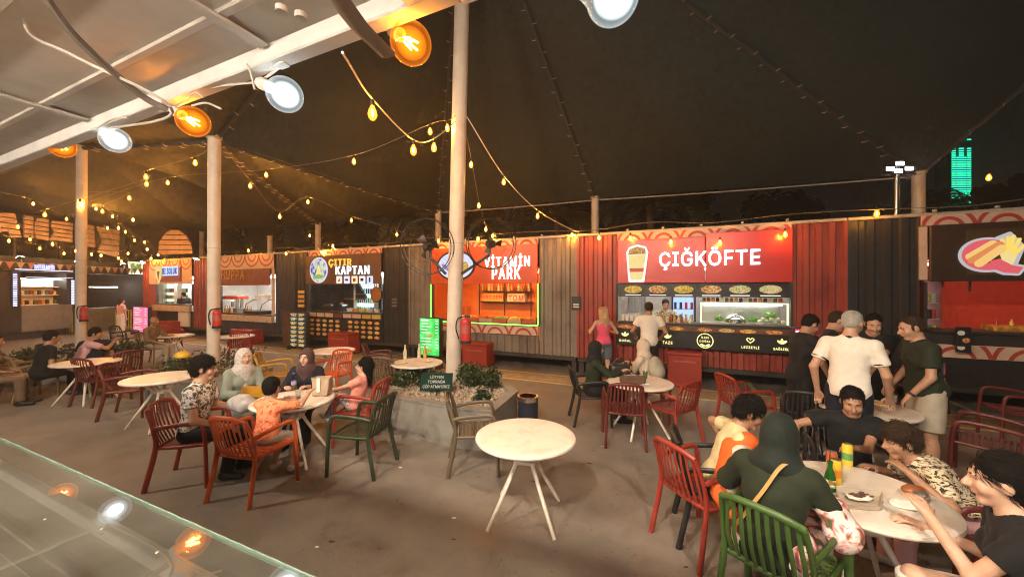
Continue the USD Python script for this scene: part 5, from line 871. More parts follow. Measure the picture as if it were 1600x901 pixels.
def shrub(label, c, r, h, n_, seed, m=None, size=.035, group=None):
    g = np.random.default_rng(seed); t = thing('shrub', label, 'plant', c, 0, group); st, V, Fc_ = [], [], []
    tips = []
    for k in range(9):
        a = g.uniform(0, 6.28); e = np.array(c)+[r*.8*math.cos(a)*g.uniform(.3, 1), r*.8*math.sin(a)*g.uniform(.3, 1), h*g.uniform(.55, 1)]; p = curve([c, (np.array(c)+e)/2+UP*h*.12, e], 4); st.append(tube(p, np.linspace(.008, .003, len(p)), 5)); tips.append(p)
    part(t, 'stems', cat(st), TWIG, kind='stuff')
    for k in range(n_):
        p = tips[g.integers(9)]; q = p[g.integers(2, len(p))]+g.normal(size=3)*[r*.16, r*.16, h*.1]; d = unit(g.normal(size=3)+[0, 0, .4]); a = unit(np.cross(d, g.normal(size=3))); L = size*g.uniform(.7, 1.5); o = len(V)
        V += [q, q+d*L*.5+a*L*.28, q+d*L, q+d*L*.5-a*L*.28]; Fc_ += [(o, o+1, o+2), (o, o+2, o+3)]
    part(t, 'foliage', trimesh.Trimesh(V, Fc_, process=False), m or LEAF, kind='stuff'); return t
rim1 = [WZ(x, y, .5) for x, y in ((592, 600), (604, 620), (720, 640), (772, 643), (808, 612), (776, 586), (655, 577))]
planter('grey angular gravel planter at the foot of the tallest mast', rim1, .5, 3)
SH = [('low dark shrub at the left end of the gravel planter', 628, 604, .3, .22), ('dark shrub around the small green plaque in the gravel planter', 672, 606, .34, .26), ('shrub right of the tallest mast', 740, 604, .3, .3), ('upright sprig at the right in the gravel planter', 768, 608, .22, .34), ('shrub behind the tallest mast in the gravel planter', 730, 592, .34, .3), ('small reddish plant at the right front of the gravel planter', 752, 626, .14, .12), ('spreading shrub at the back left of the gravel planter', 655, 592, .4, .26)]
for k, (l, px, py, r, h) in enumerate(SH): c = WZ(px, py, .46); shrub(l, c, r*1.12, h*.85, 800, 30+k, LEAF2 if k % 2 else LEAF, .05)
pq = thing('plaque', 'small dark green plaque with white lettering in the gravel planter', 'plaque', WZ(684, 612, .5)); c = W(682, 596, 5.55); T = np.eye(4); T[:3, 0], T[:3, 1], T[:3, 2] = vec(1, 0, 0), unit(vec(0, .35, .94)), unit(vec(0, -.94, .35)); T[:3, 3] = c
part(pq, 'board', cbx(-.24, .24, -.13, .13, -.012, 0).apply_transform(T), mat('plaque_green', (.012, .035, .026), .85, spec=.1)); part(pq, 'stake', tube([c-UP*.1, c-UP*.28], .012, 6), MT['dark'])
for txt, w, y in (('LÜTFEN', .1, .05), ('TOPRAĞA', .2, -.02), ('ÇÖP ATMAYINIZ', .2, -.09)):
    m = meshkit.text_mesh(txt, .04, .002); b = m.bounds; m.apply_translation([-(b[0, 0]+b[1, 0])/2, y, .0005]); m.apply_scale(1); k = min(1, 2*w/(b[1, 0]-b[0, 0])); m.vertices[:, 0] *= k; part(pq, 'lettering', m.apply_transform(T), mat('plaque_white', (.6, .62, .58), .5))
hexa = lambda c, r, k=6, a0=.3: [np.array([c[0]+r*math.cos(a0+i*2*math.pi/k), c[1]+r*math.sin(a0+i*2*math.pi/k), 0]) for i in range(k)]
planter('grey planter with low greenery around the mast behind the family table', hexa((T2[0]-.1, 7.25), 1.05), .42, 5); planter('planter with greenery around the leftmost mast', hexa((T1[0]-.2, 8.8), 1.15), .36, 6)
for k in range(6): a = k*1.05; shrub('low green shrub in the planter behind the family table', np.array([T2[0]-.1+.62*math.cos(a), 7.25+.62*math.sin(a), .4]), .36, .33, 330, 50+k, LEAF, .05, 'shrubs behind the family table')
for k in range(8): a = k*.8; shrub('green shrub around the leftmost mast', np.array([T1[0]-.2+.85*math.cos(a), 8.8+.85*math.sin(a), .34]), .4, .34, 330, 60+k, LEAF, .06, 'shrubs around the leftmost mast')
yb = thing('yellow_dome', 'small yellow dome in the greenery behind the family table', 'ornament', W(285, 560, 6.6)); c = W(285, 556, 6.6); part(yb, 'dome', lathe([(0, .09), (.05, .085), (.1, .05), (.12, 0), (.1, -.03), (0, -.03)], 18, c), mat('dome_yellow', (.7, .45, .03), .4), True); part(yb, 'stem', tube([c-UP*.02, c-UP*.4], .015, 6), MT['dark'])
bn = thing('litter_bin', 'dark round litter bin with a chrome rim beside the gravel planter', 'bin', (*W(825, 616, 5.15)[:2], 0)); c = W(825, 616, 5.15)*[1, 1, 0]
part(bn, 'body', lathe([(0, .01), (.135, .01), (.14, .5), (.12, .5), (.12, .45), (0, .45)], 28, c), mat('bin_blue_black', (.02, .024, .035), .35), 40); part(bn, 'rim', lathe([(.118, .5), (.145, .5), (.145, .56), (.118, .56), (.118, .5)], 28, c), MT['chrome'], 40); part(bn, 'foot', lathe([(0, 0), (.14, 0), (.14, .0095), (0, .0095)], 28, c), MT['chrome'])

# ------------------------------------------------------------------ tables and chairs
TW = mat('table_white_plastic', (.72, .64, .56), .38, .13, 7, bump=.08, bscale=120, rvar=.06); tab0 = None
def table(label, x, y, rz=0., top=None):
    global tab0
    g = 'round tables'
    if tab0 is not None: return dup(tab0, (x, y, 0), rz, label, 'table')
    t = tab0 = thing('round_table', label, 'table', (x, y, 0), rz)
    part(t, 'tabletop', lathe([(0, .735), (.40, .735), (.425, .732), (.445, .725), (.45, .71), (.442, .697), (.42, .695), (.0, .70)], 56), TW, 35, local=True)
    for k in range(4):
        a = k*math.pi/2+.35; c, s = math.cos(a), math.sin(a); P = curve([(c*.30, s*.30, .699), (c*.24, s*.24, .655), (c*.12, s*.12, .56), (c*.105, s*.105, .50), (c*.2, s*.2, .33), (c*.40, s*.40, .006)], 5)
        part(t, 'leg', tube(P, np.linspace(.018, .017, len(P)), 10, np.linspace(.026, .016, len(P))), TW, 40, local=True)
    for k in range(4):
        a = k*math.pi/2+.35; b = a+math.pi/2; part(t, 'brace', tube([(math.cos(a)*.112, math.sin(a)*.112, .52), (math.cos(b)*.112, math.sin(b)*.112, .52)], .014, 8, .03), TW, 40, local=True)
    return t
TB = {}
def tb(key, label, px, py, rz=0., Y=None): p = WZ(px, py, .735); TB[key] = p; return table(label, p[0], p[1], rz)
tb('T1', 'empty white round table alone in the foreground', 821, 678, .25); tb('T2', 'round table of the family with the paper bag and bottle', 459, 622, .5); tb('T3', 'empty round table just behind the man in the patterned shirt', 252, 588, .1); tb('T4', 'empty round table at the left edge, nearer the camera', 136, 564, .4)
tb('T5', 'round table of the two women before the wrap stall, with a brown bag', 1000, 595, .6); tb('T6', 'nearest round table at lower right with cans, bottle and food tray', 1342, 766, .2); tb('T7', 'small round table among the standing men', 1352, 634, .3); tb('T8', 'round table with bottles behind the gravel planter', 652, 565, .2); tb('T9', 'round table behind the woman in the dark plum scarf', 520, 546, .2); tb('T10', 'far round table of the man in brown', 272, 523, 0); tb('T11', 'far round table partly behind the mast with the extinguisher', 368, 524, 0)
PC = {'orange': (.52, .085, .022), 'red': (.27, .033, .02), 'maroon': (.12, .022, .018), 'green': (.022, .035, .016), 'leaf green': (.05, .10, .022), 'olive': (.115, .085, .052), 'mustard': (.42, .22, .02), 'tan': (.25, .17, .085), 'black': (.018, .017, .017)}
chairs = {}
def chair(col, label, x, y, yaw, group=None):
    """yaw: the way a sitter faces."""
    rz = yaw-math.pi/2
    if col in chairs: return dup(chairs[col], (x, y, 0), rz, label, 'chair', group)
    t = chairs[col] = thing('armchair_'+col.replace(' ', '_') if False else 'armchair', label, 'chair', (x, y, 0), rz, group); m = mat('plastic_'+col.replace(' ', '_'), PC[col], .42, .12, 5, bump=.1, bscale=150, rvar=.06)
    p = lambda n_, me, s=45: part(t, n_, me, m, s, local=True)
    for sg in (-1, 1):
        fr = curve([(sg*.275, .25, 0), (sg*.268, .235, .42), (sg*.265, .215, .6), (sg*.262, .17, .655), (sg*.258, .05, .66), (sg*.245, -.12, .645), (sg*.225, -.245, .62)], 5); p('front_leg' if False else 'leg', tube(fr[:11], .019, 8, .023)); p('armrest', tube(fr[10:], .014, 8, .022))
        rl = curve([(sg*.25, -.30, 0), (sg*.228, -.215, .42), (sg*.222, -.235, .62), (sg*.205, -.295, .80)], 6); p('leg', tube(rl[:7], .018, 8, .024)); p('back_post', tube(rl[6:], .016, 8, .021))
    tr = curve([(-.205, -.295, .80), (-.12, -.325, .832), (0, -.335, .84), (.12, -.325, .832), (.205, -.295, .80)], 5); p('top_rail', tube(tr, .018, 8, .022))
    for k in range(9):
        u = (k-4)/4; x0 = .185*u; p('back_slat', tube(curve([(x0*1.02, -.2-.02*(1-u*u), .425), (x0*1.05, -.245-.035*(1-u*u), .56), (x0*.98, -.275-.045*(1-u*u), .70), (x0*.95, -.295-.042*(1-u*u), .825-.02*u*u)], 4), .0125, 6, .006))
    se = curve([(-.225, .22, .435), (0, .235, .438), (.225, .22, .435)], 4); p('seat_rail', tube(se, .014, 8, .018)); p('seat_rail', tube([(-.215, -.2, .425), (0, -.215, .425), (.215, -.2, .425)], .014, 8, .018))
    for sg in (-1, 1): p('seat_rail', tube(curve([(sg*.245, .22, .432), (sg*.236, 0, .425), (sg*.225, -.2, .425)], 4), .014, 8, .018))
    for k in range(9): 
        y0 = -.165+.043*k; w = .228; p('seat_slat', tube(curve([(-w, y0, .434), (0, y0, .424), (w, y0, .434)], 3), .016, 6, .006))
    return t
def ch(col, label, px, py, yaw, z=.44, group=None): p = WZ(px, py, z); chair(col, label, p[0], p[1], yaw, group); return p
pi = math.pi
toT = lambda p, k: math.atan2(TB[k][1]-p[1], TB[k][0]-p[0])
chair('orange', 'bright orange-red armchair the small boy sits on', -2.62, 3.78, 1.35)
chair('red', 'dark red armchair under the man in the patterned shirt', -3.46, 4.02, .25)
chair('green', 'empty dark green armchair facing the family table', -1.72, 4.25, 2.95)
chair('olive', 'empty olive-brown armchair left of the foreground table', *WZ(742, 668, .44)[:2], .12)
chair('green', 'dark green armchair behind the woman in the sage top', -3.6, 5.05, -.7); chair('mustard', 'mustard yellow armchair behind the family table', *WZ(432, 583, .44)[:2], .35); chair('orange', 'orange-red armchair right behind the woman in the plum scarf', *WZ(520, 583, .44)[:2], -pi/2-.2); chair('red', 'red armchair the lounging girl sits on', -2.02, 5.0, 3.0)
chair('olive', 'dark brown armchair with its slatted back before the bottle table', *WZ(612, 588, .44)[:2], 1.35); chair('maroon', 'dark chair beside the bottle table, by the green menu stand', *WZ(592, 566, .44)[:2], .2)
chair('maroon', 'left one of two maroon armchairs with backs to the camera before the wrap stall', *WZ(975, 637, .44)[:2], 1.35); chair('red', 'right one of two maroon armchairs with backs to the camera before the wrap stall', *WZ(1050, 634, .44)[:2], 2.1); chair('black', 'black armchair of the woman in the black scarf', 1.22, 5.72, .0); chair('tan', 'tan armchair of the hooded girl', 2.2, 6.05, -2.1)
chair('red', 'empty red armchair facing the table of the standing men', *WZ(1163, 628, .44)[:2], .1); chair('red', 'red armchair at the left of the nearest table', *WZ(1098, 762, .44)[:2], .35)
chair('leaf green', 'leaf green armchair of the woman in the dark green scarf', 1.63, 2.25, .63); chair('black', 'black armchair of the boy in the yellow sleeved shirt', 1.68, 3.05, -.35); chair('black', 'black armchair of the boy in the black top', 3.0, 3.35, -2.0); chair('red', 'red armchair of the woman in the black top', 2.62, 1.72, 2.5); chair('maroon', 'dark red armchair of the boy in the leaf print shirt', 3.12, 2.55, 2.9)
chair('black', 'black armchair between the standing men and the nearest table', *WZ(1262, 655, .44)[:2], .9); chair('maroon', 'maroon armchair in front of the man in khaki shorts', *WZ(1440, 602, .44)[:2], -2.6); chair('maroon', 'lower maroon armchair at the right edge by the hot dog stall', *WZ(1545, 690, .44)[:2], 2.2); chair('maroon', 'upper maroon armchair close to the right picture edge', *WZ(1590, 640, .44)[:2], 2.6)
chair('maroon', 'maroon armchair left of the empty table behind the patterned shirt man', *WZ(205, 605, .44)[:2], .4); chair('maroon', 'maroon armchair right of the empty left table', *WZ(188, 578, .44)[:2], 2.8); chair('maroon', 'maroon armchair whose back hides the middle of the empty left table', *WZ(160, 590, .44)[:2], 1.4)
chair('tan', 'tan armchair with its slatted back to the camera at far left', *WZ(46, 586, .44)[:2], 1.3); chair('tan', 'tan armchair at the left picture edge', *WZ(4, 582, .44)[:2], 1.1); chair('black', 'black armchair of the person in the pale pink shirt', *WZ(96, 565, .44)[:2], .6)
chair('tan', 'tan armchair of the man in brown', -9.75, 10.05, .1); chair('black', 'black armchair left of the man in brown', *WZ(195, 528, .44)[:2], .2); chair('red', 'red armchair by the far table near the mast', *WZ(375, 540, .44)[:2], 2.2); chair('red', 'red armchair right of the table of the man in brown', *WZ(262, 535, .44)[:2], 2.9)

# ------------------------------------------------------------------ people
NEAR_R, MID_R, FAR_R = .0085, .011, .015
def yawto(x, y, tx, ty): return math.atan2(ty-y, tx-x)
# family table
T2c = TB['T2']; T6c, T7c, T5c = TB['T6'], TB['T7'], TB['T5']
person('man in a grey and white leaf patterned shirt seated at the family table, looking right', (-3.46, 4.02), .25, 1.76, .5, lean=.12, hand=((-.22, .30, .68), (.20, .36, .60)), foot=((-.12, .42, .075), (.13, .36, .075)), head=(.25, -.05, 0), skin='warm', hair='thick', shirt='grey_print', sleeve=.55, hem=-.04, pants='navy', shoes='shoe_black', res=NEAR_R)
person('woman in a sage green top and pale grey head scarf smiling at the family table', (-3.62, 4.98), -.75, 1.62, .5, lean=.05, hand=((-.08, .36, .70), (.1, .35, .70)), head=(.15, 0, 0), female=True, build=1.08, skin='light', hijab='grey_scarf', shirt='sage', sleeve=1.9, hem=-.06, pants='sage', dress=True, res=NEAR_R)
person('woman in a dark plum head scarf seated behind the water bottle', (-2.86, 5.2), -pi/2+.15, 1.60, .49, lean=.12, hand=((-.15, .36, .76), (.14, .36, .76)), head=(-.1, -.12, .08), female=True, build=1.05, skin='light', hijab='plum', shirt='navy', sleeve=1.95, hem=-.06, pants='black', dress=True, res=NEAR_R)
person('small boy in an orange printed shirt seen from behind in the orange-red chair', (-2.58, 3.88), 1.35, 1.22, .50, lean=.14, hand=((-.1, .42, .78), (.2, .36, .86)), foot=((-.12, .22, .1), (.1, .24, .1)), head=(.25, -.1, 0), skin='warm', hair='short', shirt='orange_print', sleeve=.8, hem=-.03, pants='khaki', pantlen=.42, shoes='shoe_white', res=NEAR_R, eyes=False)
person('girl in a peach top lounging with her foot up beside the family table', (-2.12, 5.0), 2.95, 1.32, .5, lean=-.35, hand=((-.12, .30, .68), (.28, .12, .66)), foot=((-.05, .55, .5), (.1, .5, .25)), head=(.15, .1, 0), female=True, skin='light', hair='tail', shirt='peach', sleeve=.5, hem=-.03, pants='lilac_print', shoes='shoe_white', res=.009)
# nearest table
gw = person('woman seen from behind in a dark green scarf, with a tan bag strap', (1.555, 2.22), .63, 1.74, .49, lean=.17, twist=.0, hand=((-.26, .42, .74), (.20, .40, .72)), head=(-.05, -.2, 0), female=True, build=1.1, skin='warm', hijab='forest', shirt='green', sleeve=1.9, hem=-.12, pants='rose_print', dress=True, res=NEAR_R, eyes=True)
j = gw.j; part(gw, 'bag_strap', tube(curve([j['shc']+j['Rc']*.09+j['S']*.075+j['Fc']*.03, j['shc']+j['Rc']*.06+j['S']*.05-j['Fc']*.12, j['chest']-j['Rc']*.02-j['Fc']*.148, j['P']-j['Rc']*.17-j['Fc']*.13+j['S']*.05], 6), .012, 8, .004), mat('tan_strap', (.5, .28, .1), .5))
sl = [cone(j['arms'][1][0]+(j['arms'][1][1]-j['arms'][1][0])*.25, j['arms'][1][1], .06, .075, .02), cone(j['arms'][1][1], j['arms'][1][2]-unit(j['arms'][1][2]-j['arms'][1][1])*.02, .078, .06, .03, True), ell(j['arms'][1][1]-UP*.03, np.eye(3), (.085, .085, .1), .03)]
part(gw, 'loose_sleeve', folds(field(sl, .009), .008, 12, 8), CL['rose_print'], True, label='wide white sleeve printed with red roses')
bt = [j['arms'][0][0], j['arms'][0][1]]
by = person('boy with bushy dark hair and a pale yellow sleeve leaning beside the dark green scarf', (1.68, 3.03), -.35, 1.58, .49, lean=.34, side=.0, hand=((-.30, .12, .66), (.12, .42, .76)), elbow=((-1, -.6, .25), None), head=(.0, -.35, 0), skin='tan', hair='thick', shirt='yellow', sleeve=.55, hem=-.05, pants='black', pantlen=.45, shoes='shoe_white', res=NEAR_R)
jk = thing('jacket', 'orange and white jacket draped over the chair behind the dark green scarf', 'jacket', (1.42, 2.72, .4))
jm = field([cone(WZ(1150, 700, .8), WZ(1128, 770, .55), .10, .07, .05), cone(WZ(1165, 695, .85), WZ(1150, 740, .7), .10, .09, .05), cone(WZ(1128, 770, .55), WZ(1140, 800, .45), .06, .05, .04)], .009); part(jk, 'body', folds(jm, .012, 9, 3), mat('jacket_orange', (.75, .13, .02), .7, .2, 8), True)
part(jk, 'white_panel', folds(field([cone(WZ(1150, 715, .78), WZ(1132, 765, .58), .075, .05, .04)], .009), .01, 9, 5).apply_translation([.03, -.03, .035]), CL['white'], True)
person('boy in a black top facing the camera and looking down across the nearest table', (3.02, 3.32), -2.1, 1.55, .49, lean=.2, hand=((.06, .42, .76), (.42, .26, .62)), elbow=(None, (1, -.1, .1)), head=(-.12, -.32, 0), skin='tan', hair='short', haircol='hair_black', shirt='black', sleeve=.5, hem=-.05, pants='denim', shoes='shoe_black', res=NEAR_R)
person('boy in a cream leaf print shirt hunched over the nearest table, facing left', (3.14, 2.56), 2.85, 1.52, .49, lean=.62, hunch=.3, hand=((-.22, .42, .80), (.2, .40, .66)), head=(.05, -.25, 0), skin='tan', hair='thick', haircol='hair_brown', shirt='leaf_print', sleeve=.75, hem=-.05, pants='rose', shoes='shoe_white', res=NEAR_R)
person('young woman in a black top, in profile at the right edge of the nearest table', (2.46, 1.68), 2.42, 1.68, .49, lean=.22, hand=((.0, .37, .85), (.16, .36, .73)), elbow=((-.35, .25, -1), (.3, -.3, -1)), head=(.0, -.14, 0), female=True, skin='light', hair='tail', shirt='black', sleeve=.5, hem=-.06, pants='white', shoes='shoe_white', res=.007)
# standing men
person('man in black at the left of the standing group, looking down', (3.72, 4.78), -.1, 1.74, lean=.1, hand=((-.26, .14, .84), (.22, .25, .86)), head=(.1, -.5, 0), skin='tan', hair='crop', shirt='black', sleeve=.6, pants='black', shoes='shoe_black', build=1.05, res=MID_R)
person('man in navy behind the glowing menu stand, second from left of the standing group', (4.32, 5.1), -.6, 1.76, lean=.12, hand=((-.2, .3, 1.0), (.2, .28, .95)), head=(.2, -.4, 0), skin='warm', hair='crop', haircol='hair_brown', shirt='navy', sleeve=.7, pants='navy', shoes='shoe_black', res=MID_R)
person('broad man in a cream polo shirt with dark trim, back to the camera', (3.50, 3.85), .62, 1.83, lean=.12, twist=-.1, hand=((-.28, .08, .94), (.27, .2, .96)), head=(-.15, -.25, 0), skin='warm', hair='crop', haircol='hair_grey', shirt='white', sleeve=.62, hem=-.06, pants='navy', shoes='shoe_white', build=1.0, trim='navy', res=NEAR_R, eyes=False)
person('bearded man in black facing the camera behind the cream polo shirt', (4.72, 4.85), -2.3, 1.76, lean=.22, hand=((.05, .5, 1.0), (.3, .1, .9)), head=(.1, -.4, 0), skin='warm', hair='crop', shirt='black', sleeve=.6, pants='black', shoes='shoe_black', build=1.05, res=MID_R)
gm = person('stout man in a dark green shirt and pale shorts standing in profile', (4.50, 4.02), 2.75, 1.76, lean=.12, hand=((-.2, .22, .92), (.2, .2, .95)), elbow=((-.6, -.9, -.2), None), head=(.05, -.3, 0), skin='warm', hair='crop', haircol='hair_brown', shirt='green', sleeve=.62, hem=-.04, pants='khaki', pantlen=.46, shoes='shoe_black', build=1.18, res=NEAR_R)
w_ = gm.j['arms'][0]; d_ = unit(w_[2]-w_[1]); part(gm, 'watch_strap', tube([w_[2]-d_*.03, w_[2]-d_*.005], .033, 14), MT['black_plastic'])
# at the wrap stall
wm = person('man in a white shirt and black shorts ordering at the wrap counter', (2.78, 7.5), 1.25, 1.78, lean=.08, hand=((-.28, .22, 1.06), (.26, .24, 1.06)), head=(.1, -.15, 0), skin='tan', hair='crop', haircol='hair_brown', shirt='white', sleeve=.5, hem=-.07, pants='black', pantlen=.5, shoes='shoe_white', build=1.03, res=MID_R, eyes=False)
l_ = wm.j['legs'][0]; part(wm, 'white_stripe', tube([wm.j['P']-wm.j['Rc']*.172-UP*.02, l_[0]*.5+l_[1]*.5-wm.j['Rc']*.092, l_[1]-wm.j['Rc']*.075+UP*.03], .01, 6), CL['white'])
person('woman with long blond hair in a pink top leaning at the wrap stall', (1.97, 7.95), 1.7, 1.64, lean=.05, hand=((-.26, .16, 1.14), (.24, .26, 1.1)), head=(.2, -.05, 0), female=True, skin='light', hair='long', haircol='blond', shirt='pink', strap=True, hem=-.02, pants='denim', pantlen=.42, shoes='shoe_white', res=MID_R, eyes=False)
person('server in a leaf patterned shirt behind the wrap counter', tuple((fw(1.05, 0, -.95))[:2]), -pi/2-.2, 1.7, lean=.12, hipz=1.03, foot=((-.12, 0, .54), (.12, 0, .54)), hand=((-.2, .4, 1.4), (.2, .4, 1.4)), head=(0, -.3, 0), skin='warm', hair='short', shirt='server_print', sleeve=.6, pants='black', res=FAR_R)
person('woman in a black head scarf seated left of the table before the wrap stall', (1.24, 5.72), .05, 1.63, .49, lean=.05, hand=((-.1, .34, .74), (.14, .42, .80)), head=(.0, -.1, 0), female=True, skin='light', hijab='black', shirt='green', sleeve=1.85, hem=-.06, pants='black', dress=True, res=MID_R)
hg = person('girl in a cream hood with a beige backpack, seated before the wrap stall', (2.22, 6.05), 2.3, 1.58, .49, lean=.12, hand=((-.1, .36, .74), (.14, .36, .76)), head=(-.1, -.1, 0), female=True, skin='light', hijab='beige', shirt='beige', sleeve=1.9, hem=-.08, pants='beige', shoes='shoe_white', res=MID_R)
j = hg.j; part(hg, 'backpack', folds(field([ell(j['chest']-j['Fc']*.17-j['S']*.05, j['M'], (.15, .1, .2), .03), ell(j['chest']-j['Fc']*.25-j['S']*.1, j['M'], (.11, .05, .1), .03)], .01), .006, 12, 3), CL['khaki'], True)
# left side
person('bald man in brown seated at the far left table', (-9.78, 10.02), .08, 1.76, .49, lean=.1, hand=((-.1, .42, .76), (.2, .36, .6)), head=(0, -.1, 0), skin='tan', hair=None, shirt='brown', sleeve=1.5, pants='khaki', shoes='shoe_black', res=FAR_R, eyes=False)
person('woman in pink and a white skirt by the pink menu board', tuple(fw(-20.4, 0, 1.2)[:2]), 1.3, 1.62, lean=.03, head=(.2, 0, 0), female=True, skin='warm', hair='tail', haircol='hair_brown', shirt='rose', sleeve=.6, pants='white', dress=True, res=FAR_R, eyes=False)
person('vendor in a dark shirt at the window of the far red stall', tuple(fw(-18.7, 0, -.28)[:2]), 2.6, 1.72, hipz=1.1, foot=((-.12, 0, .56), (.12, 0, .56)), lean=.1, head=(.3, -.2, 0), skin='warm', hair='short', shirt='navy', sleeve=.6, pants='black', res=FAR_R, eyes=False)
person('vendor bending low over the counter of the brown sign stall', tuple(fw(-9.3, 0, -.8)[:2]), -1.9, 1.7, hipz=.95, foot=((-.12, 0, .56), (.12, 0, .56)), lean=.45, head=(.1, -.3, 0), hand=((-.2, .35, 1.35), (.2, .35, 1.35)), skin='warm', hair='short', shirt='khaki', sleeve=.6, pants='black', res=FAR_R, eyes=False)
person('person in a pale pink shirt leaning over the greenery at the left', (-8.82, 7.5), 1.0, 1.70, .49, lean=.38, hand=((-.2, .5, .9), (.2, .5, .95)), head=(-.4, -.3, 0), skin='tan', hair='short', shirt='rose', sleeve=.6, hem=-.08, pants='black', shoes='shoe_black', res=FAR_R, eyes=False)
person('person in dark clothes with back turned at the far left', (-8.62, 6.75), 1.2, 1.72, .49, lean=.2, head=(.1, -.2, 0), skin='tan', hair='short', shirt='black', sleeve=.6, hem=-.08, pants='black', shoes='shoe_black', res=FAR_R, eyes=False)
person('second person in dark clothes right of the one with back turned, at the far left', (-8.6, 7.6), 2.2, 1.68, .49, lean=.25, head=(.1, -.2, 0), skin='tan', hair='short', shirt='navy', sleeve=.6, hem=-.08, pants='black', shoes='shoe_black', res=FAR_R, eyes=False)
person('person in a brown top cut by the left edge of the picture', (-9.0, 6.3), .6, 1.70, .49, lean=.15, head=(.1, -.1, 0), female=True, skin='tan', hair='tail', shirt='brown', sleeve=.6, hem=-.08, pants='brown', shoes='shoe_black', res=FAR_R, eyes=False)

# ------------------------------------------------------------------ things on the tables
PAP = mat('paper', (.42, .31, .21), .8, .1, 12); WP = mat('white_paper', (.75, .72, .66), .8, .06, 12); TZ = .7365
def on(px, py, k=None): return WZ(px, py, TZ)
def can(label, p, m, top=None):
    t = thing('drink_can', label, 'can', p); part(t, 'body', lathe([(0, 0), (.025, 0), (.032, .012), (.032, .148), (.026, .162), (0, .162)], 20, p), m, 40); part(t, 'lid', lathe([(0, .1622), (.025, .1622), (.027, .166), (.025, .1645), (0, .1635)], 20, p), MT['steel']); part(t, 'print_band', lathe([(.0323, .05), (.0323, .10)], 20, p), top or CL['green'])
CY_ = mat('can_yellow', (.72, .52, .05), .3, .08)
can('yellow drink can nearest the black topped boy', on(1324, 727), CY_, mat('print_green', (.1, .3, .1), .4)); can('yellow drink can right behind the green bottle', on(1306, 755), CY_, mat('print_orange', (.7, .25, .03), .4)); can('red and gold drink can behind the green bottle', on(1300, 741), mat('can_red', (.5, .12, .05), .3), mat('print_gold', (.5, .35, .1), .4))
p = on(1297, 766); t = thing('green_bottle', 'green glass soda bottle on the nearest table', 'bottle', p); GG = mat('green_bottle_glass', (.04, .22, .04), .08, .1, 9, trans=.6); part(t, 'glass', lathe([(0, .002), (.027, .002), (.03, .01), (.03, .09), (.024, .115), (.013, .15), (.0125, .19), (0, .19)], 22, p), GG, True); part(t, 'label', lathe([(.0306, .03), (.0306, .08)], 22, p), spots('bottle_label', [(.4, (.5, .05, .04)), (.55, (.1, .3, .08)), (.65, (.8, .75, .6))], 45, .5)); part(t, 'mouth', lathe([(.012, .18), (.0145, .18), (.0145, .192), (.012, .192)], 14, p), GG)
for k, (dx, l) in enumerate(((.0, 'dark drinking straw in the green bottle'), (.03, 'dark drinking straw in the red and gold can'))): q = p+[dx, .01+.13*k, .0]; solo('straw', tube([q+UP*(.1+.03*k), q+UP*.25+[.01, 0, 0]], .003, 6), MT['black_plastic'], l, 'straw')
p = on(1345, 785); t = thing('food_tray', 'white paper food tray with dark scraps on the nearest table', 'tray', p); Q = np.array([on(x, y) for x, y in ((1309, 768), (1375, 775), (1373, 798), (1316, 794))]); Q2 = Q.mean(0)+(Q-Q.mean(0))*1.12+UP*.03
v = np.vstack([Q+UP*.002, Q2, Q+UP*.004, Q2-(Q2-Q.mean(0))*.03]); fc = []
for i in range(4): jn = (i+1) % 4; fc += [(i, jn, 4+jn), (i, 4+jn, 4+i), (8+i, 12+jn, 8+jn), (8+i, 12+i, 12+jn), (4+i, 4+jn, 12+jn), (4+i, 12+jn, 12+i)]
fc += [(8, 9, 10), (8, 10, 11), (0, 2, 1), (0, 3, 2)]; part(t, 'tray', trimesh.Trimesh(v, fc, process=False), MT['white'] if False else mat('tray_card', (.45, .38, .3), .7)); c = Q.mean(0)
part(t, 'liner', folds(ball(c+UP*.03, .06, 3, (1.2, .7, .12)), .012, 40, 2), WP, True); part(t, 'scraps', cat([ball(c+[NR.normal()*.03, NR.normal()*.015, .04], NR.uniform(.005, .011), 1, (1.5, .7, .6)) for _ in range(40)]), mat('meat_scrap', (.09, .045, .03), .7), kind='stuff')
p = on(1418, 790); solo('burger_paper', folds(ball(p+UP*.012, .085, 3, (1.15, .7, .16)), .016, 26, 5), WP, 'crumpled white paper under the half eaten roll on the nearest table', 'paper', True); t = thing('bread_roll', 'half eaten brown roll on white paper at the right of the nearest table', 'food', on(1432, 778)); part(t, 'roll', folds(ball(on(1428, 776)+UP*.045, .055, 3, (1.25, .75, .6)), .006, 25, 2), mat('roll_brown', (.26, .09, .03), .4, .2, 20), True); part(t, 'wrapper', folds(ball(on(1438, 782)+UP*.035, .05, 3, (1, .7, .5)), .014, 30, 6), mat('foil', (.55, .52, .48), .25, .1, 9, .8), True)
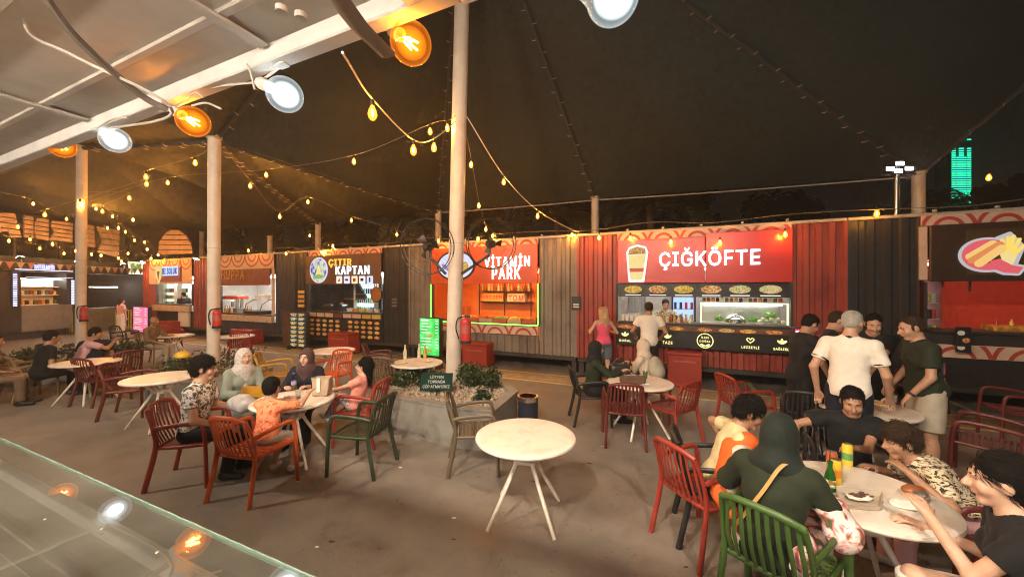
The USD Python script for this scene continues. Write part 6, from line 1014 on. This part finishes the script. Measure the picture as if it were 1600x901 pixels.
# family table
p = on(515, 622); t = thing('paper_bag', 'open brown paper bag at the right on the family table', 'bag', p); v = np.array([(-.1, -.07, 0), (.1, -.07, 0), (.1, .07, 0), (-.1, .07, 0), (-.115, -.045, .24), (.12, -.06, .225), (.105, .05, .25), (-.1, .06, .235)]); fc = [(0, 2, 1), (0, 3, 2)]
for i in range(4): jn = (i+1) % 4; fc += [(i, jn, 4+jn), (i, 4+jn, 4+i)]
bgm = trimesh.Trimesh(v, fc).subdivide().subdivide().subdivide(); part(t, 'bag', folds(bgm, .012, 14, 3).apply_translation(on(503, 617)+UP*.002), PAP, 30); part(t, 'receipt', cbx(-.02, .02, -.002, .002, 0, .17, .0005).apply_translation(on(503, 617)+[.0, -.085, .06]), WP)
p = on(459, 609); t = thing('water_bottle', 'small plastic water bottle on the family table', 'bottle', p); part(t, 'body', lathe([(0, .002), (.03, .002), (.032, .02), (.032, .15), (.014, .19), (.013, .205), (0, .205)], 18, p), pane('bottle_plastic', (.82, .86, .9), .08), True); part(t, 'cap', lathe([(0, .2055), (.015, .2055), (.015, .225), (0, .225)], 14, p), mat('cap_blue', (.1, .1, .4), .4)); part(t, 'label', lathe([(.0325, .07), (.0325, .12)], 18, p), mat('label_blue', (.3, .3, .5), .5))
for k, (px, py, l) in enumerate(((466, 622, 'short clear glass in the middle of the family table'), (448, 630, 'clear cup near the boy on the family table'))): p = on(px, py); t = thing('drinking_glass', l, 'glass', p); part(t, 'cup', lathe([(0, .002), (.026, .002), (.034, .09), (.031, .09), (.024, .01), (0, .01)], 16, p), pane('tumbler_glass', (.88, .88, .88)), True); part(t, 'drink', lathe([(0, .011), (.023, .011), (.027, .05), (0, .05)], 14, p), mat('ayran', (.6, .56, .52), .5))
solo('napkin_heap', folds(ball(on(436, 622)+UP*.012, .07, 3, (1, .8, .15)), .014, 22, 7), WP, 'crumpled napkins beside the clear cup on the family table', 'napkin', True)
p = W(402, 612, 4.62); t = thing('clutch_bag', 'mustard clutch bag held by the woman in the sage top', 'bag', p); part(t, 'bag', cbx(-.17, .17, -.03, .03, -.07, .07, .015).apply_translation(p), mat('mustard_leather', (.42, .2, .015), .45), 40); part(t, 'flap', cbx(-.172, .172, -.036, -.031, -.01, .073, .002).apply_translation(p), MATS['mustard_leather'])
p = W(378, 630, 4.3); solo('plastic_bag', folds(ball(p, .14, 4, (1.2, .8, .75)), .03, 10, 9), mat('thin_plastic', (.42, .4, .4), .35, .08), 'crumpled pale plastic bag between the man and the small boy', 'bag', True)
# table before the wrap stall
p = on(985, 596); t = thing('handbag', 'brown handbag lying on the table before the wrap stall', 'bag', p); part(t, 'bag', cbx(-.17, .17, -.06, .06, 0.002, .1, .02).apply_translation(p+[0, -.1, 0]), mat('brown_leather', (.11, .06, .04), .5), 40); part(t, 'strap', tube(curve([p+[-.14, -.1, .1], p+[-.05, -.06, .16], p+[.1, -.1, .1]], 5), .008, 6), MATS['brown_leather'])
p = on(1008, 592); t = thing('drinking_glass', 'tall green drink with a straw on the table before the wrap stall', 'glass', p); part(t, 'cup', lathe([(0, .002), (.03, .002), (.038, .12), (.035, .12), (.028, .01), (0, .01)], 16, p), pane('tumbler_glass', (.88, .88, .88)), True); part(t, 'drink', lathe([(0, .011), (.027, .011), (.033, .1), (0, .1)], 14, p), mat('mint', (.08, .2, .05), .4)); part(t, 'straw', tube([p+UP*.02, p+UP*.26+[.02, 0, 0]], .004, 6), MT['white'])
p = on(985, 580); t = thing('soda_bottle', 'dark soda bottle on the table before the wrap stall', 'bottle', p); part(t, 'body', lathe([(0, .002), (.03, .002), (.03, .1), (.013, .15), (.012, .2), (0, .2)], 16, p), JM[3], True); part(t, 'label', lathe([(.0305, .03), (.0305, .09)], 16, p), mat('print_gold', (.5, .35, .1), .4))
solo('phone', cbx(-.035, .035, -.075, .075, .002, .011, .003).apply_translation(on(972, 588)), MT['black_plastic'], 'black phone beside the brown handbag', 'phone'); t = thing('saucer', 'small plate at the front of the table before the wrap stall', 'plate', on(1012, 601)); part(t, 'plate', lathe([(0, .002), (.04, .002), (.075, .012), (.07, .015), (0, .006)], 20, on(1012, 601)), MT['white'], 40); part(t, 'napkin', folds(ball(on(1012, 601)+UP*.016, .04, 2, (1, .8, .2)), .008, 30, 2), WP, True)
p = W(968, 578, 5.75); t = thing('bag', 'black bag held between the woman in the black scarf and the table', 'bag', p); part(t, 'bag', folds(cbx(-.16, .16, -.08, .08, -.12, .1, .03).subdivide().subdivide(), .01, 12, 3).apply_translation(p), MT['black_plastic'], 60); part(t, 'handle', tube(curve([p+[-.1, 0, .1], p+[0, 0, .2], p+[.1, 0, .1]], 5), .008, 6), MT['black_plastic'])
# other tables
p = on(1396, 629); t = thing('drinking_glass', 'clear cup beside the hand of the cream polo man', 'glass', p); part(t, 'cup', lathe([(0, .002), (.03, .002), (.038, .14), (.035, .14), (.028, .01), (0, .01)], 16, p), pane('tumbler_glass', (.88, .88, .88)), True); part(t, 'drink', lathe([(0, .011), (.027, .011), (.033, .09), (0, .09)], 14, p), MATS['ayran'])
for px, py, l in ((1375, 634, 'plate with food at the left of the clear cup on the small table'), (1290, 626, 'white plate at the left end of the small table among the men'), (668, 564, 'plate at the right on the bottle table'), (625, 568, 'plate at the left on the bottle table')):
    p = on(px, py); t = thing('plate', l, 'plate', p); part(t, 'plate', lathe([(0, .002), (.06, .002), (.105, .015), (.1, .018), (0, .007)], 24, p), MT['white'], 40); part(t, 'food', folds(ball(p+UP*.018, .05, 2, (1, .8, .35)), .008, 25, 3), FOOD[0], True)
for px, py, l in ((633, 560, 'pale milk bottle at the left on the bottle table'), (655, 558, 'pale bottle in the middle of the bottle table'), (664, 559, 'rightmost bottle on the bottle table')):
    p = on(px, py); t = thing('soda_bottle', l, 'bottle', p); part(t, 'body', lathe([(0, .002), (.035, .002), (.035, .14), (.016, .19), (.015, .24), (0, .24)], 14, p), [JM[4], JM[4], JM[2]][(px > 640)+(px > 660)], True); part(t, 'cap', lathe([(0, .241), (.017, .241), (.017, .255), (0, .255)], 10, p), MT['white'])

g = np.random.default_rng(21)
for k in range(22):
    x, y = (g.uniform(-2.5, 2.2), g.uniform(2.2, 6.5)); m = folds(ball((x, y, .006), g.uniform(.008, .02), 2, (1.3, g.uniform(.4, .9), .22)), .004, 60, k)
    solo('litter_scrap', m, [WP, mat('dry_leaf', (.12, .06, .025), .8), mat('dark_gum', (.04, .035, .03), .7)][k % 3], ('white paper scrap on the open floor', 'dry leaf scrap on the open floor', 'dark gum spot on the open floor')[k % 3], 'litter', True, ('paper scraps on the floor', 'leaf scraps on the floor', 'gum spots on the floor')[k % 3])
# ------------------------------------------------------------------ the row closing the court at the left
LO, LU, LN = np.array([-19.5, 13.0, 0]), unit(np.array([-.45, 7.0, 0])), np.array([.998, .064, 0])
LM = np.eye(4); LM[:3, 0], LM[:3, 1], LM[:3, 2], LM[:3, 3] = LU, UP, LN, LO
def Lf(px, py, n_=0.):
    r = np.array([(px-CX)/FPX, 1.0, (CY-py)/FPX]); c = np.array([0, 0, CAMH]); o = LO+LN*n_; t = ((o-c)@LN)/(r@LN); p = c+r*t; return float((p-LO)@LU), float(p[2])
def lbox(s0, s1, z0, z1, n0, n1): m = bx(s0, s1, z0, z1, n0, n1); m.apply_transform(LM); return m
SLAT = mat('hoarding_slat', (.5, .34, .24), .6, .2, 4, bump=.2)
shapes = [[(-14, 333), (22, 333), (27, 352), (33, 371), (16, 371), (12, 361), (0, 362), (-4, 371), (-16, 371)], [(37, 336), (51, 338), (51, 373), (37, 371)], [(57, 341), (75, 342), (75, 376), (57, 374), (53, 362), (53, 350)], [(80, 345), (113, 348), (112, 379), (77, 375), (84, 362), (79, 354)], [(118, 349), (146, 352), (148, 386), (118, 384)], [(150, 353), (186, 360), (185, 402), (152, 394), (160, 374)]]
hb = thing('hoarding', 'big slatted cream block letters on top of the left row', 'sign', LO+UP*3.5)
part(hb, 'back_frame', lbox(-2.2, 6.6, 3.2, 3.32, -.3, .0), MT['dark']); [part(hb, 'post', lbox(s, s+.08, 2.9, 4.8, -.16, -.06), MT['dark']) for s in (-1.5, 0, 1.6, 3.2, 4.8, 6.2)]
for k, sh in enumerate(shapes):
    P = Polygon([Lf(x, y) for x, y in sh]).buffer(0); b = P.bounds; h = (b[3]-b[1])/5
    for i in range(5):
        g = P.intersection(sbox(b[0]-1, b[1]+i*h+.02, b[2]+1, b[1]+(i+1)*h-.02))
        for q in getattr(g, 'geoms', [g]):
            if q.area > .003: m = prism(q, -.03, .03); m.apply_transform(LM); part(hb, 'letter_slat', m, SLAT)
SIG = emit('sign_lamp', (1, .66, .36), 110)
for k in range(4):
    s_ = -.9+2.0*k; p = LO+LU*s_+LN*.75+UP*3.25; t = flood(p, LO+LU*s_+UP*4.4, '%s small warm lamp lighting the slatted letters' % ('first', 'second', 'third', 'fourth')[k], SIG, .1, .02)
lr = thing('left_stall_row', 'dark row of stalls closing the court at the left, under the slatted letters', 'food stall', LO)
part(lr, 'fascia', lbox(-3, 7.2, 2.75, 3.2, -.4, .02), MT['dark']); part(lr, 'roof', lbox(-3, 7.2, 3.2, 3.28, -3, -.32), MT['dark']); part(lr, 'back_wall', lbox(-3, 7.2, .004, 3.2, -3, -2.9), MT['black'])
for s in (-3, -.5, 3.4, 7.1): part(lr, 'wall', lbox(s, s+.1, .004, 2.75, -2.9, -.02), MT['dark'])
part(lr, 'lower_wall', lbox(-2.9, 3.4, .004, 1.0, -.3, -.1), MT['dark']); part(lr, 'counter', lbox(Lf(142, 470)[0], Lf(196, 470)[0], .004, 1.1, -.9, -.1), mat('cabinet_grey', (.2, .19, .18), .5)); W0, W1 = Lf(34, 440)[0], Lf(113, 440)[0]; part(lr, 'room_back', lbox(W0, W1, 1.35, 2.4, -.62, -.57), MT['inner']); part(lr, 'cabinet', lbox(W0, W1, .3, 1.34, -.6, .0), mat('cabinet_grey', (.2, .19, .18), .5)); part(lr, 'dark_surround', lbox(W0-.9, W0-.01, .3, 2.7, -.6, -.02), MT['dark'])
part(lr, 'lamp_tube', lbox(W0+.2, W1-.2, 2.42, 2.46, -.3, -.25), emit('tube_white', (1, .93, .82), 22)); part(lr, 'lamp_tube', lbox(5.5, 6.8, 2.1, 2.14, -1.2, -1.1), emit('tube_white', (1, .93, .82), 22))
for z in (1.35, 1.75, 2.1): part(lr, 'shelf', lbox(W0, W1, z, z+.03, -.565, -.35), MT['white'])
for k in range(24): solo('shelf_jar', lathe([(0, 0), (.06, 0), (.06, .18), (0, .2)], 8, LO+LU*(W0+.12+(W1-W0-.25)*(k % 12)/11)+LN*(-.45)+UP*(1.381+.4*(k//12))), JM[k % 5], 'jar on the lit shelves of the blue-edged stall at far left', 'jar', group='jars in the blue-edged stall')
BL = emit('blue_led', (.35, .4, 1), 2.5); WB = emit('white_led', (.8, .8, 1), 1.8)
le = thing('led_frame', 'frame of blue and white LED dots round the far left stall window', 'light', LO)
sa, za = Lf(24, 420, .05); sb_, zb = Lf(114, 427, .05); z0 = 1.35
for k in range(15): part(le, 'led', lbox(sa-.05, sa+.05, z0+k*(za-z0-.25)/14, z0+k*(za-z0-.25)/14+.05, .03, .06), WB); part(le, 'led', lbox(sb_-.05, sb_+.05, z0+k*(za-z0-.45)/14, z0+k*(za-z0-.45)/14+.05, .03, .06), WB)
part(le, 'led_backing', lbox(sa-.09, sa+.09, z0, za-.1, .021, .029), mat('led_blue_backing', (.05, .05, .3), .4)); part(le, 'led_tube', lbox(sa, sb_, za-.02, za+.01, .03, .05), WB); part(le, 'led_tube', lbox(sa+.35, sb_, za-.32, za-.3, .03, .05), WB)
s, z = Lf(55, 419, .08); e, _ = Lf(86, 419, .08); ls, w = letters('BAY KUMPİR', .2, .02, True)
for q in fit([x[1] for x in ls], s, e, za+.03, za+.26, .05): q.apply_transform(LM); part(le, 'letter', q, BL)
bu = thing('bunting', 'string of small cream and rose pennants under the slatted letters', 'bunting', LO+UP*3.1)
for k in range(26):
    s = -1.8+.34*k; m = prism(Polygon([(s, 3.08), (s+.26, 3.08), (s+.13, 2.8)]), .04, .048); m.apply_transform(LM); part(bu, 'pennant', m, [mat('pennant_cream', (.5, .4, .3), .8), mat('pennant_rose', (.45, .18, .14), .8)][k % 2])
part(bu, 'cord', lbox(-1.9, 7.1, 3.08, 3.095, .035, .055), MT['rail'])
lm = thing('menu_light', 'lit yellow and white menu board at the corner above the dark shelf', 'sign', LO+UP*2.5); s0, z1 = Lf(200, 408); s1, z0_ = Lf(222, 429); part(lm, 'panel', lbox(s0, s1, z0_, z1, -.02, .04), spots('lit_corner_menu', [(.4, (.2, .3, .05)), (.5, (.9, .85, .5)), (.62, (1, 1, .9))], 4, strength=1.1)); part(lm, 'frame', lbox(s0-.04, s1+.04, z0_-.04, z1+.04, -.06, -.021), MT['dark'])
def fence(label, pts, n_):
    p0, p1 = [np.array(q) for q in pts]; t = thing('fence', label, 'fence', p0); d = unit(p1-p0); m = mat('fence_yellow', (.5, .45, .03), .5)
    for z in (.12, .95): part(t, 'rail', tube([p0+UP*z, p1+UP*z], .03, 8), m)
    for k in range(n_+1): q = p0+(p1-p0)*k/n_; part(t, 'baluster' if 0 < k < n_ else 'post', tube([q+UP*.02, q+UP*.97], .022 if 0 < k < n_ else .035, 8), m)
a = WZ(181, 484, .97); b = WZ(205, 484, .97); fence('yellow slatted fence panel left of the pink menu board', (a*[1, 1, 0], b*[1, 1, 0]), 6); a = WZ(101, 487, .97); b = WZ(112, 487, .97); fence('short yellow fence panel left of the leftmost mast', (a*[1, 1, 0], b*[1, 1, 0]), 3); a = WZ(14, 487, .97); b = WZ(40, 487, .97); fence('yellow fence panel at the far left under the blue LED frame', (a*[1, 1, 0], b*[1, 1, 0]), 6)
ar = thing('arch', 'slatted arched panel rising behind the far red stall', 'sign', W(272, 380, 18.5)); P = Polygon([W(x, y, 18.5)[[0, 2]] for x, y in ((248, 398), (250, 378), (258, 366), (268, 359), (280, 359), (292, 368), (300, 382), (302, 396))]); b = P.bounds; h = (b[3]-b[1])/5
for i in range(5):
    g = P.intersection(sbox(b[0]-1, b[1]+i*h+.02, b[2]+1, b[1]+(i+1)*h-.02)); m = prism(g, -.04, .04); m.apply_transform(np.array([[1, 0, 0, 0], [0, 0, -1, 18.5], [0, 1, 0, 0], [0, 0, 0, 1.0]])); part(ar, 'slat', m, SLAT)
part(ar, 'post', bx((b[0]+b[2])/2-.06, (b[0]+b[2])/2+.06, 18.6, 18.7, .004, b[3]-.2), MT['dark'])

# ------------------------------------------------------------------ beyond the stalls: palms, lamp post, LED tower, dark trees
PAL, TRK = mat('palm_leaf', (.06, .075, .03), .6, .4, 6), mat('palm_trunk', (.12, .08, .05), .9, .4, 8, bump=.6)
def palm(label, px, py, Y, r, seed):
    c = W(px, py, Y); g = np.random.default_rng(seed); t = thing('palm_tree', label, 'tree', c*[1, 1, 0]); part(t, 'trunk', tube(curve([c*[1, 1, 0], c*[1, 1, .5]+[.1, 0, 0], c], 6), np.linspace(.2, .13, 13), 10), TRK, 40); mm = []
    for k in range(26):
        a = g.uniform(0, 6.28); up = g.uniform(-.5, 1.1); d = vec(math.cos(a), math.sin(a), 0); L = r*g.uniform(.8, 1.15); sp = curve([c, c+d*L*.4+UP*up*L*.4, c+d*L*.8+UP*(up*L*.35-.1*L), c+d*L+UP*(up*L*.1-.45*L)], 5); sd = vec(-d[1], d[0], 0); V, Fc_ = [], []
        for i in range(2, len(sp)-1):
            for e in (-1, 1):
                for f_ in (0, .5):
                    q = sp[i]+(sp[i+1]-sp[i])*f_; w = .42*r*math.sin(math.pi*min(1, (i+f_)/len(sp)*.9+.1))*.6; tip = q+sd*e*w+d*w*.5-UP*w*.45; o = len(V); V += [q, q+(sp[i+1]-sp[i])*.28, tip]; Fc_.append((o, o+1, o+2))
        mm.append(trimesh.Trimesh(V, Fc_, process=False)); mm.append(tube(sp, .02, 4))
    part(t, 'crown', cat(mm), PAL, kind='stuff')
palm('palm tree behind the red panel of the wrap stall', 1015, 318, 15.5, 2.4, 1); palm('palm tree behind the fan on the left of the tallest mast', 660, 355, 17, 1.8, 2); palm('palm tree beside the lamp post at the right', 1462, 312, 16, 1.1, 3); palm('palm tree behind the orange sign stall', 870, 335, 18, 2.2, 4)
lp = thing('lamp_post', 'slim lamp post with white flood lamps above the black panel', 'lamp post', fw(*(lambda q: (q[0], ZT, -1.0))(F(1401, 262, -1.0)))); c = fw(*F(1401, 264, -1.0), -1.0); part(lp, 'pole', tube([c*[1, 1, 0]+UP*(ZT-.04), c+UP*.1], .045, 12), MT['steel'], 40); part(lp, 'cross_arm', bx(c[0]-.28, c[0]+.28, c[1]-.025, c[1]+.025, c[2]-.15, c[2]-.11), MT['dark'])
for k, (dx, dz) in enumerate(((-.19, -.02), (0, .09), (.18, -.01), (-.03, -.06))):
    h = part(lp, 'lamp_head', cbx(c[0]+dx-.085, c[0]+dx+.085, c[1]-.06, c[1]+.02, c[2]+dz-.05, c[2]+dz+.05, .005), MT['black_plastic']); part(lp, 'lens', bx(c[0]+dx-.075, c[0]+dx+.075, c[1]-.068, c[1]-.0605, c[2]+dz-.035, c[2]+dz+.035), emit('flood_far', (1, .97, .9), 60), parent=h)
tw = thing('light_tower', 'far tower of green LED rows seen over the stalls at the right', 'tower', W(1503, 320, 45)*[1, 1, 0]); GE = emit('green_tower_led', (.02, .8, .42), 2.6)
ctr = W(1503, 320, 45); part(tw, 'shaft', bx(ctr[0]-1.1, ctr[0]+1.1, 45.2, 47, .004, 24), MT['dark'])
for cpx, w in ((1491, .2), (1497, .1), (1503, .26), (1509, .1), (1515, .2)):
    m = []
    for k in range(40):
        py = 316-3.5*k
        if 217 > py > 208 or 232 > py > 219 or (cpx in (1497, 1509) and (k < 3 or py < 245)): continue
        p = W(cpx+(2.5*(cpx-1503)/12 if py > 300 else 0), py, 45); m.append(bx(p[0]-w, p[0]+w, 45.0, 45.1, p[2]-.06, p[2]+.06))
    part(tw, 'led_column', cat(m), GE)
g = np.random.default_rng(5); TL = mat('far_tree_leaf', (.045, .05, .025), .7, .4, 3)
for k, (px, py, Y, r) in enumerate(((1600, 300, 20, 1.5), (1240, 330, 24, 2.6), (1090, 335, 26, 2.6), (760, 350, 24, 2.2), (560, 365, 24, 2.4), (380, 372, 25, 2.4))):
    c = W(px, py, Y); t = thing('tree', ('dark tree right of the green tower', 'dark tree behind the right end of the wrap sign', 'dark tree behind the middle of the wrap sign', 'dark tree right of the tallest mast, behind the juice stall', 'dark tree behind the brown sign stall', 'dark tree behind the maroon sign stall')[k], 'tree', c*[1, 1, 0]); part(t, 'trunk', tube([c*[1, 1, 0], c*[1, 1, .6], c], [.22, .16, .07], 8), TRK, 40)
    part(t, 'crown', cat([clump(c+g.normal(size=3)*r*[.5, .4, .35], r*.45, 170, 70+k*9+q, .8, .28) for q in range(7)]), TL, kind='stuff')

# ------------------------------------------------------------------ smoky night air
usdkit.material(stage, '/World/Looks/smoky_air', {'v': ('principled_volume', {'color': (.9, .9, .9), 'density': .0036, 'anisotropy': .55})}, [], volume='v.volume')
solo('haze', bx(-100, 100, -50, 140, -1, 32), UsdShade.Material.Get(stage, '/World/Looks/smoky_air'), kind='stuff')
